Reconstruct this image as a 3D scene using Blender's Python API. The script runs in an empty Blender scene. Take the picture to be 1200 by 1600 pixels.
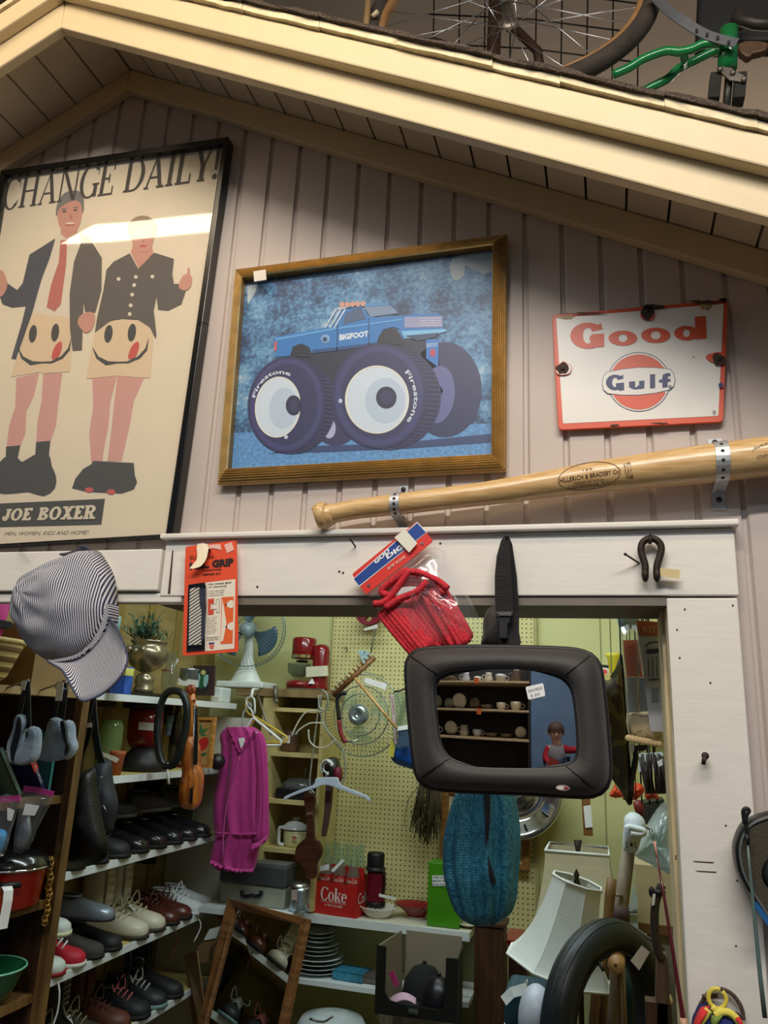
import bpy, math, random
from math import sin, cos, pi, radians
from mathutils import Vector as V, Matrix
random.seed(7)
SC = bpy.context.scene
COL = SC.collection

# ------------------------------------------------------------------ camera
F = 1208.0                                   # focal length in pixels of the 1200x1600 frame
CZ = 1.6                                     # eye height
_z = V((200, -4400, F)).normalized()         # world up seen from the camera
_x = -V((-4300, 136, F)).normalized()        # along the facade
_x = (_x - _z*_x.dot(_z)).normalized()
_y = _z.cross(_x)
def ray(px, py):
    c = V(((px-600)/F, (py-800)/F, 1)); return V((c.dot(_x), c.dot(_y), c.dot(_z)))
def at(px, py, y):                            # point of the plane y = const
    d = ray(px, py); t = y/d.y; return V((d.x*t, y, CZ+d.z*t))
def atx(px, py, x):
    d = ray(px, py); t = x/d.x; return V((x, d.y*t, CZ+d.z*t))
def atz(px, py, z):
    d = ray(px, py); t = (z-CZ)/d.z; return V((d.x*t, d.y*t, z))
def mp(px, py, y):                            # metres per pixel there
    return y/ray(px, py).y/F
cam = bpy.data.cameras.new('camera'); co = bpy.data.objects.new('camera', cam); COL.objects.link(co)
cam.sensor_fit = 'VERTICAL'; cam.sensor_height = 36.0; cam.lens = 36.0*F/1600.0
cam.clip_start = 0.01
R = Matrix(((_x.x, -_x.y, -_x.z), (_y.x, -_y.y, -_y.z), (_z.x, -_z.y, -_z.z)))
co.matrix_world = Matrix.Translation((0, 0, CZ)) @ R.to_4x4()
SC.camera = co

# ------------------------------------------------------------------ light
SC.view_settings.view_transform = 'Standard'; SC.view_settings.look = 'None'
SC.view_settings.gamma = 1; SC.view_settings.use_curve_mapping = False
SC.view_settings.exposure = 0.35
w = bpy.data.worlds.new('World'); SC.world = w; w.use_nodes = True
w.node_tree.nodes['Background'].inputs[0].default_value = (0.66, 0.82, 1, 1)
w.node_tree.nodes['Background'].inputs[1].default_value = 0.13
def area(name, loc, to, sx, sy, power, col):
    l = bpy.data.lights.new(name, 'AREA'); l.shape = 'RECTANGLE'; l.size = sx; l.size_y = sy
    l.energy = power; l.color = col
    o = bpy.data.objects.new(name, l); COL.objects.link(o); o.location = loc
    o.rotation_euler = (V(to)-V(loc)).to_track_quat('-Z', 'Y').to_euler()
    return o
area('warm_fluorescent', (-0.75, 0.40, 3.12), (-0.7, 0.75, 2.1), 2.3, 0.07, 9, (1, 0.80, 0.55))
area('cool_fluorescent', (0.2, -0.5, 3.35), (0.0, 0.9, 1.8), 2.0, 0.08, 33, (1.0, 0.94, 0.86))
area('aisle_fluorescent', (-0.4, -0.95, 3.2), (-0.3, -1.3, 1.2), 1.8, 0.15, 16, (0.75, 0.87, 1.0))
area('booth_fluorescent', (-0.45, 1.85, 2.50), (-0.5, 2.6, 0.9), 1.6, 0.14, 11.5, (0.84, 0.97, 1.0))
area('booth_back_fill', (-0.6, 2.65, 2.54), (-0.6, 2.9, 0.9), 1.3, 0.12, 5, (0.88, 1.0, 0.94))  # second booth lamp, added to keep the upper back wall bright
area('shop_ceiling_uplight', (0.2, 3.6, 3.7), (0.1, 2.6, 4.3), 2.4, 0.2, 9, (1, 0.9, 0.75))  # unseen uplight added behind the facade to brighten the shop ceiling

# ------------------------------------------------------------------ materials
def lin(c):
    return tuple(((v/255)/12.92 if v/255 <= .04045 else ((v/255+.055)/1.055)**2.4) for v in c)
MC = {}
def M(rgb, rough=.6, metal=0., var=.10, sc=18., bump=0., bsc=120., stretch=(1, 1, 1), coat=0., sheen=0., name=None, spec=.5, trans=0.):
    key = (rgb, rough, metal, var, sc, bump, bsc, stretch, coat, sheen, spec, trans)
    if key in MC: return MC[key]
    m = bpy.data.materials.new(name or 'paint'); m.use_nodes = True
    nt = m.node_tree; b = nt.nodes['Principled BSDF']; L = nt.links.new
    b.inputs['Roughness'].default_value = rough; b.inputs['Metallic'].default_value = metal
    b.inputs['Coat Weight'].default_value = coat; b.inputs['Sheen Weight'].default_value = sheen
    b.inputs['Specular IOR Level'].default_value = spec
    b.inputs['Transmission Weight'].default_value = trans
    tc = nt.nodes.new('ShaderNodeTexCoord'); mpg = nt.nodes.new('ShaderNodeMapping')
    mpg.inputs['Scale'].default_value = stretch; L(tc.outputs['Object'], mpg.inputs['Vector'])
    n = nt.nodes.new('ShaderNodeTexNoise'); n.inputs['Scale'].default_value = sc; n.inputs['Detail'].default_value = 4
    L(mpg.outputs[0], n.inputs['Vector'])
    r = nt.nodes.new('ShaderNodeValToRGB'); c = lin(rgb)
    r.color_ramp.elements[0].position = .3; r.color_ramp.elements[1].position = .7
    r.color_ramp.elements[0].color = tuple(max(0, v*(1-var)) for v in c)+(1,)
    r.color_ramp.elements[1].color = tuple(min(1, v*(1+var)) for v in c)+(1,)
    L(n.outputs['Fac'], r.inputs['Fac']); L(r.outputs['Color'], b.inputs['Base Color'])
    if bump:
        n2 = nt.nodes.new('ShaderNodeTexNoise'); n2.inputs['Scale'].default_value = bsc; n2.inputs['Detail'].default_value = 3
        L(mpg.outputs[0], n2.inputs['Vector'])
        bp = nt.nodes.new('ShaderNodeBump'); bp.inputs['Strength'].default_value = bump; bp.inputs['Distance'].default_value = .002
        L(n2.outputs['Fac'], bp.inputs['Height']); L(bp.outputs['Normal'], b.inputs['Normal'])
    MC[key] = m; return m
def glass(tint=(255, 255, 255), refl=.5, rough=.02, alpha=.0, name='clear_pane'):
    key = ('g', tint, refl, rough, alpha)
    if key in MC: return MC[key]
    m = bpy.data.materials.new(name); m.use_nodes = True; nt = m.node_tree; L = nt.links.new
    nt.nodes.clear(); out = nt.nodes.new('ShaderNodeOutputMaterial')
    tr = nt.nodes.new('ShaderNodeBsdfTransparent'); tr.inputs[0].default_value = lin(tint)+(1,)
    gl = nt.nodes.new('ShaderNodeBsdfGlossy'); gl.inputs['Roughness'].default_value = rough
    ge = nt.nodes.new('ShaderNodeNewGeometry'); dt = nt.nodes.new('ShaderNodeVectorMath'); dt.operation = 'DOT_PRODUCT'
    L(ge.outputs['Incoming'], dt.inputs[0]); L(ge.outputs['Normal'], dt.inputs[1])
    def mth(op, a, b_):
        q = nt.nodes.new('ShaderNodeMath'); q.operation = op
        for i, s in enumerate((a, b_)):
            if isinstance(s, (int, float)): q.inputs[i].default_value = s
            elif s is not None: L(s, q.inputs[i])
        return q.outputs[0]
    f0 = ((.3+refl*.5)/(2.3+refl*.5))**2          # Schlick reflectance of a thin clear sheet
    k5 = mth('POWER', mth('SUBTRACT', 1.0, mth('ABSOLUTE', dt.outputs['Value'], None)), 5.0)
    fr = mth('ADD', mth('MULTIPLY', k5, 1-f0), f0)
    mx = nt.nodes.new('ShaderNodeMixShader'); L(fr, mx.inputs[0]); L(tr.outputs[0], mx.inputs[1]); L(gl.outputs[0], mx.inputs[2])
    last = mx
    if alpha:
        df = nt.nodes.new('ShaderNodeBsdfDiffuse'); df.inputs[0].default_value = lin(tint)+(1,)
        m2 = nt.nodes.new('ShaderNodeMixShader'); m2.inputs[0].default_value = alpha
        L(mx.outputs[0], m2.inputs[1]); L(df.outputs[0], m2.inputs[2]); last = m2
    L(last.outputs[0], out.inputs[0]); MC[key] = m; return m
def stripes(c1, c2, scale, rough=.7, axis='X', rot=0., duty=.5, metal=0., bump=0., name='striped', coord='Object'):
    m = bpy.data.materials.new(name); m.use_nodes = True; nt = m.node_tree; L = nt.links.new
    b = nt.nodes['Principled BSDF']; b.inputs['Roughness'].default_value = rough; b.inputs['Metallic'].default_value = metal
    tc = nt.nodes.new('ShaderNodeTexCoord'); mg = nt.nodes.new('ShaderNodeMapping'); mg.inputs['Rotation'].default_value = (0, rot, 0)
    L(tc.outputs[coord], mg.inputs[0])
    wv = nt.nodes.new('ShaderNodeTexWave'); wv.inputs['Scale'].default_value = scale; wv.bands_direction = axis
    wv.inputs['Distortion'].default_value = 0
    L(mg.outputs[0], wv.inputs[0])
    r = nt.nodes.new('ShaderNodeValToRGB'); r.color_ramp.elements[0].position = max(0, duty-.08); r.color_ramp.elements[1].position = min(1, duty+.08)
    r.color_ramp.elements[0].color = lin(c1)+(1,); r.color_ramp.elements[1].color = lin(c2)+(1,)
    L(wv.outputs['Fac'], r.inputs[0]); L(r.outputs[0], b.inputs['Base Color'])
    if bump:
        bp = nt.nodes.new('ShaderNodeBump'); bp.inputs['Strength'].default_value = bump; bp.inputs['Distance'].default_value = .002
        L(wv.outputs['Fac'], bp.inputs['Height']); L(bp.outputs[0], b.inputs['Normal'])
    return m
def wood(rgb, dark, scale=6., stretch=(1, 1, 12), rough=.45, coat=0., name='wood'):
    key = ('w', rgb, dark, scale, stretch, rough, coat)
    if key in MC: return MC[key]
    m = bpy.data.materials.new(name); m.use_nodes = True; nt = m.node_tree; L = nt.links.new
    b = nt.nodes['Principled BSDF']; b.inputs['Roughness'].default_value = rough; b.inputs['Coat Weight'].default_value = coat
    b.inputs['Coat Roughness'].default_value = .15
    tc = nt.nodes.new('ShaderNodeTexCoord'); mg = nt.nodes.new('ShaderNodeMapping'); mg.inputs['Scale'].default_value = stretch
    L(tc.outputs['Object'], mg.inputs[0])
    n = nt.nodes.new('ShaderNodeTexNoise'); n.inputs['Scale'].default_value = scale; n.inputs['Detail'].default_value = 6; n.inputs['Distortion'].default_value = .6
    L(mg.outputs[0], n.inputs[0])
    r = nt.nodes.new('ShaderNodeValToRGB'); r.color_ramp.elements[0].position = .35; r.color_ramp.elements[1].position = .62
    r.color_ramp.elements[0].color = lin(dark)+(1,); r.color_ramp.elements[1].color = lin(rgb)+(1,)
    L(n.outputs['Fac'], r.inputs[0]); L(r.outputs[0], b.inputs['Base Color'])
    MC[key] = m; return m

# ------------------------------------------------------------------ geometry
ORG = {}
class G:
    def __init__(s): s.v = []; s.f = []; s.s = []; s.m = []; s.cur = 0
    def add(s, vs, fs, smooth=False):
        b = len(s.v); s.v += [V(v) for v in vs]
        for f in fs: s.f.append([i+b for i in f]); s.s.append(smooth); s.m.append(s.cur)
        return s
    def box(s, c, size, R=None):
        c = V(c); vs = []
        for dx in (-.5, .5):
            for dy in (-.5, .5):
                for dz in (-.5, .5):
                    d = V((dx*size[0], dy*size[1], dz*size[2])); vs.append(c+(R @ d if R else d))
        return s.add(vs, [(0, 1, 3, 2), (4, 6, 7, 5), (0, 4, 5, 1), (2, 3, 7, 6), (0, 2, 6, 4), (1, 5, 7, 3)])
    def bx(s, x0, x1, y0, y1, z0, z1):
        return s.box(((x0+x1)/2, (y0+y1)/2, (z0+z1)/2), (abs(x1-x0), abs(y1-y0), abs(z1-z0)))
    def prism(s, pts, off, smooth=False):
        n = len(pts); pts = [V(p) for p in pts]; off = V(off)
        return s.add(pts+[p+off for p in pts], [tuple(range(n)), tuple(range(2*n-1, n-1, -1))]+[(i, i+n, (i+1) % n+n, (i+1) % n) for i in range(n)], smooth)
    def flat(s, pts): return s.add(pts, [tuple(range(len(pts)))])
    def plate(s, px, y, th, dz=0):             # outline seen at pixel px, standing in plane y, th thick
        return s.prism([at(a, b, y) for a, b in px], (0, th, 0))
    def face(s, px, y): return s.flat([at(a, b, y) for a, b in px])
    def pillow(s, pts, off, bulge, n=4):       # closed outline, rounded cushion on both faces
        pts = [V(p) for p in pts]; off = V(off); c = sum(pts, V())/len(pts); N = len(pts); rings = []
        nn = off.normalized()
        for k in range(n+1):
            a = pi*k/n; sc_ = 1-bulge*(1-sin(a)); h = (1-cos(a))/2
            rings.append([c+(p-c)*sc_+off*h for p in pts])
        vs = [p for r in rings for p in r]; fs = []
        for k in range(n):
            for i in range(N): fs.append((k*N+i, k*N+(i+1) % N, (k+1)*N+(i+1) % N, (k+1)*N+i))
        fs.append(tuple(range(N-1, -1, -1))); fs.append(tuple(n*N+i for i in range(N)))
        return s.add(vs, fs, True)
    def tube(s, pts, r, n=8, closed=False):
        pts = [V(p) for p in pts]; N = len(pts)
        rr = r if isinstance(r, (list, tuple)) else [r]*N
        vs = []; prev = None
        for i, p in enumerate(pts):
            if closed: t = pts[(i+1) % N]-pts[i-1]
            else: t = pts[min(i+1, N-1)]-pts[max(i-1, 0)]
            t = t.normalized() if t.length > 1e-9 else V((0, 0, 1))
            if prev is None:
                a = V((0, 0, 1)) if abs(t.z) < .9 else V((1, 0, 0)); u = t.cross(a).normalized()
            else:
                u = prev-t*prev.dot(t); u = u.normalized() if u.length > 1e-6 else t.orthogonal().normalized()
            prev = u; w_ = t.cross(u)
            for k in range(n):
                a = 2*pi*k/n; vs.append(p+(u*cos(a)+w_*sin(a))*rr[i])
        fs = []
        for i in range(N if closed else N-1):
            j = (i+1) % N
            for k in range(n): fs.append((i*n+k, i*n+(k+1) % n, j*n+(k+1) % n, j*n+k))
        if not closed: fs += [tuple(range(n-1, -1, -1)), tuple((N-1)*n+k for k in range(n))]
        return s.add(vs, fs, True)
    def strap(s, pts, wd, th, side=None):       # flat band along pts, width direction side
        pts = [V(p) for p in pts]; N = len(pts); vs = []
        side = V(side or (1, 0, 0)).normalized()
        ww = wd if isinstance(wd, (list, tuple)) else [wd]*N
        for i, p in enumerate(pts):
            t = (pts[min(i+1, N-1)]-pts[max(i-1, 0)]).normalized(); sd = (side-t*side.dot(t)).normalized(); nn = t.cross(sd)
            for a, b in ((-1, -1), (1, -1), (1, 1), (-1, 1)): vs.append(p+sd*a*ww[i]/2+nn*b*th/2)
        fs = []
        for i in range(N-1):
            for k in range(4): fs.append((i*4+k, i*4+(k+1) % 4, i*4+4+(k+1) % 4, i*4+4+k))
        fs += [(3, 2, 1, 0), tuple((N-1)*4+k for k in range(4))]
        return s.add(vs, fs)
    def lathe(s, prof, c, n=28, R=None, sx=1., sy=1., arc=2*pi):
        c = V(c); vs = []; m = len(prof); cl = arc > 6.28; cnt = n if cl else n+1
        for k in range(cnt):
            a = arc*k/n
            for r, h in prof:
                d = V((r*cos(a)*sx, r*sin(a)*sy, h)); vs.append(c+(R @ d if R else d))
        fs = []
        for k in range(n):
            j = (k+1) % cnt
            for i in range(m-1): fs.append((k*m+i, j*m+i, j*m+i+1, k*m+i+1))
        return s.add(vs, fs, True)
    def ell(s, c, r, R=None, n=16, e=1.):
        prof = []; h = n//2
        c = V(c); vs = []; fs = []
        for i in range(h+1):
            t = -pi/2+pi*i/h
            for k in range(n):
                a = 2*pi*k/n
                d = V((r[0]*cos(t)*cos(a), r[1]*cos(t)*sin(a), r[2]*sin(t))); vs.append(c+(R @ d if R else d))
        for i in range(h):
            for k in range(n): fs.append((i*n+k, i*n+(k+1) % n, (i+1)*n+(k+1) % n, (i+1)*n+k))
        return s.add(vs, fs, True)
    def torus(s, c, R_, r, M3=None, n=40, m=10, ry=None, el=1.):
        c = V(c); vs = []; ry = ry or r
        for i in range(n):
            a = 2*pi*i/n
            for k in range(m):
                b = 2*pi*k/m; d = V(((R_+r*cos(b))*cos(a), (R_+r*cos(b))*sin(a)*el, ry*sin(b))); vs.append(c+(M3 @ d if M3 else d))
        fs = [(i*m+k, ((i+1) % n)*m+k, ((i+1) % n)*m+(k+1) % m, i*m+(k+1) % m) for i in range(n) for k in range(m)]
        return s.add(vs, fs, True)
    def grid(s, fn, nu, nv, smooth=True, cu=False):
        vs = [fn(i/nu, j/nv) for i in range(nu+1) for j in range(nv+1)]; fs = []
        for i in range(nu):
            for j in range(nv): fs.append((i*(nv+1)+j, (i+1)*(nv+1)+j, (i+1)*(nv+1)+j+1, i*(nv+1)+j+1))
        return s.add(vs, fs, smooth)
    def skin(s, rings, smooth=True, caps=True):
        n = len(rings[0]); vs = [p for r in rings for p in r]; fs = []
        for i in range(len(rings)-1):
            for k in range(n): fs.append((i*n+k, i*n+(k+1) % n, (i+1)*n+(k+1) % n, (i+1)*n+k))
        if caps: fs += [tuple(range(n-1, -1, -1)), tuple((len(rings)-1)*n+k for k in range(n))]
        return s.add(vs, fs, smooth)
    def mk(s, name, mat, parent=None, solid=0, bevel=0, sub=0, recalc=True):
        me = bpy.data.meshes.new(name)
        if parent is not None: org = ORG[parent.name]
        else:
            lo = V([min(v[i] for v in s.v) for i in range(3)]); hi = V([max(v[i] for v in s.v) for i in range(3)])
            org = V(((lo.x+hi.x)/2, (lo.y+hi.y)/2, lo.z))
        me.from_pydata([tuple(v-org) for v in s.v], [], s.f)
        for p, sm, mi in zip(me.polygons, s.s, s.m): p.use_smooth = sm; p.material_index = mi
        mats = mat if isinstance(mat, (list, tuple)) else [mat]
        for m in mats: me.materials.append(m)
        if recalc:
            import bmesh
            bm = bmesh.new(); bm.from_mesh(me); bmesh.ops.recalc_face_normals(bm, faces=bm.faces); bm.to_mesh(me); bm.free()
        o = bpy.data.objects.new(name, me); COL.objects.link(o)
        if parent is not None: o.parent = parent; ORG[o.name] = org
        else: o.location = org; ORG[o.name] = org
        if solid:
            md = o.modifiers.new('thick', 'SOLIDIFY'); md.thickness = solid; md.offset = 0
        if bevel:
            md = o.modifiers.new('bevel', 'BEVEL'); md.width = bevel; md.segments = 2; md.limit_method = 'ANGLE'; md.angle_limit = radians(40)
        if sub:
            md = o.modifiers.new('sub', 'SUBSURF'); md.levels = sub; md.render_levels = sub
        return o
def tag(o, label, cat, group=None, kind=None):
    o['label'] = label; o['category'] = cat
    if group: o['group'] = group
    if kind: o['kind'] = kind
    return o
def thing(name, label, cat, loc, group=None):
    o = bpy.data.objects.new(name, None); COL.objects.link(o); o.location = loc; o.empty_display_size = .02
    ORG[o.name] = V(loc); return tag(o, label, cat, group)
def struct(name, g, mat, **k):
    o = g.mk(name, mat, **k); o['kind'] = 'structure'; return o
def cv(x0, y0, s):                              # crop coordinates to frame pixels
    return lambda *pts: [(x0+a/s, y0+b/s) for a, b in pts]
def arcpx(cx, cy, rx, ry, a0=0, a1=360, n=28, rot=0):
    out = []; c, s_ = cos(radians(rot)), sin(radians(rot))
    for i in range(n+(0 if abs(a1-a0) >= 360 else 1)):
        a = radians(a0+(a1-a0)*i/n); x, y = rx*cos(a), ry*sin(a)
        out.append((cx+x*c-y*s_, cy+x*s_+y*c))
    return out
def smoothpx(pts, n=4, closed=True):            # Catmull-Rom through pixel points (2D or 3D)
    out = []; N = len(pts)
    rng = range(N) if closed else range(N-1)
    for i in rng:
        if closed: p = [pts[(i+k) % N] for k in (-1, 0, 1, 2)]
        else: p = [pts[max(0, min(N-1, i+k))] for k in (-1, 0, 1, 2)]
        for k in range(n):
            t = k/n
            out.append(tuple(.5*(2*b+(c-a)*t+(2*a-5*b+4*c-d)*t*t+(3*b-a-3*c+d)*t**3) for a, b, c, d in zip(*p)))
    if not closed: out.append(tuple(pts[-1]))
    return out
def quad(p00, p10, p11, p01, y):                # px corners (bottom-left, bottom-right, top-right, top-left)
    a, b, c, d = [at(*p, y) for p in (p00, p10, p11, p01)]
    def fr(u, v, o=0.):
        return (a*(1-u)+b*u)*(1-v)+(d*(1-u)+c*u)*v+V((0, -o, 0))
    return fr
def txt(s, fr, box, mat, parent, name='lettering', shear=0., bold=0., fit=True, res=2):
    cu = bpy.data.curves.new('t', 'FONT'); cu.body = s; cu.shear = shear; cu.offset = bold; cu.resolution_u = res
    ob = bpy.data.objects.new('t', cu); COL.objects.link(ob)
    dg = bpy.context.evaluated_depsgraph_get(); me = bpy.data.meshes.new_from_object(ob.evaluated_get(dg))
    vs = [v.co.copy() for v in me.vertices]; fs = [tuple(p.vertices) for p in me.polygons]
    bpy.data.objects.remove(ob); bpy.data.curves.remove(cu); bpy.data.meshes.remove(me)
    x0 = min(v.x for v in vs); x1 = max(v.x for v in vs); y0 = min(v.y for v in vs); y1 = max(v.y for v in vs)
    g = G(); u0, u1, v0, v1 = box
    g.add([fr(u0+(u1-u0)*(v.x-x0)/(x1-x0), v0+(v1-v0)*(v.y-y0)/max(1e-6, y1-y0)) for v in vs], fs)
    return g.mk(name, mat, parent, recalc=False) if parent is not False else g
# --- drawn alphabet: serif and slab letters as polygons in a unit-height box
def ring(cx, cy, rx, ry, tx, ty, a0=0, a1=360, n=20):
    o = [(cx+rx*cos(radians(a0+(a1-a0)*i/n)), cy+ry*sin(radians(a0+(a1-a0)*i/n))) for i in range(n+1)]
    i_ = [(cx+(rx-tx)*cos(radians(a0+(a1-a0)*i/n)), cy+(ry-ty)*sin(radians(a0+(a1-a0)*i/n))) for i in range(n+1)]
    return [[o[k], o[k+1], i_[k+1], i_[k]] for k in range(n)]
def rc(x0, y0, x1, y1): return [[(x0, y0), (x1, y0), (x1, y1), (x0, y1)]]
def glyph(ch, T, t, sl):
    s = sl; W = {'C': .72, 'H': .82, 'A': .8, 'N': .86, 'G': .8, 'E': .62, 'D': .8, 'I': .34, 'L': .6, 'Y': .76, '!': .2, 'J': .5, 'O': .8, 'B': .7, 'X': .78, 'R': .78, 'o': .6, 'k': .66, 'e': .56, 'd': .7, ' ': .35}[ch]
    def sf(x, y, w_=None): w_ = w_ or T; return rc(x-w_/2-s, y, x+w_/2+s, y+t)
    P = []
    if ch == 'I': P = rc(W/2-T/2, 0, W/2+T/2, 1)+sf(W/2, 0)+sf(W/2, 1-t)
    elif ch == 'H':
        for x in (s+T/2, W-s-T/2): P += rc(x-T/2, 0, x+T/2, 1)+sf(x, 0)+sf(x, 1-t)
        P += rc(s+T, .47, W-s-T, .47+t)
    elif ch == 'A':
        P = [[(s, t), (s+t*1.3, t), (W/2+t*.3, 1), (W/2-t*.3, 1)], [(W-s-T, t), (W-s, t), (W/2+T*.35, 1), (W/2-T*.65, 1)]]
        P += rc(W*.25, .3, W*.72, .3+t)+rc(0, 0, 2*s+t, t)+rc(W-T-2*s, 0, W+s*.3, t)
    elif ch == 'N':
        P = rc(s, 0, s+t*1.4, 1)+rc(W-s-t*1.4, 0, W-s, 1)+[[(s, 1), (s+T, 1), (W-s, 0), (W-s-T, 0)]]+rc(0, 0, 2*s+t*1.4, t)+rc(0, 1-t, s+t, 1)+rc(W-2*s-t*1.4, 1-t, W, 1)
    elif ch in 'CG':
        P = ring(W*.55, .5, W*.55, .52, T, t, 42, 318)+[[(W*.55+.42*W-.01, .68), (W*.98, .68), (W*.98, 1.0), (W*.93, .95)]]
        if ch == 'C': P += [[(W*.93, .12), (W*.98, .25), (W*.94, .27), (W*.80, .1)]]
        if ch == 'G': P += rc(W-T-.02, .02, W-.02, .42)+rc(W-T-.02-s, .42-t, W-.02+s, .42)
    elif ch == 'D': P = rc(s, 0, s+T, 1)+ring(W*.45, .5, W*.55, .5, T, t, -90, 90)+rc(0, 0, W*.46, t)+rc(0, 1-t, W*.46, 1)
    elif ch == 'E': P = rc(s, 0, s+T, 1)+rc(0, 0, W, t)+rc(0, 1-t, W*.96, 1)+rc(s, .48, W*.7, .48+t)+rc(W-t, 0, W, .26)+rc(W*.96-t, .76, W*.96, 1)+rc(W*.7-t, .38, W*.7, .64)
    elif ch == 'L': P = rc(s, 0, s+T, 1)+rc(0, 0, W, t)+sf(s+T/2, 1-t)+rc(W-t, 0, W, .28)
    elif ch == 'Y': P = rc(W/2-T/2, 0, W/2+T/2, .48)+[[(s, 1), (s+T, 1), (W/2+T/2, .45), (W/2-T/2, .45)], [(W-s-t, 1), (W-s, 1), (W/2+T/2, .45), (W/2+T/2-t*1.2, .45)]]+sf(W/2, 0)+rc(0, 1-t, 2*s+T, 1)+rc(W-2*s-t, 1-t, W, 1)
    elif ch == '!': P = [[(W/2-T*.25, .28), (W/2+T*.25, .28), (W/2+T*.6, 1), (W/2-T*.6, 1)]]+[[(W/2+T*.6*cos(a), .08+.08*sin(a)) for a in [2*pi*k/14 for k in range(14)]]]
    elif ch == 'J': P = rc(W-s-T, .25, W-s, 1)+sf(W-s-T/2, 1-t)+ring(W*.42, .27, W-s-W*.42, .29, T*.9, t*1.2, 180, 360)+rc(0, .25, T*.9, .38)
    elif ch == 'O': P = ring(W/2, .5, W/2, .52, T, t)
    elif ch == 'B': P = rc(s, 0, s+T, 1)+rc(0, 0, W*.5, t)+rc(0, 1-t, W*.5, 1)+rc(s, .48, W*.5, .48+t)+ring(W*.48, .26, W*.52, .27, T, t, -90, 90)+ring(W*.46, .76, W*.46, .25, T, t, -90, 90)
    elif ch == 'R': P = rc(s, 0, s+T, 1)+sf(s+T/2, 0)+rc(0, 1-t, W*.5, 1)+rc(s, .42, W*.5, .42+t)+ring(W*.46, .71, W*.46, .3, T, t, -90, 90)+[[(W*.4, .45), (W*.4+T, .45), (W-s, 0), (W-s-T, 0)]]+rc(W-T-2*s, 0, W, t)
    elif ch == 'X': P = [[(s, 1), (s+T, 1), (W-s, 0), (W-s-T, 0)], [(W-s-t*1.5, 1), (W-s, 1), (s+t*1.5, 0), (s, 0)]]+rc(0, 0, 2*s+T*.8, t)+rc(W-T-2*s, 0, W, t)+rc(0, 1-t, 2*s+T, 1)+rc(W-2*s-T*.8, 1-t, W, 1)
    elif ch == 'o': P = ring(W/2, .33, W/2, .35, T, t)
    elif ch == 'e': P = ring(W/2, .33, W/2, .35, T, t, 0, 320)+rc(T*.6, .33, W-.02, .33+t)
    elif ch == 'd': P = ring(W*.44, .33, W*.44, .35, T, t)+rc(W-T, 0, W, 1)+rc(W-T-s, 1-t, W, 1)+rc(W-T, 0, W+s, t)
    elif ch == 'k': P = rc(s, 0, s+T, 1)+sf(s+T/2, 0)+rc(0, 1-t, s+T, 1)+[[(s+T, .3), (W-s-t, .66), (W-s+t*.4, .66), (s+T, .22)], [(W*.42, .36), (W*.42+T*.7, .42), (W-s*.5, 0), (W-s*.5-T, 0)]]+rc(W*.62-s, .62, W, .62+t)+rc(W-T-2*s, 0, W+s*.4, t)
    return P, W
def word(s, fr, box, mat, parent, T=.17, t=.05, sl=.06, gap=.1, shear=0., name='lettering', o=0.):
    polys = []; x = 0
    for ch in s:
        P, W = glyph(ch, T, t, sl)
        polys += [[(x+a+shear*b, b) for a, b in p] for p in P]; x += W+gap
    xs = [a for p in polys for a, b in p]; ys = [b for p in polys for a, b in p]
    x0, x1, y0, y1 = min(xs), max(xs), min(ys), max(ys); u0, u1, v0, v1 = box; g = G()
    for p in polys:
        o += .000012; g.flat([fr(u0+(u1-u0)*(a-x0)/(x1-x0), v0+(v1-v0)*(b-y0)/(y1-y0))+V((0, -o, 0)) for a, b in p])
    return g.mk(name, mat, parent, recalc=False)

# common materials
WHITE = M((233, 228, 218), .55, var=.03, bump=.12, bsc=45, stretch=(1, 1, 4), name='white_gloss_paint')
CREAM = M((212, 192, 152), .5, var=.03, bump=.25, bsc=40, name='cream_paint')
GREIGE = M((196, 182, 173), .6, var=.03, sc=5, bump=.1, name='greige_paint')
BLACK = M((18, 18, 20), .45, var=.2, name='black_plastic')
PAPER = M((236, 232, 220), .7, var=.03, name='paper')
INK = M((30, 28, 28), .8, var=.05, name='ink')
STEEL = M((190, 192, 195), .28, 1., var=.08, name='steel')
CHROME = M((225, 228, 232), .08, 1., var=.02, name='chrome')
DARKIRON = M((58, 48, 42), .6, .6, var=.3, bump=.5, name='rusty_iron')
SHELFW = M((232, 238, 238), .5, var=.05, name='shelf_white')
TAGW = M((240, 242, 240), .7, var=.04, name='tag_white')
CLEAR = glass()
BAGPLASTIC = glass((250, 252, 255), .45, .12, .05, 'bag_plastic')
TAN = M((200, 180, 108), .7, var=.1, sc=9, name='tan_paint')
OLIVE = wood((164, 144, 92), (144, 124, 76), 4, (1, 1, 6), .7, name='olive_panel')
PINE = wood((176, 130, 76), (138, 94, 50), 8, (10, 1, 1), .55, name='pine')
DKWOOD = wood((78, 50, 32), (46, 28, 18), 6, (8, 8, 1), .5, name='dark_wood')
BLKLEATHER = M((9, 9, 10), .42, var=.3, bump=.4, bsc=200, name='black_leather')
BLKCLOTH = M((24, 24, 28), .9, var=.25, bump=.5, bsc=400, name='black_cloth')
# ================================================================== THE SETTING
RX, M_ = -.98, .51                              # ridge position and roof slope
def rk(x, z): return z-M_*abs(x-RX)
WY = 1.2
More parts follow.
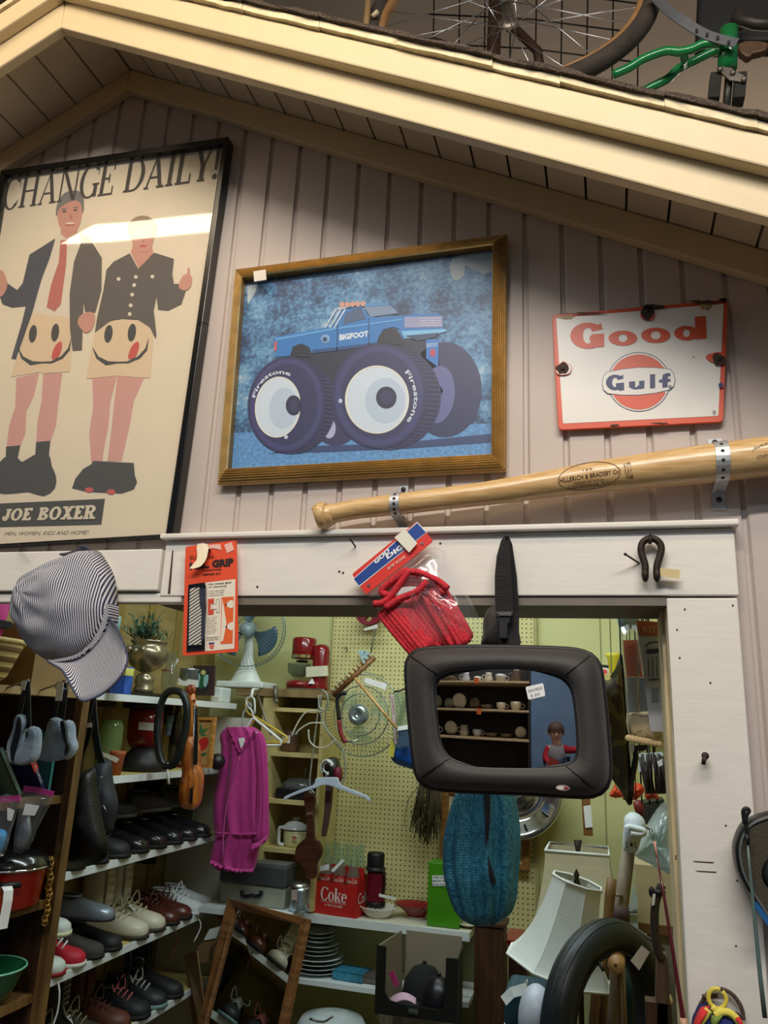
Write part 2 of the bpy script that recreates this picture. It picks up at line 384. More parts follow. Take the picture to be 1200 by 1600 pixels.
# facade of grooved boards
g = G(); xs = []
gr = [-.368+.0636*k for k in range(-22, 22)]
for q in gr: xs += [(q-.0058, 0), (q-.0048, .0055), (q+.0014, .0055), (q+.0054, 0)]
xs = [p for p in xs if -1.75 < p[0] < .95]
xs = [(-1.75, 0)]+xs+[(.95, 0)]
for (a, da), (b, db) in zip(xs[:-1], xs[1:]):
    z0 = 1.86 if (a+b)/2 < .12 else 0.0
    za, zb = rk(a, 2.985), rk(b, 2.985)
    if a < RX < b: zb = za = max(za, zb)
    g.add([(a, WY+da, z0), (b, WY+db, z0), (b, WY+db, zb), (a, WY+da, za)], [(0, 1, 2, 3)])
struct('wall_front', g, GREIGE, recalc=False)
g = G()                                         # inner lining of the facade wall
g.bx(-1.75, .95, 1.225, 1.3, 1.81, 2.4); g.bx(.1, .95, 1.225, 1.3, 0, 1.81); g.bx(-1.75, .95, 1.225, 1.3, 0, .35)
struct('wall_inner', g, TAN)
# header boards, ledge, casing
g = G(); g.bx(-.742, .184, 1.176, 1.2, 1.797, 1.896); struct('trim_1', g, WHITE, bevel=.002)
g = G(); g.bx(-.748, .19, 1.163, 1.2, 1.8965, 1.906); struct('trim_2', g, WHITE, bevel=.0025)
g = G(); g.bx(-1.75, -.745, 1.17, 1.2, 1.806, 1.880); g.bx(-1.75, -.70, 1.178, 1.2, 1.786, 1.803); struct('trim_3', g, WHITE, bevel=.0025)
g = G(); g.bx(.087, .182, 1.178, 1.2, 0, 1.794); struct('trim_4', g, WHITE, bevel=.002)
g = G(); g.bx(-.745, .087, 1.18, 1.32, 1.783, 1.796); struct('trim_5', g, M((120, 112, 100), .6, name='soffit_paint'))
g = G(); g.bx(.0865, .1, 1.2, 1.235, 0, 1.79); g.bx(.082, .1, 1.235, 1.32, 0, 1.79); struct('trim_6', g, M((222, 205, 165), .5, name='jamb_paint'), bevel=.002)
# nail holes, dents and flaked paint on the boards
# eave: soffit boards
def slope_board(g, x0, x1, y0, y1, z, th):      # sloped slab between x0 and x1 (same side of ridge)
    P = [(x0, y0, rk(x0, z)), (x1, y0, rk(x1, z)), (x1, y1, rk(x1, z)), (x0, y1, rk(x0, z))]
    g.prism([V(p) for p in P], (0, 0, th))
g = G()
for side in (-1, 1):
    k = 0; a = .003
    while a < 1.9:
        b = a+.0605
        x0, x1 = sorted((RX+side*a, RX+side*b)); slope_board(g, x0, x1, .985, 1.2, 2.982+random.uniform(-.0006, .0006), .012); a = b+.0042
struct('trim_7', g, M((205, 192, 165), .6, var=.05, name='soffit_board'))
g = G(); slope_board(g, RX-1.9, RX, .985, 1.32, 2.996, .02); slope_board(g, RX, RX+1.9, .985, 1.32, 2.996, .02); struct('trim_8', g, M((60, 50, 42), .9, name='roof_deck'))
def rake(name, lo, hi, y0, y1, mat, bev=.003, ext=1.95):
    g = G()
    for side in (-1, 1):
        x1 = RX+side*ext
        g.prism([V((RX, y0, lo)), V((x1, y0, rk(x1, lo))), V((x1, y0, rk(x1, hi))), V((RX, y0, hi))], (0, y1-y0, 0))
    return struct(name, g, mat, bevel=bev)
rake('trim_9', 2.926, 2.981, 1.18, 1.2, CREAM)
rake('trim_10', 2.873, 2.947, .968, .988, CREAM)
rake('trim_11', 2.934, 2.985, .946, .9675, CREAM)
# shingle ends along the roof edge
g = G(); g2 = G(); a = -1.9
while a < 1.9:
    b = a+random.uniform(.09, .16); lo = 2.986+random.uniform(0, .004); th = random.uniform(.010, .014)
    x0, x1 = RX+a, RX+min(b, 1.9)
    if x0 < RX < x1: x1 = RX; b = 0
    yf = .938+random.uniform(-.003, .004); N = 7
    lo_ = [V((x0+(x1-x0)*i/N, yf+random.uniform(-.001, .001), rk(x0+(x1-x0)*i/N, lo)+random.uniform(-.0012, .0012))) for i in range(N+1)]
    hi_ = [p+V((0, 0, th+random.uniform(-.0015, .0015))) for p in lo_]
    g.prism(lo_+hi_[::-1], (0, .05, 0)); 
    lo2 = [p+V((0, -.006+random.uniform(-.002, .002), th+.0005+random.uniform(-.0005, .001))) for p in lo_]; hi2 = [p+V((0, .001, .009+random.uniform(-.002, .003))) for p in lo2]
    g2.prism(lo2+hi2[::-1], (0, .3, 0))
    a = b+.0004
struct('trim_12', g, M((222, 205, 165), .6, var=.15, sc=60, bump=.6, name='painted_shingle_edge'))
struct('roof', g2, M((70, 58, 48), .95, var=.6, sc=260, bump=1., bsc=300, name='asphalt_shingle'))
# interior room
BY = 3.3
struct('wall_back', G().bx(-1.75, .95, BY, BY+.06, 0, 2.62), M((206, 206, 146), .65, var=.04, sc=3, name='pale_green_panel'))
g = G()
for px in (938,): 
    p = at(px, 1000, BY); g.bx(p.x-.002, p.x+.002, BY-.004, BY, 1.0, 2.6)
g.bx(-.62, .2, BY-.003, BY, .3, .84)
struct('trim_13', g, M((150, 150, 105), .7, name='panel_seam'))
struct('wall_left', G().bx(-1.81, -1.75, 1.3, BY+.06, 0, 2.62), OLIVE)
g = G()
for k in range(9): 
    y = 1.45+.21*k; g.bx(-1.75, -1.744, y, y+.045, 0, 2.6)
struct('trim_14', g, M((142, 120, 60), .7, name='batten'))
struct('wall_right', G().bx(.95, 1.01, 1.3, BY+.06, 0, 2.62), TAN)
struct('ceiling', G().bx(-1.81, 1.01, 1.32, BY+.06, 2.62, 2.66), M((190, 190, 175), .8, name='booth_ceiling'))
struct('floor', G().bx(-4.5, 4.5, -3.4, 5, -.05, 0), M((96, 84, 72), .7, var=.2, sc=4, name='shop_floor'))
struct('ceiling_shop', G().bx(-4.5, 4.5, -3.4, 5, 4.3, 4.35), M((150, 134, 118), .85, var=.1, sc=2, name='dark_shop_ceiling'))
struct('wall_rear', G().bx(-4.5, 4.5, 4.95, 5, 0, 4.3), M((112, 98, 84), .85, var=.1, sc=2, name='shop_wall'))
# perforated hardboard on the back wall
pl, pr = at(514, 1100, BY-.02).x, at(838, 960, BY-.02).x
y0 = BY-.02; zt, zb = 2.2, .84
g = G(); hp = .01875; r = .0029
ncol = int((pr-pl)/hp); nrow = int((zt-zb)/hp)
for i in range(ncol):
    for j in range(nrow):
        x, z = pl+i*hp, zb+j*hp; cx, cz = x+hp/2, z+hp/2; h = hp/2
        sq = [(x, z), (x+h, z), (x+hp, z), (x+hp, z+h), (x+hp, z+hp), (x+h, z+hp), (x, z+hp), (x, z+h)]
        oc = [(cx+r*cos(a), cz+r*sin(a)) for a in [radians(225+45*k) for k in range(8)]]
        vs = [V((a, y0, b)) for a, b in sq+oc]
        g.add(vs, [(k, (k+1) % 8, 8+(k+1) % 8, 8+k) for k in range(8)])
PEGC = M((212, 204, 142), .6, var=.03, sc=4, name='pegboard_paint')
struct('trim_15', g, PEGC, recalc=False)
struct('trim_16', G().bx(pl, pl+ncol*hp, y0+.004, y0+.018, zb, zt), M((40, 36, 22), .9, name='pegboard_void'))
g = G(); g.bx(pr-.012, pr+.002, y0-.006, BY, zb, zt); g.bx(pl-.004, pl+.001, y0-.002, BY, zb, zt)
struct('trim_17', g, M((168, 160, 104), .6, name='pegboard_edge'))
# ================================================================== THINGS ON THE FACADE
def dome(g, outline, y, depth, n=6, wr=None, ctr=None, back=True, p=.5):   # soft bulging body with the given outline (pixels), bulging to the viewer
    o5 = .45*depth if depth > .02 else 0; P = [at(a, b, y-o5)+V((0, o5, 0)) for a, b in outline]; N = len(P)
    c = at(*ctr, y) if ctr else sum(P, V())/N
    rings = []
    for k in range(n):
        s = 1-k/n; d = depth*(1-s*s)**p
        rings.append([c+(q-c)*s+V((0, -d+(wr(i/N, s) if wr and k else 0), 0)) for i, q in enumerate(P)])
    vs = [q for r in rings for q in r]+[c+V((0, -depth+(wr(0, 0) if wr else 0), 0))]
    fs = [(k*N+i, k*N+(i+1) % N, (k+1)*N+(i+1) % N, (k+1)*N+i) for k in range(n-1) for i in range(N)]
    fs += [((n-1)*N+i, (n-1)*N+(i+1) % N, n*N) for i in range(N)]
    if back: fs.append(tuple(range(N-1, -1, -1)))
    return g.add(vs, fs, True)
def lay(name, px, y, mat, parent, smooth=0):     # a printed shape lying on a sheet
    if smooth: px = smoothpx(px, smooth)
    return G().face(px, y).mk(name, mat, parent, recalc=False)
def P_(rgb, r=.75): return M(rgb, r, var=.02, name='print_ink')

# ---- framed poster
Y0 = 1.187
po = thing('framed_poster', 'tall black framed poster headed CHANGE DAILY showing two people in shorts', 'poster', at(130, 845, 1.19))
TL, TR, BR, BL = (1, 266), (357, 213), (269.5, 837), (-96, 858)
g = G()
def bar(g, a, b, c, d, y, th): g.plate([a, b, c, d], y, th)
def lerp(a, b, t): return (a[0]+(b[0]-a[0])*t, a[1]+(b[1]-a[1])*t)
iTL, iTR, iBR, iBL = (8, 274), (348, 224), (259, 834), (-86, 855)
for a, b, c, d in ((TL, TR, iTR, iTL), (TR, BR, iBR, iTR), (BR, BL, iBL, iBR), (BL, TL, iTL, iBL)): bar(g, a, b, c, d, 1.174, .024)
g.mk('frame', M((20, 19, 20), .25, var=.1, name='black_frame'), po, bevel=.0015)
pr_ = G().plate([iTL, iTR, iBR, iBL], Y0, .006).mk('print', M((232, 220, 198), .8, var=.02, name='poster_paper'), po)
y1, y2, y3, y4 = Y0-.0004, Y0-.0008, Y0-.0012, Y0-.0016
c3, c4 = cv(0, 200, 3.158), cv(0, 500, 3.158)
NAVY = P_((66, 70, 84)); SKIN = P_((206, 150, 134)); LEG = P_((214, 160, 154)); SHORT = P_((228, 204, 172)); DK = P_((60, 62, 64)); TIE = P_((190, 108, 100)); HAIR = P_((122, 120, 118))  # muted poster inks: reflection haze of the clear cover mixed into the colours
HAIRW = P_((150, 128, 104)); JKW = P_((92, 86, 82)); SHIRT = P_((226, 216, 200)); REDT = P_((206, 84, 80))
word('CHANGE DAILY!', quad((2, 330), (338, 280.5), (347, 226), (11, 278), y1), (0, 1, 0, 1), P_((52, 46, 42)), pr_, T=.15, t=.05, sl=.07, gap=.06, name='headline')
lay('shirt', c3((285, 525), (390, 505), (400, 560), (360, 650), (350, 900), (345, 975), (160, 925), (195, 760), (240, 660), (270, 560)), y1, SHIRT, pr_)
lay('neck', c3((300, 480), (385, 480), (380, 520), (330, 545), (300, 525)), y2, SKIN, pr_)
lay('hair', c3((276, 430), (280, 385), (300, 340), (330, 315), (380, 308), (408, 330), (414, 375), (405, 420), (340, 400), (290, 425)), y2, HAIR, pr_, 3)
lay('face', c3((283, 425), (298, 392), (340, 366), (385, 360), (405, 400), (398, 460), (380, 500), (345, 520), (315, 512), (292, 480)), y3, SKIN, pr_, 3)
for a, b, rx, ry, mt in ((318, 412, 10, 4, DK), (372, 405, 10, 4, DK), (346, 470, 22, 5, P_((232, 216, 206))), (350, 438, 7, 12, P_((188, 126, 110))), (316, 400, 14, 3, HAIR), (374, 392, 14, 3, HAIR), (346, 478, 24, 3, TIE)):
    lay('face_feature', arcpx(a/3.158, 200+b/3.158, rx/3.158, ry/3.158), y4, mt, pr_)
lay('tie', c3((298, 555), (332, 550), (326, 680), (300, 870), (270, 905), (230, 885), (250, 780), (290, 660)), y2, TIE, pr_)
lay('suit_jacket', c3((272, 545), (145, 625), (112, 765), (85, 800), (35, 765), (0, 835), (12, 868), (60, 885), (128, 878), (108, 960), (56, 1137), (78, 1140), (118, 1030), (160, 905), (205, 745), (245, 640)), y3, NAVY, pr_)
lay('suit_jacket', c3((390, 510), (440, 540), (502, 640), (500, 800), (470, 910), (420, 905), (412, 860), (404, 1095), (358, 1098), (345, 990), (343, 820), (365, 660), (402, 560)), y3, JKW, pr_)
lay('shorts', c4((165, -35), (350, -10), (355, 80), (345, 255), (212, 264), (195, 258), (55, 280), (95, 140), (122, 60)), y2, SHORT, pr_)
lay('hand', c3((0, 705), (20, 715), (36, 760), (30, 800), (0, 832)), y4, SKIN, pr_, 2)
lay('hand', c3((392, 930), (430, 908), (465, 915), (466, 960), (445, 1000), (420, 1010), (400, 990), (384, 965)), y4, SKIN, pr_, 3)
lay('leg', c4((80, 285), (192, 262), (165, 380), (130, 450), (125, 560), (100, 622), (32, 627), (45, 520), (75, 430)), y1, LEG, pr_)
lay('leg', c4((213, 265), (307, 262), (285, 430), (277, 520), (248, 600), (178, 604), (185, 500), (205, 400)), y1, LEG, pr_)
lay('sock', c4((30, 625), (100, 618), (85, 690), (28, 690)), y2, DK, pr_); lay('sock', c4((178, 602), (248, 596), (240, 680), (173, 680)), y2, DK, pr_)
lay('slipper', c4((0, 700), (40, 670), (90, 682), (110, 700), (170, 665), (238, 658), (255, 720), (276, 770), (270, 830), (215, 868), (140, 848), (60, 856), (-20, 850), (-60, 790)), y3, DK, pr_, 2)
lay('hair', arcpx(704/3.158, 200+500/3.158, 74/3.158, 68/3.158), y2, HAIRW, pr_)
lay('neck', c3((655, 580), (750, 580), (755, 615), (690, 700), (645, 615)), y2, SKIN, pr_)
lay('face', arcpx(704/3.158, 200+545/3.158, 54/3.158, 68/3.158), y3, SKIN, pr_)
for a, b, rx, ry, mt in ((684, 530, 9, 4, DK), (724, 528, 9, 4, DK), (706, 582, 18, 5, REDT), (706, 556, 6, 10, P_((188, 126, 110)))): lay('face_feature', arcpx(a/3.158, 200+b/3.158, rx/3.158, ry/3.158), y4, mt, pr_)
lay('buttoned_jacket', c3((560, 660), (640, 618), (682, 695), (760, 615), (858, 645), (850, 720), (858, 770), (880, 768), (918, 800), (895, 868), (830, 900), (780, 895), (772, 830), (758, 900), (765, 960), (772, 1020), (768, 1040), (740, 985), (680, 945), (600, 940), (540, 955), (468, 1010), (480, 930), (510, 800), (525, 700)), y3, JKW, pr_)
for a, b in ((670, 735), (662, 775), (652, 822), (645, 875), (640, 918), (585, 745), (752, 733)): lay('button', arcpx(a/3.158, 200+b/3.158, 3, 3), y4, SHIRT, pr_)
lay('hand', c3((884, 790), (885, 760), (905, 726), (922, 720), (926, 690), (936, 690), (936, 720), (948, 740), (940, 782), (915, 802)), y4, SKIN, pr_, 2)
lay('shorts', c4((480, 25), (545, 0), (680, 0), (752, 40), (755, 100), (740, 287), (575, 275), (425, 290), (460, 100)), y2, SHORT, pr_)
lay('leg', c4((455, 285), (578, 272), (545, 400), (535, 520), (510, 650), (505, 700), (450, 700), (440, 560), (460, 430)), y1, LEG, pr_)
lay('leg', c4((580, 272), (712, 282), (660, 400), (640, 520), (600, 695), (530, 697), (550, 540), (562, 420)), y1, LEG, pr_)
lay('slipper', c4((355, 830), (372, 782), (410, 735), (450, 712), (460, 695), (660, 705), (665, 765), (676, 800), (660, 835), (600, 856), (430, 848)), y2, DK, pr_)
for a, b in ((440, 838), (548, 848)): lay('toe', arcpx(a/3.158, 500+b/3.158, 6.5, 4), y3, REDT, pr_)
def smile(ox, k, y):                              # printed on the shorts
    for ex, ey in ((162, 68), (272, 62)): lay('printed_face', arcpx((ex*k+ox)/3.158, 500+ey/3.158, 6*k, 14, rot=8), y, DK, pr_)
    up = [(92, 140), (115, 180), (160, 203), (205, 206), (250, 204), (300, 180), (335, 140), (350, 92)]
    dn = [(352, 88), (344, 150), (310, 190), (255, 214), (205, 214), (150, 224), (105, 190), (86, 135)]
    lay('printed_face', c4(*[(a*k+ox, b) for a, b in up+dn]), y, DK, pr_)
    lay('printed_tongue', c4(*[(a*k+ox, b) for a, b in ((255, 190), (262, 150), (280, 118), (300, 106), (306, 125), (300, 155), (285, 185))]), y-.0004, REDT, pr_, 3)
smile(0, 1, y3); smile(365, 1.05, y3)
lay('name_block', c4((-60, 908), (518, 882), (500, 1010), (-60, 1024)), y1, P_((58, 60, 58)), pr_)
word('JOE BOXER', quad(*c4((6, 992), (470, 984), (484, 912), (24, 932)), y2), (0, 1, 0, 1), P_((222, 212, 190)), pr_, T=.24, t=.16, sl=.06, gap=.05, name='lettering')
txt('MEN, WOMEN, KIDS AND HOME!', quad(*c4((20, 1066), (432, 1062), (440, 1038), (26, 1046)), y1), (0, 1, 0, 1), P_((96, 88, 78)), pr_, shear=.2)
txt('At department stores and specialty shops nationwide', quad(*c4((20, 1118), (570, 1108), (576, 1090), (26, 1100)), y1), (0, 1, 0, 1), P_((96, 88, 78)), pr_)
g = G()
A, B, C_, D_ = [at(*p, 1.181) for p in (iBL, iBR, iTR, iTL)]
def pane(u, v): return (A*(1-u)+B*u)*(1-v)+(D_*(1-u)+C_*u)*v+V((0, -.003*(1-(2*u-1)**2)*(1-(2*v-1)**2)+.0006*sin(9*u+4*v), 0))
g.grid(pane, 24, 30).mk('clear_cover', glass((252, 250, 246), .75, .035, .04, 'poster_acrylic'), po, recalc=False)
g = G(); 
for b in (308, 318): g.tube([at(a, b*1+200-.4*(a-310), 1.172) for a in ()] or [at(308, 506, 1.172), at(318, 503, 1.17), at(326, 508, 1.19)], .0008, 5)
g.mk('wire_clip', DARKIRON, po)

# ---- framed truck picture
c5 = cv(340, 360, 2.553)
tp = thing('framed_picture', 'gold ribbed picture frame holding a photo of a blue monster truck', 'picture', at(570, 760, 1.19))
OT = [(372, 427), (794, 372.5), (792, 738), (345, 760)]; IT = [(386, 443), (772, 394), (770, 716), (364, 738)]
g = G(); NR = 7; prof = []
for k in range(NR*2+1):
    t = k/(NR*2); h = .022*sin(pi*(.18+.82*t)*.62)**.7+(.0034 if k % 2 else 0); prof.append((t, h))
for s_ in range(4):
    o0, o1, i0, i1 = [at(*q, 1.196) for q in (OT[s_], OT[(s_+1) % 4], IT[s_], IT[(s_+1) % 4])]
    vs = [];
    for t, h in [(0, 0)]+prof+[(1, .006)]:
        for a, b in ((o0, i0), (o1, i1)): vs.append(a+(b-a)*t+V((0, -h, 0)))
    n = len(vs)//2
    for c_ in (0, 1): g.cur = c_; g.add(vs, [(2*k, 2*k+1, 2*k+3, 2*k+2) for k in range(n-1) if (k % 2) == c_])
for m_ in (0,): pass
GOLD = M((232, 204, 140), .34, .6, var=.15, sc=50, name='gilt')
g.mk('frame', [GOLD, M((150, 116, 62), .4, .5, var=.2, name='dark_gilt')], tp, recalc=False)
YP = 1.191
photo = G().plate([(380, 438), (776, 390), (774, 720), (360, 742)], YP, .004)
mt = bpy.data.materials.new('tree_print'); mt.use_nodes = True; nt = mt.node_tree; L = nt.links.new
tc = nt.nodes.new('ShaderNodeTexCoord'); n1 = nt.nodes.new('ShaderNodeTexNoise'); n1.inputs['Scale'].default_value = 120; n1.inputs['Detail'].default_value = 9; n1.inputs['Roughness'].default_value = .72
n2 = nt.nodes.new('ShaderNodeTexNoise'); n2.inputs['Scale'].default_value = 14; n2.inputs['Detail'].default_value = 2
mxx = nt.nodes.new('ShaderNodeMath'); mxx.operation = 'MULTIPLY_ADD'; mxx.inputs[1].default_value = .55
L(tc.outputs['Object'], n1.inputs[0]); L(tc.outputs['Object'], n2.inputs[0]); L(n2.outputs['Fac'], mxx.inputs[0])
m2_ = nt.nodes.new('ShaderNodeMath'); m2_.operation = 'MULTIPLY'; m2_.inputs[1].default_value = .55; L(n1.outputs['Fac'], m2_.inputs[0]); L(m2_.outputs[0], mxx.inputs[2])
rp = nt.nodes.new('ShaderNodeValToRGB'); E_ = rp.color_ramp.elements
E_[0].position = .40; E_[0].color = lin((30, 44, 74))+(1,); E_[1].position = .72; E_[1].color = lin((190, 205, 215))+(1,)
for p, c in ((.49, (48, 82, 120)), (.57, (84, 138, 178)), (.65, (128, 168, 192))):
    e = E_.new(p); e.color = lin(c)+(1,)
L(mxx.outputs[0], rp.inputs[0]); L(rp.outputs[0], nt.nodes['Principled BSDF'].inputs['Base Color']); nt.nodes['Principled BSDF'].inputs['Roughness'].default_value = .6
photo = photo.mk('photo_print', mt, tp)
q1, q2, q3, q4, q5, q6 = [YP-.0004*k for k in range(1, 7)]
def tl(name, pts, y, col, sm=0): return lay(name, c5(*pts), y, col if not isinstance(col, tuple) else P_(col, .6), photo, sm)
def te(name, cx, cy, rx, ry, y, col, a0=0, a1=360, rot=0, n=40): return tl(name, arcpx(cx, cy, rx, ry, a0, a1, n, rot), y, col)
def tring(name, cx, cy, rx, ry, rx2, ry2, y, col, cx2=None, cy2=None, rot=0):
    o = arcpx(cx, cy, rx, ry, 0, 360, 44, rot); i = arcpx(cx2 or cx, cy2 or cy, rx2, ry2, 0, 360, 44, rot); g = G()
    for k in range(44): g.flat([at(*c5(p)[0], y) for p in (o[k], o[(k+1) % 44], i[(k+1) % 44], i[k])])
    return g.mk(name, P_(col, .6), photo, recalc=False)
tl('grass', [(60, 808), (300, 800), (700, 785), (1100, 770), (1100, 915), (55, 968)], q1, M((92, 146, 196), .6, var=.28, sc=160, name='grass_print'))
tl('grass', [(380, 860), (700, 850), (1100, 810), (1100, 845), (760, 870), (420, 885), (200, 890)], q2, (44, 62, 108))
tl('sky_gap', [(940, 110), (1000, 95), (1105, 90), (1105, 150), (1060, 175), (990, 140), (985, 180), (945, 200), (925, 150)], q1, (176, 186, 186), 2)
tl('sky_gap', [(118, 215), (160, 212), (150, 250), (120, 295)], q1, (186, 196, 200))
te('tire', 905, 635, 148, 190, q2, (40, 42, 84), rot=0); te('rim', 880, 655, 66, 115, q3, (98, 100, 150), rot=6)
tl('tire', [(800, 480), (900, 640), (830, 780), (760, 860), (700, 800)], q3, (36, 38, 78))
te('tire', 470, 800, 75, 58, q2, (44, 44, 84)); te('rim', 445, 790, 26, 40, q2-.0002, (176, 176, 205))
tl('chassis', [(290, 470), (560, 440), (880, 430), (885, 560), (700, 560), (420, 620), (380, 560)], q2, (30, 36, 58))
tl('truck_body', [(222, 440), (232, 425), (440, 385), (470, 375), (485, 330), (505, 312), (570, 300), (600, 340), (640, 348), (735, 340), (790, 333), (890, 335), (900, 350), (900, 400), (860, 405), (745, 405), (735, 440), (728, 395), (700, 385), (660, 395), (640, 430), (635, 460), (475, 480), (375, 490), (365, 465), (330, 452), (300, 465), (290, 500), (235, 505)], q3, (42, 118, 184))
tl('body_line', [(232, 430), (470, 388), (735, 352), (735, 358), (470, 396), (232, 440)], q4, (86, 158, 212))
tl('body_line', [(380, 476), (475, 466), (635, 446), (635, 458), (475, 480), (378, 490)], q4, (28, 70, 120))
tl('windshield', [(582, 300), (650, 293), (690, 300), (722, 330), (610, 345)], q4, (122, 140, 168)); tl('side_window', [(510, 330), (570, 305), (592, 352), (500, 375)], q4, (70, 90, 124))
tl('cab_roof', [(500, 314), (545, 298), (600, 290), (650, 290), (690, 297), (585, 303)], q5, (70, 142, 200))
tl('door_seam', [(476, 378), (480, 376), (478, 478), (474, 480)], q4, (20, 60, 110)); tl('door_seam', [(601, 350), (604, 350), (606, 462), (602, 464)], q4, (20, 60, 110))
for a in (425, 445, 462): tl('roll_bar', [(a, 390), (a+5, 390), (a+50, 315), (a+44, 313)], q5, (206, 212, 220))
tl('roll_bar', [(478, 318), (585, 298), (585, 290), (478, 308)], q5, (190, 196, 206))
for k in range(5): te('roof_light', 496+21*k, 296-1*k, 10, 11, q6, (210, 150, 130))
tl('wheel_arch', arcpx(332, 505, 42, 52, 180, 360), q4, (22, 28, 46)); tl('wheel_arch', arcpx(688, 455, 52, 64, 180, 360), q4, (22, 28, 46))
tl('grille', [(745, 345), (895, 342), (898, 385), (745, 388)], q4, (150, 150, 184))
for k in range(4): tl('grille_bar', [(805, 350+9*k), (892, 349+9*k), (892, 352+9*k), (805, 353+9*k)], q5, (210, 208, 226))
for a in (805, 835, 865): tl('grille_bar', [(a, 346), (a+3, 346), (a+3, 386), (a, 386)], q5, (210, 208, 226))
tl('bumper', [(733, 402), (905, 393), (915, 402), (880, 412), (800, 432), (745, 430)], q5, (120, 186, 222)); tl('bumper', [(745, 420), (880, 408), (870, 425), (800, 440)], q6, (44, 66, 100))
tl('side_panel', [(832, 435), (882, 433), (880, 545), (832, 510)], q5, (48, 116, 190)); te('side_emblem', 858, 488, 11, 16, q6, (186, 60, 90))
txt('BIGFOOT', quad(*c5((834, 466), (878, 464), (878, 448), (834, 450)), q6), (0, 1, 0, 1), P_((180, 205, 230)), photo, bold=.02)
tl('tail_light', [(226, 446), (236, 440), (236, 478), (226, 482)], q4, (200, 90, 90)); te('door_emblem', 430, 432, 18, 17, q4, (124, 168, 205)); te('door_emblem', 428, 434, 9, 9, q5, (40, 60, 100))
txt('BIGFOOT', quad(*c5((486, 440), (602, 423), (602, 400), (486, 415)), q4), (0, 1, 0, 1), P_((220, 228, 232)), photo, bold=.05)
def tire(cx, cy, rx, ry, rot, hub, rim, dx):
    for k in range(26, 0, -1): pass
    tl('tire', arcpx(cx+dx*.55, cy+6, rx*1.12, ry*1.0, 0, 360, 48, rot), q3-.0001, (52, 52, 98))
    g = G()
    for k in range(34):                            # tread lugs on the far side
        a = radians(-95+k*5.2); b = a+radians(2.7)
        pts = [(cx+dx*f+rx*1.0*cos(t)+rx*.12*f*cos(t), cy+6*f+ry*sin(t)) for t, f in ((a, 0.02), (a, .6), (b, .6), (b, .02))]
        g.flat([at(*c5(p)[0], q4) for p in pts])
    g.mk('tread', P_((26, 28, 58), .6), photo, recalc=False)
    te('tire', cx, cy, rx, ry, q5, (42, 42, 86), rot=rot)
    tring('tire_wall', cx, cy, rx*.93, ry*.95, rx*.80, ry*.84, q5-.0001, (58, 58, 108), rot=rot)
    te('rim', rim[0], rim[1], rim[2], rim[3], q5-.0004, (206, 216, 224), rot=rot); tring('rim', rim[0], rim[1], rim[2], rim[3], rim[2]*.95, rim[3]*.96, q6-.0002, (232, 226, 206), rot=rot)
    te('rim', rim[0]+rim[2]*.25, rim[1]+3, rim[2]*.62, rim[3]*.66, q6-.0002, (186, 200, 214), rot=rot)
    te('hub', hub[0], hub[1], hub[2], hub[3], q6-.0004, (34, 36, 66)); te('hub', hub[0], hub[1], hub[2]*.6, hub[3]*.6, q6-.0007, (52, 54, 88))
tire(275, 695, 155, 192, 6, (303, 698, 31, 40), (240, 705, 91, 122), 42)
tire(645, 660, 190, 210, 2, (673, 667, 41, 44), (636, 675, 128, 136), 62)
def arctxt(s, cx, cy, rx, ry, a0, a1, h, name):
    def fr(u, v):
        a = radians(a0+(a1-a0)*u); k = 1+h*v
        return at(*c5((cx+rx*k*cos(a), cy+ry*k*sin(a)))[0], q6-.0003)
    return txt(s, fr, (0, 1, 0, 1), P_((214, 222, 232)), photo, name, bold=.02)
arctxt('Firestone', 250, 705, 104, 132, 196, 292, .13, 'tire_lettering'); arctxt('Firestone', 640, 668, 143, 150, -42, 38, .13, 'tire_lettering')
te('tire_mark', 490, 680, 8, 9, q6, (190, 200, 220)); te('tire_mark', 273, 824, 8, 8, q6, (190, 200, 220))
G().face([(382, 440), (775, 391), (773, 719), (361, 741)], 1.1872).mk('glass', glass((250, 252, 255), .05, .35, .015, 'picture_glass'), tp, recalc=False)
G().plate([(396, 424), (415, 421), (416, 437), (397, 440)], 1.166, .002).mk('tape_piece', M((225, 215, 200), .6, name='masking_tape'), tp)

# ---- enamel sign
c6 = cv(840, 450, 3.333)
si = thing('enamel_sign', 'chipped white enamel sign with orange border reading Good Gulf', 'sign', at(1000, 668, 1.19))
def rr(pts, r=14):
    out = []; n = len(pts)
    for i in range(n):
        p, a, b = V(pts[i]), V(pts[i-1]), V(pts[(i+1) % n]); da, db = (a-p).normalized()*r, (b-p).normalized()*r
        for t in (0, .33, .67, 1): out.append(tuple((p+da)*(1-t)**2+p*2*t*(1-t)+(p+db)*t*t))
    return out
ORNG = M((214, 84, 46), .4, var=.05, coat=.0, name='orange_enamel'); ENW = M((232, 228, 220), .3, var=.02, spec=.3, coat=.0, name='white_enamel'); NVY = M((30, 34, 92), .4, var=.05, coat=.0, name='navy_enamel')
g = G()
so = c6(*rr([(75, 140), (992, 58), (968, 697), (108, 740)], 24)); g.plate(so, 1.188, .005)
plate_ = g.mk('plate', ORNG, si, bevel=.001)
s1, s2, s3, s4 = [1.188-.0004*k for k in (1, 2, 3, 4)]
lay('white_field', c6(*rr([(97, 156), (969, 82), (941, 666), (132, 706)], 8)), s1, ENW, plate_)
# border lip
def sgl(ps, y, mat, nm='lettering'):
    g = G()
    for p in ps: y -= .000012; g.flat([at(*q, y) for q in c6(*p)])
    return g.mk(nm, mat, plate_, recalc=False)
def wr_(cx, cy, rx, ry, tx, ty, a0=0, a1=360, n=26): return [[(x, y) for x, y in q] for q in ring(cx, cy, rx, -ry, tx, -ty, a0, a1, n)]
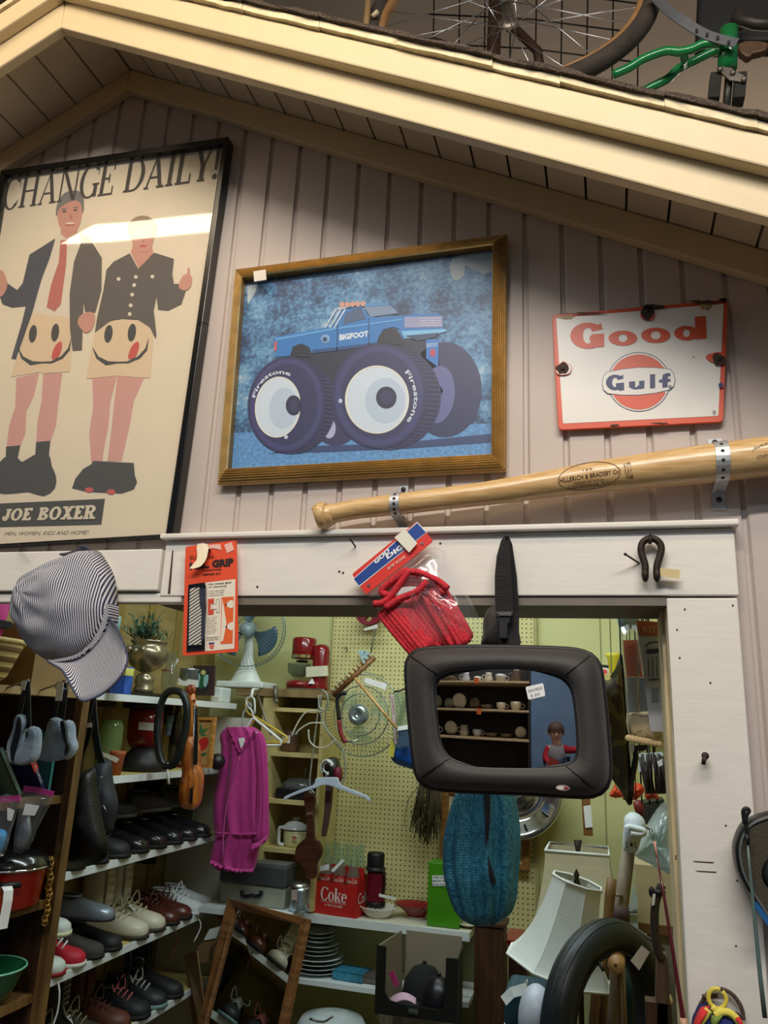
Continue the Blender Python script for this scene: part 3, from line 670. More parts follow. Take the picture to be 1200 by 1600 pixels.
# "Good"
sgl(wr_(262, 248, 92, 68, 66, 26, 30, 330)+[[(305, 195), (332, 181), (334, 205), (312, 212)], [(280, 240), (346, 237), (346, 305), (315, 308), (290, 290)], [(268, 262), (346, 258), (346, 305), (292, 305)], [(272, 262), (272, 250), (300, 240), (300, 262)]], s2, ORNG)
sgl(wr_(444, 261, 75, 39, 52, 19), s2, ORNG); sgl(wr_(615, 246, 76, 40, 50, 19), s2, ORNG)
sgl(wr_(775, 235, 64, 38, 46, 18)+[[(818, 150), (876, 145), (880, 263), (823, 268)]], s2, ORNG)
# roundel
NAVYL = NVY
sgl([arcpx(527, 489, 164, 155, 0, 360, 60)], s2, NVY, 'roundel'); sgl([arcpx(527, 489, 160, 151, 0, 360, 60)], s3, ENW, 'roundel')
sgl([arcpx(527, 489, 152, 143, 200, 340, 40)+[]], s4, ORNG, 'roundel'); sgl([arcpx(527, 489, 152, 143, 22, 158, 40)], s4, ORNG, 'roundel')
band = [(360, 440), (440, 424), (527, 415), (610, 416), (690, 424), (706, 445), (715, 480), (708, 510), (690, 528), (620, 545), (527, 556), (440, 556), (366, 548), (345, 530), (338, 500), (342, 465)]
sgl([[(527+(a-527)*1.012, 487+(b-487)*1.04) for a, b in band]], s4-.0003, NVY, 'roundel'); sgl([band], s4-.0006, ENW, 'roundel')
YB = s4-.0010
sgl(wr_(404, 491, 48, 40, 32, 15, 30, 330)+[[(420, 462), (446, 452), (446, 470), (428, 474)], [(408, 496), (450, 492), (450, 530), (424, 534), (424, 512), (408, 512)]], YB, NVY)
sgl([[(476, 488), (508, 485), (508, 515), (476, 518)], [(528, 484), (556, 481), (556, 522), (530, 526)]]+wr_(510, 506, 34, 21, 22, 10, 180, 360), YB, NVY)
sgl([[(585, 450), (612, 448), (612, 520), (585, 523)]], YB, NVY)
sgl([[(648, 470), (676, 466), (678, 516), (650, 519)], [(632, 478), (692, 472), (692, 487), (632, 492)], [(648, 474), (652, 452), (672, 443), (692, 444), (692, 458), (680, 460), (676, 474)]], YB, NVY)
for a, b in ((690, 514), (920, 646)):
    sgl(wr_(a, b, 9, 9, 2.5, 2.5)+[arcpx(a, b, 3, 4)], YB, NVY, 'mark')
RUST = M((66, 50, 40), .85, var=.5, sc=200, bump=.6, name='bare_rusty_metal'); STAIN = M((176, 150, 100), .5, var=.3, sc=90, name='rust_stain')
def blob(cx, cy, rx, ry, y, mat, nm, n=15, j=.3, seed=1):
    r_ = random.Random(seed); sgl([smoothpx([(cx+rx*cos(2*pi*k/n)*(1+r_.uniform(-j, j)), cy+ry*sin(2*pi*k/n)*(1+r_.uniform(-j, j))) for k in range(n)], 2)], y, mat, nm)
blob(150, 152, 40, 12, s2, STAIN, 'rust_stain', seed=2); blob(880, 90, 32, 26, s2, STAIN, 'rust_stain', seed=3); blob(812, 360, 6, 4, s2, STAIN, 'rust_stain', seed=4)
blob(572, 130, 36, 36, YB-.0002, ORNG, 'chip', 12, .25, 5); blob(572, 128, 32, 36, YB-.0005, RUST, 'chip', 12, .25, 6); blob(600, 97, 62, 13, YB-.0005, RUST, 'chip', 12, .3, 7)
blob(136, 422, 46, 36, YB-.0002, ORNG, 'chip', 12, .2, 8); blob(136, 422, 42, 32, YB-.0004, ENW, 'chip', 12, .2, 8); blob(130, 420, 34, 30, YB-.0007, RUST, 'chip', 12, .2, 9)
blob(935, 362, 48, 30, YB-.0002, ORNG, 'chip', 12, .25, 10); blob(945, 372, 38, 30, YB-.0005, RUST, 'chip', 12, .2, 11)
blob(870, 72, 110, 7, YB-.0005, RUST, 'chip', 18, .5, 12); blob(250, 132, 110, 4, YB-.0005, RUST, 'chip', 14, .5, 13); blob(955, 505, 14, 14, YB-.0005, NVY, 'chip', 9, .3, 14); blob(400, 716, 22, 7, YB-.0005, RUST, 'chip', 9, .3, 15); blob(640, 705, 46, 5, YB-.0005, RUST, 'chip', 14, .4, 16); blob(965, 62, 22, 10, YB-.0005, INK, 'chip', 9, .3, 17)
for a, b in ((575, 118), (132, 420), (944, 370)):
    p = at(*c6((a, b))[0], YB-.001); G().ell(p, (.0035, .002, .0035), n=12).mk('screw_head', DARKIRON, si)

# ---- baseball bat
BY_ = 1.158
prof = [(494.5, 799, 817), (496, 788, 826), (502, 784, 828), (509, 784, 827), (513, 787, 823), (519, 786.5, 818.5), (530, 785, 816), (559, 779, 811), (620, 771, 805), (701, 760, 796), (760, 752, 790), (800, 745, 786), (840, 738, 780), (885, 729, 775), (930, 720, 770), (1020, 706, 763), (1101, 694, 756), (1200, 681, 745), (1300, 668, 734), (1335, 666, 728), (1345, 676, 715)]
bat = thing('baseball_bat', 'pale wooden baseball bat strapped level across the wall', 'bat', at(900, 790, BY_))
pts = [at(a, (b+c)/2, BY_) for a, b, c in prof]; rad = [(c-b)/2*mp(a, (b+c)/2, BY_)*.985 for a, b, c in prof]
pts2, rad2 = [], []
for i in range(len(pts)-1):
    for k in range(4): t = k/4; pts2.append(pts[i].lerp(pts[i+1], t)); rad2.append(rad[i]*(1-t)+rad[i+1]*t)
pts2.append(pts[-1]); rad2.append(rad[-1])
G().tube(pts2, rad2, 32).mk('bat_body', wood((222, 186, 132), (198, 156, 100), 9, (2.2, 26, 26), .35, .4, 'ash_wood'), bat)
def onbat(px, py, lift=.0006):                     # point of the bat's round surface seen at a pixel
    x = at(px, py, BY_).x; j = min(range(len(pts2)), key=lambda k: abs(pts2[k].x-x))
    if j+1 < len(pts2) and x > pts2[j].x: t = (x-pts2[j].x)/(pts2[j+1].x-pts2[j].x); c = pts2[j].lerp(pts2[j+1], t); r_ = rad2[j]*(1-t)+rad2[j+1]*t
    else: c = pts2[j]; r_ = rad2[j]
    d = ray(px, py); o = V((0, 0, CZ)); dn = V((d.x, d.y, d.z)).normalized()
    ax = (pts2[-2]-pts2[20]).normalized(); oc = o-c
    A1 = dn-ax*dn.dot(ax); B1 = oc-ax*oc.dot(ax); a_ = A1.dot(A1); b_ = 2*A1.dot(B1); c_ = B1.dot(B1)-(r_+lift)**2
    disc = max(0, b_*b_-4*a_*c_); t = (-b_-disc**.5)/(2*a_); return o+dn*t
c8 = cv(840, 660, 3.333); BRAND = M((78, 54, 34), .7, var=.2, name='burned_brand')
def battxt(s, bl, br, tr, tl_, nm='brand_lettering', **k):
    def fr(u, v):
        a = [bl[i]*(1-u)+br[i]*u for i in (0, 1)]; b = [tl_[i]*(1-u)+tr[i]*u for i in (0, 1)]
        return onbat(*c8((a[0]*(1-v)+b[0]*v, a[1]*(1-v)+b[1]*v))[0])
    return txt(s, fr, (0, 1, 0, 1), BRAND, bat, nm, **k)
battxt('125', (235, 254), (285, 246), (283, 236), (233, 244)); battxt('HILLERICH & BRADSBY Co', (116, 314), (425, 264), (422, 242), (113, 290), bold=.01)
battxt('MADE IN U.S.A.', (190, 322), (348, 300), (346, 290), (188, 311)); battxt('LOUISVILLE, KY.', (166, 352), (382, 322), (378, 304), (162, 332))
g = G()
o_ = arcpx(269, 280, 165, 72, 0, 360, 60, -9); i_ = arcpx(269, 280, 162, 69.5, 0, 360, 60, -9)
for k in range(60): g.flat([onbat(*c8(p)[0]) for p in (o_[k], o_[(k+1) % 60], i_[(k+1) % 60], i_[k])])
g.mk('brand_oval', BRAND, bat, recalc=False)
battxt('POWERIZED', (462, 298), (500, 290), (482, 205), (446, 212)); battxt('Jackie', (1118, 152), (1200, 118), (1196, 98), (1118, 128), shear=.3); battxt('LOUISVILLE SLUGGER', (1142, 186), (1330, 156), (1330, 144), (1142, 170))
def bracket(name, label, xs0, xs1, ytop, ytopend, ybotend, n=8):
    t = thing(name, label, 'bracket', at((xs0+xs1)/2, ybotend, 1.198), 'perforated straps holding the bat')
    w_ = (xs1-xs0)*mp(xs0, ytop, BY_); xm = (xs0+xs1)/2
    j = min(range(len(pts2)), key=lambda k: abs(pts2[k].x-at(xm, (ytopend+ybotend)/2, BY_).x)); c = pts2[j]; r_ = rad2[j]+.0012
    path = [V((c.x, 1.197, at(xm, ytop, 1.197).z)), V((c.x, 1.197, c.z+r_+.002))]
    path += [c+V((0, -r_*cos(a), r_*sin(a))) for a in [radians(80-160*k/12) for k in range(13)]]
    path += [V((c.x, 1.197, c.z-r_-.004)), V((c.x, 1.197, at(xm, ybotend, 1.197).z))]
    G().strap(path, w_, .0012, (1, 0, .1)).mk('strap', M((190, 192, 194), .5, .75, var=.1, name='galvanised'), t)
    g = G(); h = 0
    for k in range(1, 12, 2):
        a = radians(80-160*k/12); p = c+V((0, -(r_+.0008)*cos(a), (r_+.0008)*sin(a))); nn = V((0, -cos(a), sin(a))); tt = V((0, sin(a), cos(a)))
        g.flat([p+V((1, 0, 0))*.0026*cos(b)+tt*.0026*sin(b) for b in [2*pi*q/10 for q in range(10)]])
    g.mk('strap_hole', M((40, 34, 28), .9, name='dark_hole'), t, recalc=False)
    g = G()
    for z in (at(xm, ytop+5, 1.195).z, at(xm, ybotend-16, 1.195).z): g.ell((c.x, 1.195, z), (.0042, .0025, .0042), n=12)
    g.mk('screw', DARKIRON, t)
bracket('strap_bracket', 'short perforated metal strap over the bat handle', 610, 625, 760, 772, 826)
bracket('strap_bracket', 'long perforated metal strap over the thick end of the bat', 1106, 1126, 686, 690, 797)

# ---- engineer cap
cc = cv(0, 830, 5.0)
cap = thing('striped_cap', 'blue and white striped engineer cap hanging on the header board', 'cap', at(110, 1090, 1.15))
ST1 = stripes((214, 212, 216), (44, 50, 80), 95, .85, 'X', radians(3), .5, name='hickory_stripe')
ST2 = stripes((214, 212, 216), (44, 50, 80), 95, .85, 'X', radians(-38), .5, name='hickory_stripe_bias')
ST3 = stripes((214, 212, 216), (44, 50, 80), 95, .85, 'X', radians(20), .5, name='hickory_stripe_brim')
crown = smoothpx(cc((635, 118), (560, 150), (470, 175), (350, 250), (205, 335), (140, 470), (110, 620), (100, 760), (150, 870), (250, 985), (330, 1010), (520, 988), (640, 950), (740, 860), (800, 740), (838, 620), (832, 480), (805, 320), (740, 195), (690, 130)), 3)
rw = random.Random(4)
def wrk(u, s): return .0035*sin(2*pi*2*u+3*s)*s*(1-s)*4+.003*sin(2*pi*5*u-9*s)*s*(1-s)*3+.004*sin(5+16*s+2*pi*u)*(1-s)*s*3
dome(G(), crown, 1.158, .072, 12, wrk, (430, 0) and (75, 935)).mk('crown', ST1, cap)
bnd = smoothpx(cc((840, 560), (846, 640), (826, 740), (760, 850), (660, 950), (560, 1000), (420, 1022), (370, 1012), (520, 985), (625, 945), (720, 855), (785, 740), (812, 620)), 2)
g = G(); g.plate(bnd, 1.10, .03); g.mk('band', ST2, cap)
brim_o = cc((372, 1016), (430, 1050), (485, 1085), (530, 1160), (590, 1270), (640, 1326), (720, 1310), (830, 1250), (940, 1140), (985, 1050), (996, 980), (960, 860), (905, 745), (850, 675))
brim_i = cc((372, 1010), (420, 1015), (470, 1012), (530, 1000), (580, 985), (620, 965), (665, 935), (710, 895), (750, 850), (780, 805), (805, 760), (822, 720), (835, 690), (846, 660))
bo, bi = smoothpx(brim_o, 2, False), smoothpx(brim_i, 2, False)
def brimf(u, v):
    k = u*(len(bo)-1); i = min(int(k), len(bo)-2); t = k-i
    a = V(bo[i]).lerp(V(bo[i+1]), t); b = V(bi[i]).lerp(V(bi[i+1]), t); p = b.lerp(a, v)
    return at(p.x, p.y, 1.112-.05*v*(.35+.65*sin(pi*u)))
G().grid(brimf, 40, 8).mk('brim', ST3, cap, solid=.003)
g = G(); g.tube([brimf(k/40, 1) for k in range(41)], .0018, 6); g.mk('brim_edge', M((70, 74, 96), .9, name='edge_binding'), cap)
g = G(); g.tube([at(*p, 1.155) for p in smoothpx(cc((470, 180), (520, 175), (600, 150), (640, 120), (700, 150), (760, 240), (790, 310)), 3, False)], .0022, 6); g.mk('seam', M((52, 56, 84), .9, name='seam_thread'), cap)
G().plate(smoothpx(cc((470, 180), (560, 158), (630, 122), (600, 160), (540, 182), (480, 190)), 2), 1.128, .02).mk('back_opening', M((70, 66, 78), .9, name='cap_lining'), cap)
nl = thing('nail', 'bent wire nail holding the striped cap', 'nail', at(30, 855, 1.16)); G().tube([at(28, 851, 1.168), at(35, 855, 1.15), at(42, 860, 1.148)], .0012, 6).mk('shank', DARKIRON, nl)

# ---- red repair kit card
cr = cv(280, 840, 8.42)
rk_ = thing('repair_kit_card', 'orange red carded furniture repair kit pinned to the header board', 'repair kit', at(328, 1024, 1.16))
def cy(px, py): return 1.161-.010*(py-846)/172      # the card leans out at the foot
def cl(name, pts, lift, mat, sm=0, parent=None):
    q = cr(*pts)
    if sm: q = smoothpx(q, sm)
    return G().flat([at(a, b, cy(a, b)-lift) for a, b in q]).mk(name, mat, parent or rk_, recalc=False)
REDC = M((232, 82, 46), .45, var=.03, coat=.2, name='orange_card')
g = G(); o_ = cr(*rr([(83, 118), (755, 35), (778, 1500), (44, 1556)], 30)); fr_ = [at(a, b, cy(a, b)) for a, b in o_]; g.prism(fr_, (0, .0012, 0)); card = g.mk('card', REDC, rk_)
CW = P_((232, 222, 204)); CO = P_((228, 98, 40)); CK = P_((40, 24, 22))
cl('white_panel', [(345, 592), (740, 546), (725, 1460), (338, 1496)], .0005, CW, parent=card)
cl('blister_recess', [(120, 620), (200, 608), (330, 590), (352, 640), (358, 740), (348, 900), (336, 1488), (95, 1508)], .001, M((22, 22, 26), .2, var=.1, coat=.4, name='black_blister'), parent=card)
g = G(); q = cr((140, 668), (255, 655), (268, 900), (290, 960), (284, 1405), (122, 1415)); g.prism([at(a, b, cy(a, b)-.006) for a, b in q], (0, .004, 0))
g.mk('metal_strip', stripes((226, 222, 210), (84, 80, 76), 62, .4, 'Z', radians(35), .5, name='knurled_strip'), rk_)
g = G(); q = cr((262, 690), (335, 668), (345, 900), (325, 1300), (290, 1400), (290, 960), (265, 890)); g.prism([at(a, b, cy(a, b)-.005) for a, b in q], (0, .004, 0)); g.mk('plastic_wedge', M((58, 62, 74), .25, var=.2, name='dark_plastic'), rk_)
g = G(); q = cr((112, 630), (350, 600), (338, 1480), (100, 1500)); g.prism([at(a, b, cy(a, b)-.009) for a, b in q], (0, .008, 0)); g.mk('blister', CLEAR, rk_)
def ct(s, bl, br, tr, tl_, mat, **k):
    def fr(u, v):
        a = V(bl).lerp(V(br), u); b = V(tl_).lerp(V(tr), u); p = cr(tuple(a.lerp(b, v)))[0]; return at(*p, cy(*p)-.0011)
    return txt(s, fr, (0, 1, 0, 1), mat, card, **k)
ct('MEL. GRIP', (135, 420), (715, 372), (715, 265), (138, 330), CK, bold=.06)
ct('MY', (135, 268), (200, 262), (200, 232), (138, 238), CK); ct("WONDER'S", (140, 300), (455, 272), (455, 232), (142, 262), CK); ct('FURNITURE', (306, 445), (552, 428), (552, 404), (306, 420), CK, bold=.03); ct('REPAIR KIT', (312, 500), (552, 484), (552, 458), (312, 472), CK, bold=.03)
ct('No messy glue', (386, 632), (685, 606), (685, 572), (388, 604), CK, bold=.02, shear=.15); ct('or clamping', (386, 668), (622, 648), (624, 624), (388, 642), CK, bold=.02, shear=.15)
for k, s in enumerate(('1 FAST AND SURE', '2 QUICK BETWEEN', '3 HOLDS SECURE')): ct(s, (386, 716+29*k), (595-8*k, 700+29*k), (595-8*k, 684+29*k), (386, 700+29*k), CK)
for k in range(9): ct(('JUST INSERT', 'TO ANY', 'FURNITURE', 'HARD GRIP', 'IN ALL', 'STRENGTH', 'OF STEEL', 'GRIP BITES', 'HOLDS TIGHT')[k], (370, 1060+26*k), (500-14*(k % 3), 1052+26*k), (500-14*(k % 3), 1038+26*k), (370, 1046+26*k), P_((110, 90, 80)))
ct('MONEY BACK', (362, 1330), (525, 1318), (525, 1298), (362, 1310), CK); ct('GUARANTEE', (362, 1358), (512, 1348), (512, 1330), (362, 1338), CK)
cl('emblem', [(388, 1382), (462, 1376), (460, 1398), (388, 1404)], .001, P_((70, 50, 120)), parent=card); cl('emblem', [(395, 1410), (458, 1404), (458, 1450), (428, 1468), (396, 1452)], .001, P_((214, 110, 100)), parent=card)
cl('diagram', [(380, 808), (458, 800), (456, 868), (412, 872), (412, 950), (455, 948), (452, 1012), (380, 1018)], .001, P_((208, 70, 40)), parent=card)
cl('diagram', [(487, 815), (528, 810), (528, 985), (487, 990), (487, 945), (428, 948), (428, 878), (487, 872)], .001, CK, parent=card); cl('diagram', [(491, 820), (524, 816), (524, 980), (491, 984), (491, 938), (432, 942), (432, 882), (491, 878)], .0014, CW, parent=card)
cl('diagram', [(556, 785), (718, 775), (702, 1390), (543, 1400)], .001, CO, parent=card); cl('diagram', [(566, 800), (585, 900), (622, 1130), (575, 1365), (548, 1365)], .0014, CW, parent=card)
for a, b in ((665, 880), (670, 1170)): cl('diagram', [(a-45, b), (a-10, b-45), (a+45, b-55), (a+40, b+45), (a-20, b+35)], .0014, CW, 2, parent=card); cl('diagram', [(a-62, b-5), (a-40, b-12), (a-40, b+14), (a-58, b+16)], .0016, CK, parent=card)
cl('label_remnant', [(395, 95), (540, 85), (558, 165), (500, 150), (440, 140), (395, 150)], .001, P_((238, 190, 178)), parent=card); cl('label_remnant', [(590, 95), (690, 58), (722, 160), (630, 205)], .001, P_((238, 186, 172)), parent=card)
g = G(); q = cr((240, 82), (382, 90), (376, 200), (350, 290), (300, 360), (240, 395), (135, 405), (225, 300), (236, 200)); g.prism([at(a, b, cy(a, b)-.004-.012*max(0, (b-855)/32)) for a, b in smoothpx(q, 2)], (0, .0006, 0)); tg = g.mk('price_tag', M((236, 222, 190), .7, var=.03, name='tag_card'), rk_)
G().tube([at(328, 859, 1.172), at(327, 859, 1.145)], .002, 8).mk('pin', DARKIRON, rk_)

# ---- packaged rope
cp = cv(540, 810, 7.5); cb = cv(520, 800, 4.0)
ro = thing('packaged_rope', 'red rope in a clear bag with a red and blue header card', 'rope', at(660, 1030, 1.14))
def yl(px, py): return 1.158-.022*max(0, min(1, (py-830)/120))
g = G(); q = cp(*rr([(838, 30), (1028, 265), (238, 892), (72, 655)], 30)); g.prism([at(a, b, 1.150) for a, b in q], (0, .002, 0)); hc = g.mk('header_card', M((222, 58, 50), .4, var=.03, coat=.3, name='red_card'), ro)
def cpl(name, pts, y, mat): return G().flat([at(a, b, y) for a, b in cp(*pts)]).mk(name, mat, hc, recalc=False)
WH = P_((236, 236, 236)); BLU = M((38, 74, 150), .4, var=.05, name='blue_ink')
cpl('card_stripe', [(838, 40), (955, 160), (160, 800), (90, 705)], 1.1496, WH); cpl('card_stripe', [(838, 52), (940, 163), (157, 786), (97, 708)], 1.1492, BLU)
def cpt(s, bl, br, tr, tl_, mat=WH, **k): return txt(s, quad(*cp(bl, br, tr, tl_), 1.1488), (0, 1, 0, 1), mat, hc, **k)
cpt('GOD', (350, 540), (520, 392), (500, 340), (325, 492), bold=.05); cpt('DIG', (490, 480), (690, 345), (655, 295), (468, 432), bold=.05); cpt('AMP ROPE', (495, 610), (705, 460), (690, 430), (478, 580), P_((240, 190, 180)), bold=.02)
G().plate(cp((695, 125), (840, 290), (745, 400), (572, 222)), 1.144, .0008).mk('price_tag', M((232, 230, 212), .7, var=.03, name='tag_card'), ro)
for a, b in ((895, 292), (268, 785)): G().flat([at(*p, 1.1485) for p in arcpx(*cp((a, b))[0], 2.2, 2.2, n=12)]).mk('staple', STEEL, hc, recalc=False)
ROPE = M((206, 38, 52), .75, var=.3, sc=300, bump=.8, bsc=500, name='red_rope')
rnd = random.Random(3)
def hank(x0, y0, x1, y1, wid, n, y):               # folded skein of rope
    a, b = V((x0, y0)), V((x1, y1)); d = (b-a).normalized(); s_ = V((-d.y, d.x))
    for k in range(n):
        o = (k-(n-1)/2)/n*wid; yy = y-.008*cos(o/wid*3)+rnd.uniform(-.002, .002); g = G(); e = rnd.uniform(-4, 4)
        P = [a+s_*o*.8-d*2, a+s_*o, a.lerp(b, .3)+s_*(o*1.05), a.lerp(b, .7)+s_*(o*1.05), b+s_*o+d*e, b+s_*(o*.9)+d*(e+4)]
        P = smoothpx([tuple(p) for p in P], 4, False)
        g.tube([at(p[0], p[1], yy+.006*((i/len(P)-.5)**2)*4) for i, p in enumerate(P)], .0049, 7); g.mk('rope_strand', ROPE, ro)
hank(640, 938, 690, 1006, 34, 5, 1.136); hank(610, 950, 662, 1013, 44, 8, 1.125); hank(673, 924, 717, 1000, 44, 8, 1.128)
g = G()
for k in range(4):
    yy = 1.112+.004*k; P = smoothpx([(596+3*k, 920), (640, 893+6*k), (680, 905+5*k), (700-6*k, 920+8*k)], 4, False); g.tube([at(a, b, yy) for a, b in P], .005, 7)
g.tube([at(a, b, 1.112) for a, b in smoothpx([(584, 944), (604, 938), (630, 905), (637, 894), (630, 893), (606, 912), (596, 924), (606, 930)], 4, False)], .0055, 7)
g.tube([at(a, b, 1.11) for a, b in smoothpx([(602, 950), (625, 935), (650, 925), (668, 908)], 4, False)], .0055, 7)
g.mk('rope_tie', ROPE, ro)
bagf = smoothpx(cb((215, 512), (240, 560), (300, 650), (380, 740), (475, 880), (500, 905), (640, 880), (850, 845), (930, 800), (935, 735), (850, 540), (760, 395), (622, 200)), 3)
def bw(u, s): return .004*sin(40*u+5*s)*(1-s)+.003*sin(77*u-11*s)
dome(G(), bagf, 1.152, .044, 8, bw, (660, 930), back=False, p=.35).mk('clear_bag', BAGPLASTIC, ro)

# ---- baby mirror
cm = cv(600, 980, 3.158)
mi = thing('car_seat_mirror', 'black padded rectangular mirror hanging from a strap on the header board', 'mirror', at(790, 1240, 1.13))
outer = cm((112, 210), (120, 160), (145, 130), (200, 110), (380, 100), (540, 100), (700, 103), (850, 108), (950, 116), (1020, 140), (1060, 190), (1075, 270), (1090, 400), (1103, 550), (1112, 680), (1108, 750), (1085, 800), (1040, 826), (980, 832), (850, 826), (700, 816), (550, 811), (400, 805), (270, 795), (200, 775), (165, 730), (150, 660), (138, 560), (128, 450), (118, 330))
inner = cm((245, 310), (255, 270), (290, 240), (350, 222), (450, 212), (560, 206), (660, 208), (750, 216), (830, 232), (885, 255), (922, 295), (940, 350), (950, 430), (957, 510), (961, 590), (955, 640), (930, 670), (880, 685), (800, 691), (700, 695), (600, 694), (500, 692), (430, 684), (370, 670), (320, 645), (290, 605), (272, 560), (262, 500), (254, 440), (248, 370))
def resamp(pts, n, c):
    pts = smoothpx(pts, 6); out = []; an = sorted((math.atan2(b-c[1], a-c[0]), a, b) for a, b in pts)
    for k in range(n):
        t = -pi+2*pi*k/n; lo = max([q for q in an if q[0] <= t] or [(an[-1][0]-2*pi,)+an[-1][1:]]); hi = min([q for q in an if q[0] > t] or [(an[0][0]+2*pi,)+an[0][1:]])
        f = (t-lo[0])/(hi[0]-lo[0]+1e-9); out.append((lo[1]+(hi[1]-lo[1])*f, lo[2]+(hi[2]-lo[2])*f))
    return out
MCN = (791, 1125); NO = 96; oo = resamp(outer, NO, MCN); ii = resamp(inner, NO, MCN); MY = 1.078
rings = []
for t, dy in ((0, .022), (0, .01), (.02, -.004), (.2, -.016), (.5, -.024), (.8, -.024), (.97, -.016), (1.0, -.008), (1.0, .0)):
    rings.append([at(a+(c-a)*t, b+(d-b)*t, MY+dy) for (a, b), (c, d) in zip(oo, ii)])
PAD = M((54, 50, 48), .62, var=.12, sc=9, bump=.35, bsc=60, sheen=.1, name='black_padded_fabric')
g = G(); n = NO; vs = [p for r_ in rings for p in r_]; g.add(vs, [(i*n+k, i*n+(k+1) % n, (i+1)*n+(k+1) % n, (i+1)*n+k) for i in range(len(rings)-1) for k in range(n)], True)
g.flat(rings[0][::-1]); g.mk('padded_frame', PAD, mi)
PIP = M((26, 25, 26), .5, var=.1, name='piping')
G().tube(rings[1], .0042, 8, True).mk('piping', PIP, mi); G().tube(rings[7], .0035, 8, True).mk('piping', PIP, mi)
for cx, cy_, dx, dy in ((oo[0], ii[0], 0, 0),): pass
for ang in (-146, -36, 36, 146):                    # stitched corner seams
    k = min(range(NO), key=lambda q: abs((math.degrees(-pi+2*pi*q/NO)-ang+180) % 360-180)); G().tube([rings[j][k]+V((0, -.0006, 0)) for j in range(2, 8)], .001, 6).mk('seam', PIP, mi)
RM = .95; mc = at(*MCN, MY-.008)
g = G(); n2 = 14; vs = []
for j in range(n2):
    s = 1-j/n2
    for a, b in ii: p = at(MCN[0]+(a-MCN[0])*s, MCN[1]+(b-MCN[1])*s, MY-.002); d2 = (p.x-mc.x)**2+(p.z-mc.z)**2; vs.append(p+V((0, -(.0120-d2/(2*RM)), 0)))
vs.append(mc+V((0, .006-.0120, 0))); N = NO
g.add(vs, [(j*N+k, j*N+(k+1) % N, (j+1)*N+(k+1) % N, (j+1)*N+k) for j in range(n2-1) for k in range(N)]+[((n2-1)*N+k, (n2-1)*N+(k+1) % N, n2*N) for k in range(N)], True)
MIRR = bpy.data.materials.new('mirror_acrylic'); MIRR.use_nodes = True; b_ = MIRR.node_tree.nodes['Principled BSDF']; b_.inputs['Metallic'].default_value = 1; b_.inputs['Roughness'].default_value = .012; b_.inputs['Base Color'].default_value = (.72, .75, .78, 1)
g.mk('mirror_face', MIRR, mi)
G().plate(cm(*rr([(698, 295), (785, 275), (796, 338), (712, 358)], 8)), MY-.020, .001).mk('price_sticker', TAGW, mi)
txt('REAR MIRROR', quad(*cm((714, 322), (782, 306), (780, 292), (711, 308)), MY-.0206), (0, 1, 0, 1), P_((120, 122, 130)), mi); txt('3.50', quad(*cm((724, 345), (770, 334), (768, 322), (722, 332)), MY-.0206), (0, 1, 0, 1), P_((120, 122, 130)), mi)
lg = G().plate(arcpx(600+882/3.158, 980+793/3.158, 11, 4.5, rot=4), MY-.0275, .003).mk('logo_patch', M((150, 140, 134), .5, name='logo_grey'), mi)
lay('logo_mark', arcpx(600+872/3.158, 980+793/3.158, 6, 3, rot=4), MY-.0282, P_((210, 200, 192)), lg); lay('logo_mark', cm((888, 788), (912, 786), (912, 796), (888, 800)), MY-.0284, P_((150, 50, 44)), lg)
WEB = M((20, 20, 22), .8, var=.2, bump=.8, bsc=260, stretch=(.2, 1, 3), name='webbing')
G().strap([at(a, b, y) for a, b, y in ((791, 838, 1.168), (789, 846, 1.155), (787, 870, 1.152), (786, 900, 1.150), (787, 930, 1.149), (789, 965, 1.148))], [.006, .012, .021, .0245, .026, .026], .003).mk('strap', WEB, mi)
G().strap([at(a, b, y) for a, b, y in ((792, 838, 1.170), (794, 850, 1.168), (796, 900, 1.168), (797, 960, 1.166), (796, 1012, 1.15))], [.006, .012, .022, .027, .027], .003).mk('strap', WEB, mi)
g = G(); g.plate(cb((1018, 625), (1128, 622), (1124, 648), (1110, 655), (1105, 690), (1092, 700), (1090, 790), (1040, 790), (1038, 700), (1030, 660), (1020, 655)), 1.140, .012); g.mk('buckle', M((46, 46, 48), .35, var=.1, name='buckle_plastic'), mi, bevel=.0015)
G().bx(*[v for v in (at(779, 955, 1.139).x, at(799, 955, 1.139).x)], 1.137, 1.141, at(789, 962, 1.139).z, at(789, 956, 1.139).z).mk('buckle_bar', M((150, 148, 140), .3, .8, name='worn_metal'), mi)
g = G(); dome(g, smoothpx(cb((942, 845), (938, 760), (940, 680), (960, 620), (1000, 585), (1060, 575), (1120, 590), (1150, 640), (1162, 740), (1160, 845)), 3), 1.18, .02, 5); g.mk('fabric_tab', PAD, mi)
nl = thing('nail', 'nail head at the top of the mirror strap', 'nail', at(791, 838, 1.17)); G().tube([at(791, 840, 1.176), at(792, 838, 1.148)], .0016, 8).mk('shank', DARKIRON, nl)

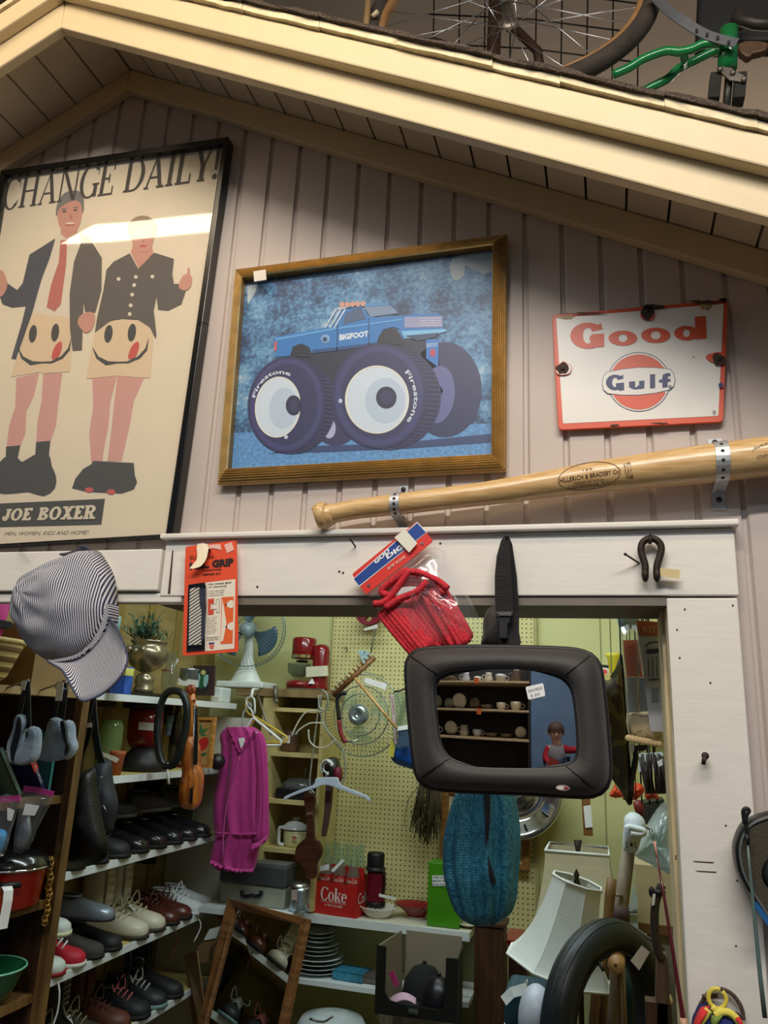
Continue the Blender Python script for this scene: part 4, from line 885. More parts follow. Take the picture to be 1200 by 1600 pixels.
# ---- clevis with tag
sh = thing('iron_clevis', 'dark rusty iron clevis hanging from a nail on the header board', 'clevis', at(1018, 906, 1.165))
path = smoothpx(c8((560, 790), (560, 745), (548, 705), (538, 665), (545, 630), (568, 610), (592, 606), (618, 612), (640, 636), (644, 668), (634, 705), (622, 745), (620, 790)), 4, False)
G().tube([at(a, b, 1.162) for a, b in path], [.0052]*len(path), 10).mk('bow', DARKIRON, sh)
for a in (560, 621): p = at(*c8((a, 795))[0], 1.162); G().ell(p, (.0052, .009, .0105), n=14).mk('eye', DARKIRON, sh)
G().plate(c8((636, 758), (744, 768), (738, 812), (632, 800)), 1.160, .0008).mk('paper_tag', M((214, 192, 142), .7, var=.1, name='aged_tag'), sh)
nl = thing('nail', 'nail carrying the iron clevis', 'nail', at(1016, 848, 1.165)); G().tube([at(1016, 843, 1.175), at(1016, 836, 1.150), at(1015.5, 850, 1.150)], .0022, 8).mk('shank', DARKIRON, nl)
for a, b, c, d, lab in ((977, 866, 1000, 881, 'loose nail standing out left of the clevis'), (547, 842, 556, 855, 'nail under the ledge left of the packaged rope')):
    nl = thing('nail', lab, 'nail', at(c, d, 1.176)); G().tube([at(a, b, 1.150), at(c, d, 1.178)], .0014, 7).mk('shank', DARKIRON, nl); G().ell(at(a, b, 1.15), (.0024, .0015, .0024), n=10).mk('head', DARKIRON, nl)
sc_ = thing('screw_hook', 'dark hooded screw hook in the right door casing', 'hook', at(1100, 1190, 1.17)); G().tube([at(1102, 1181, 1.178), at(1101, 1181, 1.160), at(1100, 1187, 1.154), at(1099, 1194, 1.156)], [.0022, .0026, .003, .0026], 8).mk('shank', DARKIRON, sc_); G().ell(at(1102, 1181, 1.165), (.005, .004, .005), n=12).mk('collar', DARKIRON, sc_)
# nail holes and paint chips in the casing and header
g = G()
for a, b in ((1070, 952), (1145, 946), (1058, 984), (1062, 1028), (1110, 1067), (1152, 1376), (1056, 1342), (1134, 1290), (536, 895), (688, 849), (402, 917), (1150, 1478), (1056, 1338), (530, 893)):
    y = 1.1755 if b < 930 else 1.1775; r_ = 1.6 if b > 930 else 1.8; g.flat([at(*p, y) for p in arcpx(a, b, r_, r_*1.1, n=9)])
for a, b in ((1096, 1346), (1100, 1361)): g.flat([at(*p, 1.1776) for p in ((a-14, b-1), (a+20, b+1), (a+18, b+3), (a-10, b+1))])
g.flat([at(*p, 1.1755) for p in ((262, 928), (266, 928), (271, 860), (269, 860))])
struct('trim_18', g, M((70, 56, 44), .9, name='nail_hole'), recalc=False)

# ---- black case at the right edge, thin rods
rc_ = thing('racket_case', 'black oval racket case with grey piping at the right edge', 'racket case', at(1190, 1480, 1.13))
c9 = cv(1120, 1240, 5.714)
oc = c9((255, 262), (340, 212), (460, 172), (620, 150), (780, 200), (860, 330), (880, 500), (840, 720), (720, 960), (600, 1130), (500, 1200), (420, 1100), (320, 950), (250, 835), (190, 700), (162, 545), (166, 450), (200, 345))
g = G(); g.pillow([at(a, b, 1.135) for a, b in smoothpx(oc, 3)], (0, .035, 0), .06); g.mk('shell', M((20, 20, 22), .4, var=.2, name='black_vinyl'), rc_)
pip = [(a+(520-a)*.13, b+(600-b)*.10) for a, b in ((255, 262), (340, 212), (460, 172), (620, 150), (780, 200), (860, 330), (880, 500), (840, 720), (720, 960), (600, 1130), (500, 1200), (420, 1100), (320, 950), (250, 835), (190, 700), (162, 545), (166, 450), (200, 345))]
pp = smoothpx(c9(*pip), 3); G().tube([at(a, b, 1.133) for a, b in pp], .0016, 6, True).mk('piping', M((96, 104, 104), .6, name='grey_piping'), rc_)
G().flat([at(1211+(a-1211)*.97, 1345+(b-1345)*.97, 1.1338) for a, b in pp]).mk('panel', M((66, 60, 46), .8, var=.15, bump=.5, bsc=300, name='dark_mesh_panel'), rc_, recalc=False)
dome(G(), c9(*arcpx(540, 710, 140, 160)), 1.1335, .008, 4).mk('round_patch', M((24, 30, 32), .5, name='dark_patch'), rc_)
G().tube([at(a, b, 1.128) for a, b in smoothpx(c9((248, 270), (238, 200), (236, 155), (262, 130), (288, 152), (268, 185), (258, 225), (262, 300), (276, 440)), 3, False)], .0026, 7).mk('loop', BLACK, rc_)
G().strap([at(a, b, 1.128) for a, b in c9((335, 975), (400, 1065), (470, 1165))], .006, .002).mk('blue_strap', M((24, 96, 158), .6, name='blue_webbing'), rc_)
rd = thing('thin_rod', 'thin grey green rod hanging in front of the racket case', 'rod', at(1188, 1600, 1.11)); P = [at(a, b, 1.118) for a, b in c9((276, 455), (300, 720), (322, 950), (352, 1260), (388, 1640), (430, 2000))]; G().tube(P, [.0012, .0016, .002, .0024, .0026, .0028], 8).mk('blank', M((90, 112, 108), .35, name='rod_blank'), rd); G().tube([P[0]+V((0, 0, .012)), P[0]], .0022, 7).mk('tip_wrap', BLACK, rd)
c7 = cv(1000, 1240, 4.444)
fr2 = thing('fishing_rod', 'slim dark red fishing rod leaning across the door casing', 'fishing rod', at(1072, 1640, 1.14))
G().tube([at(*c7((118, 440))[0], 1.17), at(*c7((165, 700))[0], 1.155), at(*c7((230, 1100))[0], 1.145), at(*c7((300, 1560))[0], 1.14), at(*c7((400, 2200))[0], 1.135)], [.0014, .0019, .0025, .003, .0034], 8).mk('blank', M((84, 22, 24), .3, var=.1, coat=.4, name='dark_red_lacquer'), fr2)
G().tube([at(*c7((100, 330))[0], 1.172), at(*c7((118, 440))[0], 1.17)], .0016, 7).mk('tip_section', M((206, 150, 128), .5, name='cork_pink'), fr2)
G().tube([at(*c7(p)[0], 1.172) for p in ((38, 232), (60, 250), (98, 330), (84, 250), (38, 232))], .0007, 5).mk('line_guide', M((70, 50, 46), .5, .5, name='guide_wire'), fr2)
G().tube([at(*c7((300, 1560))[0], 1.1375), at(*c7((318, 1680))[0], 1.137)], .0042, 8).mk('ferrule', M((196, 150, 120), .5, name='cork'), fr2)
# ---- baby toy on a bracelet cord
ct_ = cv(1040, 1500, 7.5)
toy = thing('cloth_toy', 'red yellow and navy cloth toy clipped by a yellow ring', 'toy', at(1128, 1660, 1.14))
G().tube([at(a, b, 1.158) for a, b in smoothpx(ct_((640, 345), (575, 335), (520, 370), (502, 440), (530, 520), (590, 570), (660, 560), (705, 500), (705, 430), (665, 370)), 4, False)], .0028, 8).mk('ring_clip', M((226, 206, 84), .35, name='yellow_plastic'), toy)
dome(G(), smoothpx(ct_((320, 760), (360, 640), (400, 560), (450, 535), (540, 545), (560, 640), (590, 655), (650, 610), (730, 605), (800, 640), (870, 660), (920, 760), (900, 1100), (620, 1250), (330, 1100)), 3), 1.170, .03, 6).mk('body', M((24, 40, 104), .85, var=.1, name='navy_cloth'), toy)
dome(G(), smoothpx(ct_((318, 765), (360, 640), (405, 560), (450, 540), (520, 545), (440, 690), (390, 770), (340, 900)), 3), 1.148, .012, 4).mk('wing', M((206, 44, 44), .85, name='red_cloth'), toy)
dome(G(), smoothpx(ct_((800, 640), (860, 650), (915, 750), (920, 860), (870, 760), (810, 680)), 3), 1.148, .012, 4).mk('wing', M((206, 44, 44), .85, name='red_cloth'), toy)
YEL = M((228, 214, 90), .8, name='yellow_cloth')
G().tube([at(a, b, 1.144) for a, b in smoothpx(ct_((505, 580), (460, 660), (410, 730), (370, 820)), 3, False)], .0045, 8).mk('piping', YEL, toy); G().tube([at(a, b, 1.146) for a, b in smoothpx(ct_((580, 650), (640, 615), (720, 610), (780, 640), (840, 700), (900, 800)), 3, False)], .0045, 8).mk('piping', YEL, toy)
G().tube([at(a, b, 1.148) for a, b in ct_((540, 545), (580, 575), (600, 640))], .004, 8).mk('ring_tab', YEL, toy); dome(G(), smoothpx(ct_((540, 640), (600, 660), (680, 630), (610, 760), (560, 800), (520, 730)), 3), 1.143, .006, 4).mk('leaf', M((120, 140, 60), .85, name='green_cloth'), toy)
cd = thing('cord_bracelet', 'brown braided cord loop behind the cloth toy', 'cord', at(1126, 1600, 1.17)); G().tube([at(a, b, 1.170) for a, b in smoothpx(ct_((385, 590), (420, 500), (500, 390), (580, 340), (680, 345), (780, 400), (860, 500), (900, 600), (910, 700)), 4, False)], .0026, 7).mk('braid', M((84, 66, 58), .8, var=.5, sc=250, name='braid'), cd); g = G()
for k in range(6): g.ell(at(*ct_((450+28*k, 425+10*sin(k)))[0], 1.168), (.0028, .0028, .0028), n=8)
g.mk('knots', M((84, 66, 58), .8, var=.5, sc=250, name='braid'), cd)

# ---- bicycle hanging above the roof
YW = 1.42
bk = thing('bicycle', 'old bicycle with green rear stays and tan rimmed wheel hung above the roof', 'bicycle', at(800, 120, YW))
HX, HY = 793, 14; hub_ = at(HX, HY, YW); mr = mp(HX, HY, YW)
XF = Matrix(((1, 0, 0), (0, 0, 1), (0, 1, 0)))      # ring in the x-z plane
tilt = Matrix.Rotation(radians(4), 3, 'Z') @ Matrix.Rotation(radians(-14), 3, 'X')
W3 = tilt @ XF; WR = .318
G().torus(hub_, WR, .021, W3, 72, 12).mk('tire', M((58, 50, 44), .85, var=.35, sc=30, bump=.6, bsc=90, name='worn_rubber'), bk)
G().torus(hub_, WR-.021, .010, W3, 72, 10, ry=.013).mk('rim', M((176, 130, 84), .45, .3, var=.25, name='rusty_rim'), bk)
ax = (W3 @ V((0, 0, 1))).normalized()
g = G(); Rz = V((0, 0, 1)).rotation_difference(ax).to_matrix(); g.lathe([(0, -.05), (.006, -.05), (.006, -.034), (.022, -.033), (.024, -.03), (.022, -.027), (.014, -.024), (.013, .024), (.022, .027), (.026, .03), (.024, .034), (.006, .035), (.006, .05), (0, .05)], hub_, 20, Rz); g.mk('hub', M((150, 140, 128), .4, .7, var=.3, name='dull_chrome'), bk)
for k in range(28):
    a = 2*pi*k/28; b = a+(1.1 if k % 4 in (0, 1) else -1.1); sd = .03 if k % 2 else -.03
    p = hub_+W3 @ V((.022*cos(b), .022*sin(b), sd)); q = hub_+W3 @ V(((WR-.03)*cos(a), (WR-.03)*sin(a), 0)); G().tube([p, q], .0012, 5).mk('spoke', STEEL, bk)
GRN = M((20, 120, 62), .25, var=.1, coat=.6, name='green_enamel')
cgk = cv(900, 0, 4.0)
G().tube([at(a, b, YW-.03) for a, b in smoothpx(cgk((230, 470), (330, 425), (420, 370), (560, 320), (640, 325), (720, 310), (800, 275), (930, 270)), 3, False)], .0095, 10).mk('chain_stay', GRN, bk)
G().tube([at(a, b, YW+.03) for a, b in smoothpx(cgk((250, 670), (350, 610), (470, 545), (570, 495), (640, 430), (740, 380), (840, 330), (930, 300)), 3, False)], .0095, 10).mk('chain_stay', GRN, bk)
G().tube([at(*cgk((680, 330))[0], YW-.03), at(*cgk((675, 415))[0], YW+.03)], .008, 8).mk('bridge', GRN, bk)
G().tube([at(*cgk((955, 190))[0], YW), at(*cgk((945, 430))[0], YW)], .019, 16).mk('bottom_bracket', GRN, bk)
G().strap([at(a, b, YW-.04) for a, b in smoothpx(cgk((480, -40), (560, 50), (680, 140), (800, 210), (900, 245), (1005, 270)), 3, False)], .022, .002, (.4, 0, 1)).mk('fender_strut', M((120, 122, 126), .4, .7, var=.2, name='grey_strap'), bk)
g = G()
for a, b in ((755, 187), (820, 213), (887, 232), (955, 262)): g.flat([at(*p, YW-.0455) for p in arcpx(*cgk((a, b))[0], 2.6, 2.6, n=10)])
g.mk('strut_hole', INK, bk, recalc=False)
BLKR = M((30, 28, 26), .8, var=.3, sc=60, bump=.6, name='pedal_rubber')
for a in (865, 1020): G().box(at(*cgk((a, 560))[0], YW-.01), (.022, .03, .062), Matrix.Rotation(radians(8), 3, 'Y')).mk('pedal_block', BLKR, bk, bevel=.002)
G().tube([at(*cgk((960, 430))[0], YW-.01), at(*cgk((940, 670))[0], YW-.01)], .008, 10).mk('pedal_axle', M((60, 62, 56), .5, .6, name='axle'), bk)
g = G(); g.plate(cgk((880, 425), (920, 415), (970, 425), (1060, 480), (1070, 505), (1030, 510), (960, 500), (900, 445)), YW-.03, .004)
for a, b in ((900, 433), (980, 455), (1050, 495)): g.ell(at(*cgk((a, b))[0], YW-.032), (.006, .005, .006), n=10)
g.mk('pedal_plate', M((120, 112, 104), .4, .7, var=.3, name='plated'), bk)
g = G(); g.plate(smoothpx(cgk((1000, 290), (1060, 250), (1200, 260), (1190, 310), (1110, 330), (1070, 356)), 2), YW+.02, .02); g.mk('chain_guard', M((92, 66, 44), .5, .3, var=.3, name='rusty_guard'), bk, bevel=.004)
g = G(); g.plate(cgk((770, -120), (1300, -120), (1300, 250), (980, 250), (920, 255), (750, 260)), YW+.07, .05); g.mk('saddle_bag', M((7, 7, 7), .7, var=.4, name='black_bag'), bk, bevel=.008)
g = G(); g.lathe([(0, -.02), (.012, -.02), (.016, -.01), (.012, .02), (0, .022)], at(*cgk((1020, 120))[0], YW+.02), 12); g.tube([at(*cgk((980, 110))[0], YW), at(*cgk((1120, 150))[0], YW), at(*cgk((1300, 160))[0], YW)], .012, 8); g.mk('crank', M((62, 58, 54), .5, .6, var=.3, name='crank_metal'), bk)
G().tube([at(578, -30, YW-.05), at(572, 40, YW-.05), at(570, 70, YW-.05)], .008, 8).mk('fork_blade', M((170, 140, 96), .5, .3, name='tan_fork'), bk); G().tube([at(582, 26, YW-.05), at(590, 18, YW-.05)], .0055, 8).mk('axle_cap', M((214, 196, 160), .5, name='cap_plastic'), bk)
g = G(); g.tube([hub_+V((0, 0, WR+.01)), hub_+V((0, .02, WR+.6)), V((hub_.x, hub_.y+.1, 4.3))], .006, 7); g.tube([at(1140, 0, YW+.08), V((at(1140, 0, YW).x, YW+.1, 4.3))], .006, 7); g.mk('hanging_cord', M((60, 52, 44), .9, name='cord'), bk)
bbk = at(1138, 62, YW+.15); fw = bbk+V((.62, .0, .02)); G().torus(fw, WR, .021, W3, 60, 12).mk('tire', M((58, 50, 44), .85, var=.35, sc=30, bump=.6, bsc=90, name='worn_rubber'), bk); G().torus(fw, WR-.021, .010, W3, 60, 10, ry=.013).mk('rim', M((176, 130, 84), .45, .3, var=.25, name='rusty_rim'), bk)
for k in range(18): a = 2*pi*k/18; G().tube([fw+W3 @ V((.02*cos(a+1), .02*sin(a+1), .02*(-1)**k)), fw+W3 @ V(((WR-.03)*cos(a), (WR-.03)*sin(a), 0))], .0012, 5).mk('spoke', STEEL, bk)
hd_ = bbk+V((.48, .0, .42)); st_ = bbk+V((-.16, .0, .46))
for a_, b_, nm in ((bbk, hd_, 'down_tube'), (bbk, st_, 'seat_tube'), (st_+V((.02, 0, -.06)), hd_+V((0, 0, .05)), 'top_tube'), (hd_+V((-.03, 0, .12)), fw, 'fork')): G().tube([a_, b_], .0125, 10).mk(nm, GRN, bk)
G().tube([hd_+V((-.04, -.26, .16)), hd_+V((-.02, -.1, .2)), hd_+V((-.02, .1, .2)), hd_+V((-.04, .26, .16))], .011, 8).mk('handlebar', CHROME, bk); G().ell(st_+V((-.02, 0, .03)), (.13, .07, .035), n=16).mk('saddle', BLACK, bk)
bs = thing('wire_basket', 'dark wire grid basket behind the spoked wheel', 'basket', at(770, 130, YW+.25)); YK = YW+.28
WIRE = M((42, 36, 32), .5, .6, name='dark_wire'); g = G()
for k in range(9): x = 680+40*k; g.tube([at(x, -120, YK), at(x-4, 140, YK), at(x-4, 200, YK)], .0022, 6)
for k in range(6): g.tube([at(670, -70+46*k, YK), at(830, -62+46*k, YK), at(1000, -40+46*k, YK)], .0022, 6)
g.mk('wire_grid', WIRE, bs); G().tube([at(775, -20, YK-.1), at(770, 110, YK-.1), at(770, 160, YK-.1)], .018, 8).mk('bracket', M((62, 42, 30), .6, .3, var=.3, name='rusty_bracket'), bs); G().tube([at(790, 30, YK-.12), at(840, 80, YK-.12), at(850, 160, YK-.12)], .012, 8).mk('bracket', M((62, 42, 30), .6, .3, var=.3, name='rusty_bracket'), bs)
G().tube([at(770, -110, YK), V((at(770, -110, YK).x, YK+.05, 4.3))], .006, 6).mk('hanging_cord', WIRE, bs)
# ================================================================== INSIDE THE BOOTH
def zat(px, py, Y): return at(px, py, Y).z
def lz(px, Y, prof, zb=None, n=24):                 # turned shape from pixel radii / pixel heights, standing at zb
    zs = [zat(px, b, Y) for r, b in prof]; z0 = min(zs); zb = z0 if zb is None else zb
    m = mp(px, prof[0][1], Y); c = at(px, prof[0][1], Y)
    g = G(); g.lathe([(max(r*m, .0001), z-z0) for (r, b), z in zip(prof, zs)], (c.x, Y, zb), n); return g
def base(px, py, Y, z): p = at(px, py, Y); return V((p.x, Y, z))
def wb(x0, y0, x1, y1, Y):
    mx, my = (x0+x1)/2, (y0+y1)/2; return at(x0, my, Y).x, at(x1, my, Y).x, at(mx, y1, Y).z, at(mx, y0, Y).z
def tagpx(px, Y, parent, mat=None, name='price_tag'): return G().plate(px, Y, .0008).mk(name, mat or TAGW, parent)
LX = -1.49; T = (1.655, 1.405, 1.155, .888, .64)
# ---- bookcase and shelves
bc = thing('bookcase', 'brown wooden bookcase against the left wall under the striped cap', 'bookcase', (-1.5, 1.45, 0))
BKW = wood((122, 90, 50), (88, 62, 32), 6, (8, 8, 1), .5, name='bookcase_wood')
for z in (1.648, 1.396, 1.162, .962, .6): G().bx(-1.74, -1.3, 1.15, 1.742, z-.018, z).mk('shelf_board', wood((186, 158, 112), (150, 118, 74), 6, (10, 2, 1), .55, name='bookcase_board') if z > 1.6 else BKW, bc)
G().bx(-1.74, -1.30, 1.742, 1.764, 0, 1.648).mk('side_panel', DKWOOD, bc); G().bx(-1.2995, -1.279, 1.738, 1.766, 0, 1.648).mk('front_edge', BKW, bc); G().bx(-1.748, -1.738, 1.15, 1.76, 0, 1.64).mk('back_panel', DKWOOD, bc); G().bx(-1.74, -1.3, 1.15, 1.742, 0, .05).mk('plinth', BKW, bc)  # side panel in darker wood: shade inside the bookcase put into its colour
lab = ('topmost white edged shelf on the left wall holding the silver urn', 'white edged shelf on the left wall holding the red lantern', 'white edged shelf on the left wall full of black shoes', 'white edged shelf on the left wall with the white lace up boots', 'lowest white edged shelf on the left wall with dark boots')
for z, l in zip(T, lab):
    s_ = thing('wall_shelf', l, 'shelf', (-1.62, 2.4, z-.02), 'white shelves along the left wall')
    G().bx(-1.744, LX-.006, 1.78, 3.04, z-.02, z).mk('board', TAN, s_); G().bx(LX-.006, LX, 1.78, 3.04, z-.021, z+.001).mk('front_edge', SHELFW, s_)
    for y in (2.05, 2.75): G().bx(-1.743, -1.62, y, y+.012, z-.09, z-.0205).mk('bracket', M((40, 36, 30), .6, .3, name='bracket_iron'), s_)
ep = tag(G().bx(-1.744, -1.42, 3.045, 3.06, .3, 1.60).mk('divider_panel', M((206, 204, 190), .7, var=.04, name='divider_paint')), 'pale grey upright panel at the far end of the left shelves', 'panel')
# cubby unit on the back wall
cu = thing('cubby_unit', 'tan painted cubby shelf unit left of the pegboard', 'shelf unit', (-1.24, 3.16, .9)); CT = M((206, 190, 128), .65, var=.06, name='cubby_paint')
G().bx(-1.375, -1.325, 3.05, 3.27, .90, 1.69).mk('side_post', CT, cu); G().bx(-1.118, -1.103, 3.05, 3.27, .90, 1.69).mk('side_post', CT, cu); G().bx(-1.325, -1.118, 3.25, 3.27, .90, 1.69).mk('back_panel', M((182, 164, 96), .7, name='cubby_back'), cu)
for z in (1.648, 1.472, 1.292, 1.112, .93): G().bx(-1.325, -1.118, 3.055, 3.25, z-.016, z).mk('shelf_board', CT, cu)
pk = tag(G().bx(-1.50, -1.095, 3.04, 3.28, 1.691, 1.722).mk('plank_shelf', wood((150, 128, 84), (116, 94, 58), 6, (2, 10, 1), .6, name='weathered_plank')), 'weathered plank shelf under the desk fan and the red mixer', 'shelf')
bs_ = thing('counter_shelf', 'white edged shelf under the pegboard holding the red bottle carton', 'shelf', (-1.0, 3.17, .86)); G().bx(-1.48, -.5, 3.06, 3.28, .868, .892).mk('board', M((214, 212, 190), .6, name='shelf_paint'), bs_); G().bx(-1.48, -1.13, 2.86, 3.049, .90, .92).mk('side_board', SHELFW, bs_); G().bx(-1.48, -.5, 3.05, 3.06, .864, .893).mk('front_edge', SHELFW, bs_)
bs2 = thing('counter_shelf', 'white shelf holding the stack of plates', 'shelf', (-1.0, 3.17, .64)); G().bx(-1.48, -.5, 3.05, 3.28, .655, .672).mk('board', SHELFW, bs2)
bs3 = tag(G().bx(-1.2, -.58, 2.72, 3.28, .44, .47).mk('low_shelf', TAN), 'low tan shelf under the plates holding the white skillet', 'shelf')
# ---- hanging fleece straps, bookcase items
FL = M((136, 152, 168), .95, var=.35, sc=40, bump=1., bsc=300, sheen=.5, name='grey_fleece')
def fleece(label, pads, tagp, strap, Y, hook):
    t = thing('fleece_strap', label, 'strap', at(*pads[0][0][0], Y), 'fleece lined straps hung on the bookcase')
    for outl, edge in pads:
        G().pillow([at(a, b, Y-.02) for a, b in smoothpx(outl, 3)], (0, .03, 0), .15).mk('fleece_pad', FL, t)
        G().plate(smoothpx(edge, 3), Y-.026, .004).mk('leather_face', BLKLEATHER, t)
    for a in strap: G().strap([at(x, y, Y) for x, y in a], .012, .003).mk('strap_band', BLKLEATHER, t)
    tagpx(tagp, Y-.012, t); hp_ = at(hook[1][0], hook[1][1], Y); G().tube([at(x, y, Y) for x, y in hook]+[hp_, V((-1.2998, Y, 1.642))], .0025, 6).mk('hook', STEEL, t)
cA = cv(0, 1040, 5.0)
fleece('left fleece lined black strap with narrow pads hung on the bookcase', [(cA((115, 385), (150, 390), (165, 450), (130, 560), (105, 680), (85, 770), (55, 750), (42, 650), (60, 580), (100, 480)), cA((140, 400), (160, 440), (150, 540), (110, 680), (90, 745), (80, 640), (110, 540))), (cA((215, 480), (255, 485), (268, 540), (255, 680), (215, 760), (110, 780), (95, 740), (120, 670), (180, 600)), cA((200, 520), (206, 514), (206, 540), (196, 560)))], cA((168, 118), (212, 118), (192, 192), (158, 188)), [cA((215, 120), (180, 230), (150, 400)), cA((218, 120), (220, 260), (226, 490))], 1.49, cA((216, 122), (222, 112), (230, 125)))
fleece('right fleece lined black strap with the wide pad hung on the bookcase', [(cA((375, 412), (450, 420), (470, 520), (508, 620), (490, 720), (380, 750), (280, 740), (272, 680), (300, 640), (345, 540)), cA((380, 425), (386, 420), (388, 430), (384, 436))), (cA((495, 430), (525, 440), (535, 560), (555, 640), (520, 710), (480, 735), (505, 620), (480, 520)), cA((470, 440), (500, 440), (515, 560), (535, 640), (500, 700), (510, 620), (478, 520)))], cA((445, 135), (500, 128), (480, 275), (430, 275)), [cA((510, 120), (450, 260), (420, 420)), cA((515, 130), (505, 270), (480, 440))], 1.60, cA((440, 180), (436, 150), (450, 132), (520, 130), (535, 190)))
bx_ = thing('cardboard_box', 'open brown cardboard box on top of the bookcase behind the cap', 'box', (-1.55, 1.55, 1.648)); KRAFT = M((140, 112, 72), .8, var=.06, name='kraft_card')
g = G(); g.bx(-1.70, -1.33, 1.60, 1.605, 1.649, 1.80); g.bx(-1.70, -1.33, 1.74, 1.745, 1.649, 1.80); g.bx(-1.70, -1.695, 1.605, 1.74, 1.649, 1.80); g.bx(-1.335, -1.33, 1.605, 1.74, 1.649, 1.80); g.bx(-1.695, -1.335, 1.605, 1.74, 1.649, 1.653); g.mk('carton', KRAFT, bx_)
wk = thing('wicker_basket', 'pale wicker basket on the bookcase at the left edge', 'basket', (-1.52, 1.38, 1.648)); WK = stripes((214, 190, 130), (120, 92, 48), 14, .8, 'Z', 0, .45, bump=.8, name='wicker')
G().lathe([(.05, 0), (.07, .02), (.088, .07), (.098, .095), (.094, .095), (.084, .07), (.066, .02), (.0, .006)], (-1.385, 1.475, 1.649), 24).mk('bowl', WK, wk); g = G(); g.torus((-1.385, 1.475, 1.745), .096, .006, n=36, m=8); g.mk('rim', M((206, 184, 126), .8, var=.3, sc=120, name='wicker_rim'), wk)
pkb = thing('pink_bag', 'pink bag with a black band standing in the wicker basket', 'bag', (-1.47, 1.37, 1.66)); g = G(); g.pillow([V(p) for p in ((-1.42, 1.45, 1.69), (-1.355, 1.45, 1.69), (-1.335, 1.45, 1.83), (-1.345, 1.45, 1.86), (-1.44, 1.45, 1.86))], (0, .05, 0), .1); g.mk('body', M((216, 60, 150), .5, var=.1, name='pink_fabric'), pkb); G().bx(-1.438, -1.330, 1.444, 1.506, 1.775, 1.792).mk('band', BLKCLOTH, pkb)
def book(label, c, size, rot, cov, spine=None, title=None, pages=(214, 200, 170), group=None, lie=False):
    t = thing('book', label, 'book', c, group); Rm = rot; s = size                    # size: thickness x, depth y, height z ; spine faces -y side
    def L3(v): return V(c)+Rm @ V(v)
    def bx3(g, x0, x1, y0, y1, z0, z1): g.box(L3(((x0+x1)/2, (y0+y1)/2, (z0+z1)/2)), (x1-x0, y1-y0, z1-z0), Rm); return g
    g = G(); bx3(g, -s[0]/2, -s[0]/2+.002, -s[1]/2, s[1]/2, 0, s[2]); bx3(g, s[0]/2-.002, s[0]/2, -s[1]/2, s[1]/2, 0, s[2]); bx3(g, -s[0]/2, s[0]/2, -s[1]/2, -s[1]/2+.003, 0, s[2]); g.mk('cover', cov, t)
    bx3(G(), -s[0]/2+.002, s[0]/2-.002, -s[1]/2+.003, s[1]/2-.003, .003, s[2]-.003).mk('pages', M(pages, .8, name='page_edges'), t)
    if spine: bx3(G(), -s[0]/2-.0003, s[0]/2+.0003, -s[1]/2-.0006, -s[1]/2, s[2]*spine[0], s[2]*spine[1]).mk('spine_band', spine[2], t)
    if title:
        def fr(u, v): return L3((-s[0]/2+s[0]*v, -s[1]/2-.001, s[2]*(1-u)))
        txt(title, fr, (.1, .75, .3, .7), P_((225, 220, 210)), t)
    return t
RY = lambda a: Matrix.Rotation(radians(a), 3, 'Y'); RZ = lambda a: Matrix.Rotation(radians(a), 3, 'Z')
FACE = RZ(62)                                            # spine turned from the shelf front to the aisle
# leaning books, spines on the shelf's front edge (x = -1.3 side)
def leanbook(label, y, z, ang, size, cov, **k): return book(label, (-1.37, y, z), size, RZ(90) @ RY(ang), cov, **k)
leanbook('navy and red book leaning on the bookcase shelf', 1.70, 1.404, -40, (.016, .10, .125), M((28, 32, 78), .5, name='navy_cover'), spine=(.55, .98, M((182, 40, 50), .5, name='red_band')), title='201 WORDS')
leanbook('grey green book leaning left of the navy and red book', 1.615, 1.404, -40, (.014, .10, .135), M((84, 104, 92), .6, name='grey_green_cover'))
leanbook('thin yellow book leaning at the left end of the bookcase shelf', 1.53, 1.402, -20, (.012, .09, .10), M((204, 200, 130), .6, name='yellow_cover'))
leanbook('teal book upright behind the fleece straps', 1.725, 1.398, 0, (.014, .08, .15), M((70, 140, 130), .6, name='teal_cover'))
PINKZ = M((196, 60, 140), .4, name='pink_zip')
def zipbag(label, px, Y, zpx, tpx, fill, fmat):
    t = thing('zip_bag', label, 'bag', at(px[2][0], px[2][1], Y)); dome(G(), smoothpx(px, 2), Y, .02, 4).mk('bag_film', BAGPLASTIC, t); G().strap([at(a, b, Y-.004) for a, b in zpx], .012, .003, (0, 0, 1)).mk('zip_strip', PINKZ, t); tagpx(tpx, Y-.022, t)
    dome(G(), smoothpx(fill, 2), Y+.012, .012, 4).mk('contents', fmat, t); return t
cB = cv(0, 1160, 8.89)
zipbag('clear zip bag with pink strip and grey rods hung on the bookcase', cB((330, 640), (740, 700), (620, 1000), (520, 1200), (400, 1480), (190, 1520), (240, 1150), (290, 800)) , 1.57, cB((330, 640), (520, 665), (740, 720)), cB((352, 850), (545, 880), (480, 1018), (312, 1008)), cB((360, 1040), (420, 1040), (430, 1400), (250, 1440), (280, 1200)), M((120, 124, 126), .4, .5, name='grey_rods'))
zipbag('clear zip bag with a blue ball hung at the left edge', cB((-120, 780), (280, 760), (260, 900), (150, 1250), (60, 1560), (-160, 1560)) , 1.49, cB((-100, 800), (120, 790), (280, 775)), cB((100, 905), (200, 945), (160, 1090), (100, 1080)), cB((-100, 1220), (60, 1215), (110, 1300), (90, 1450), (20, 1540), (-100, 1540)), M((30, 140, 196), .4, var=.2, name='blue_plastic'))
rp_ = thing('roasting_pot', 'red enamel pot with black lid and a long white tag on the bookcase', 'pot', (-1.45, 1.60, 1.162)); pc = V((-1.345, 1.632, 1.163))
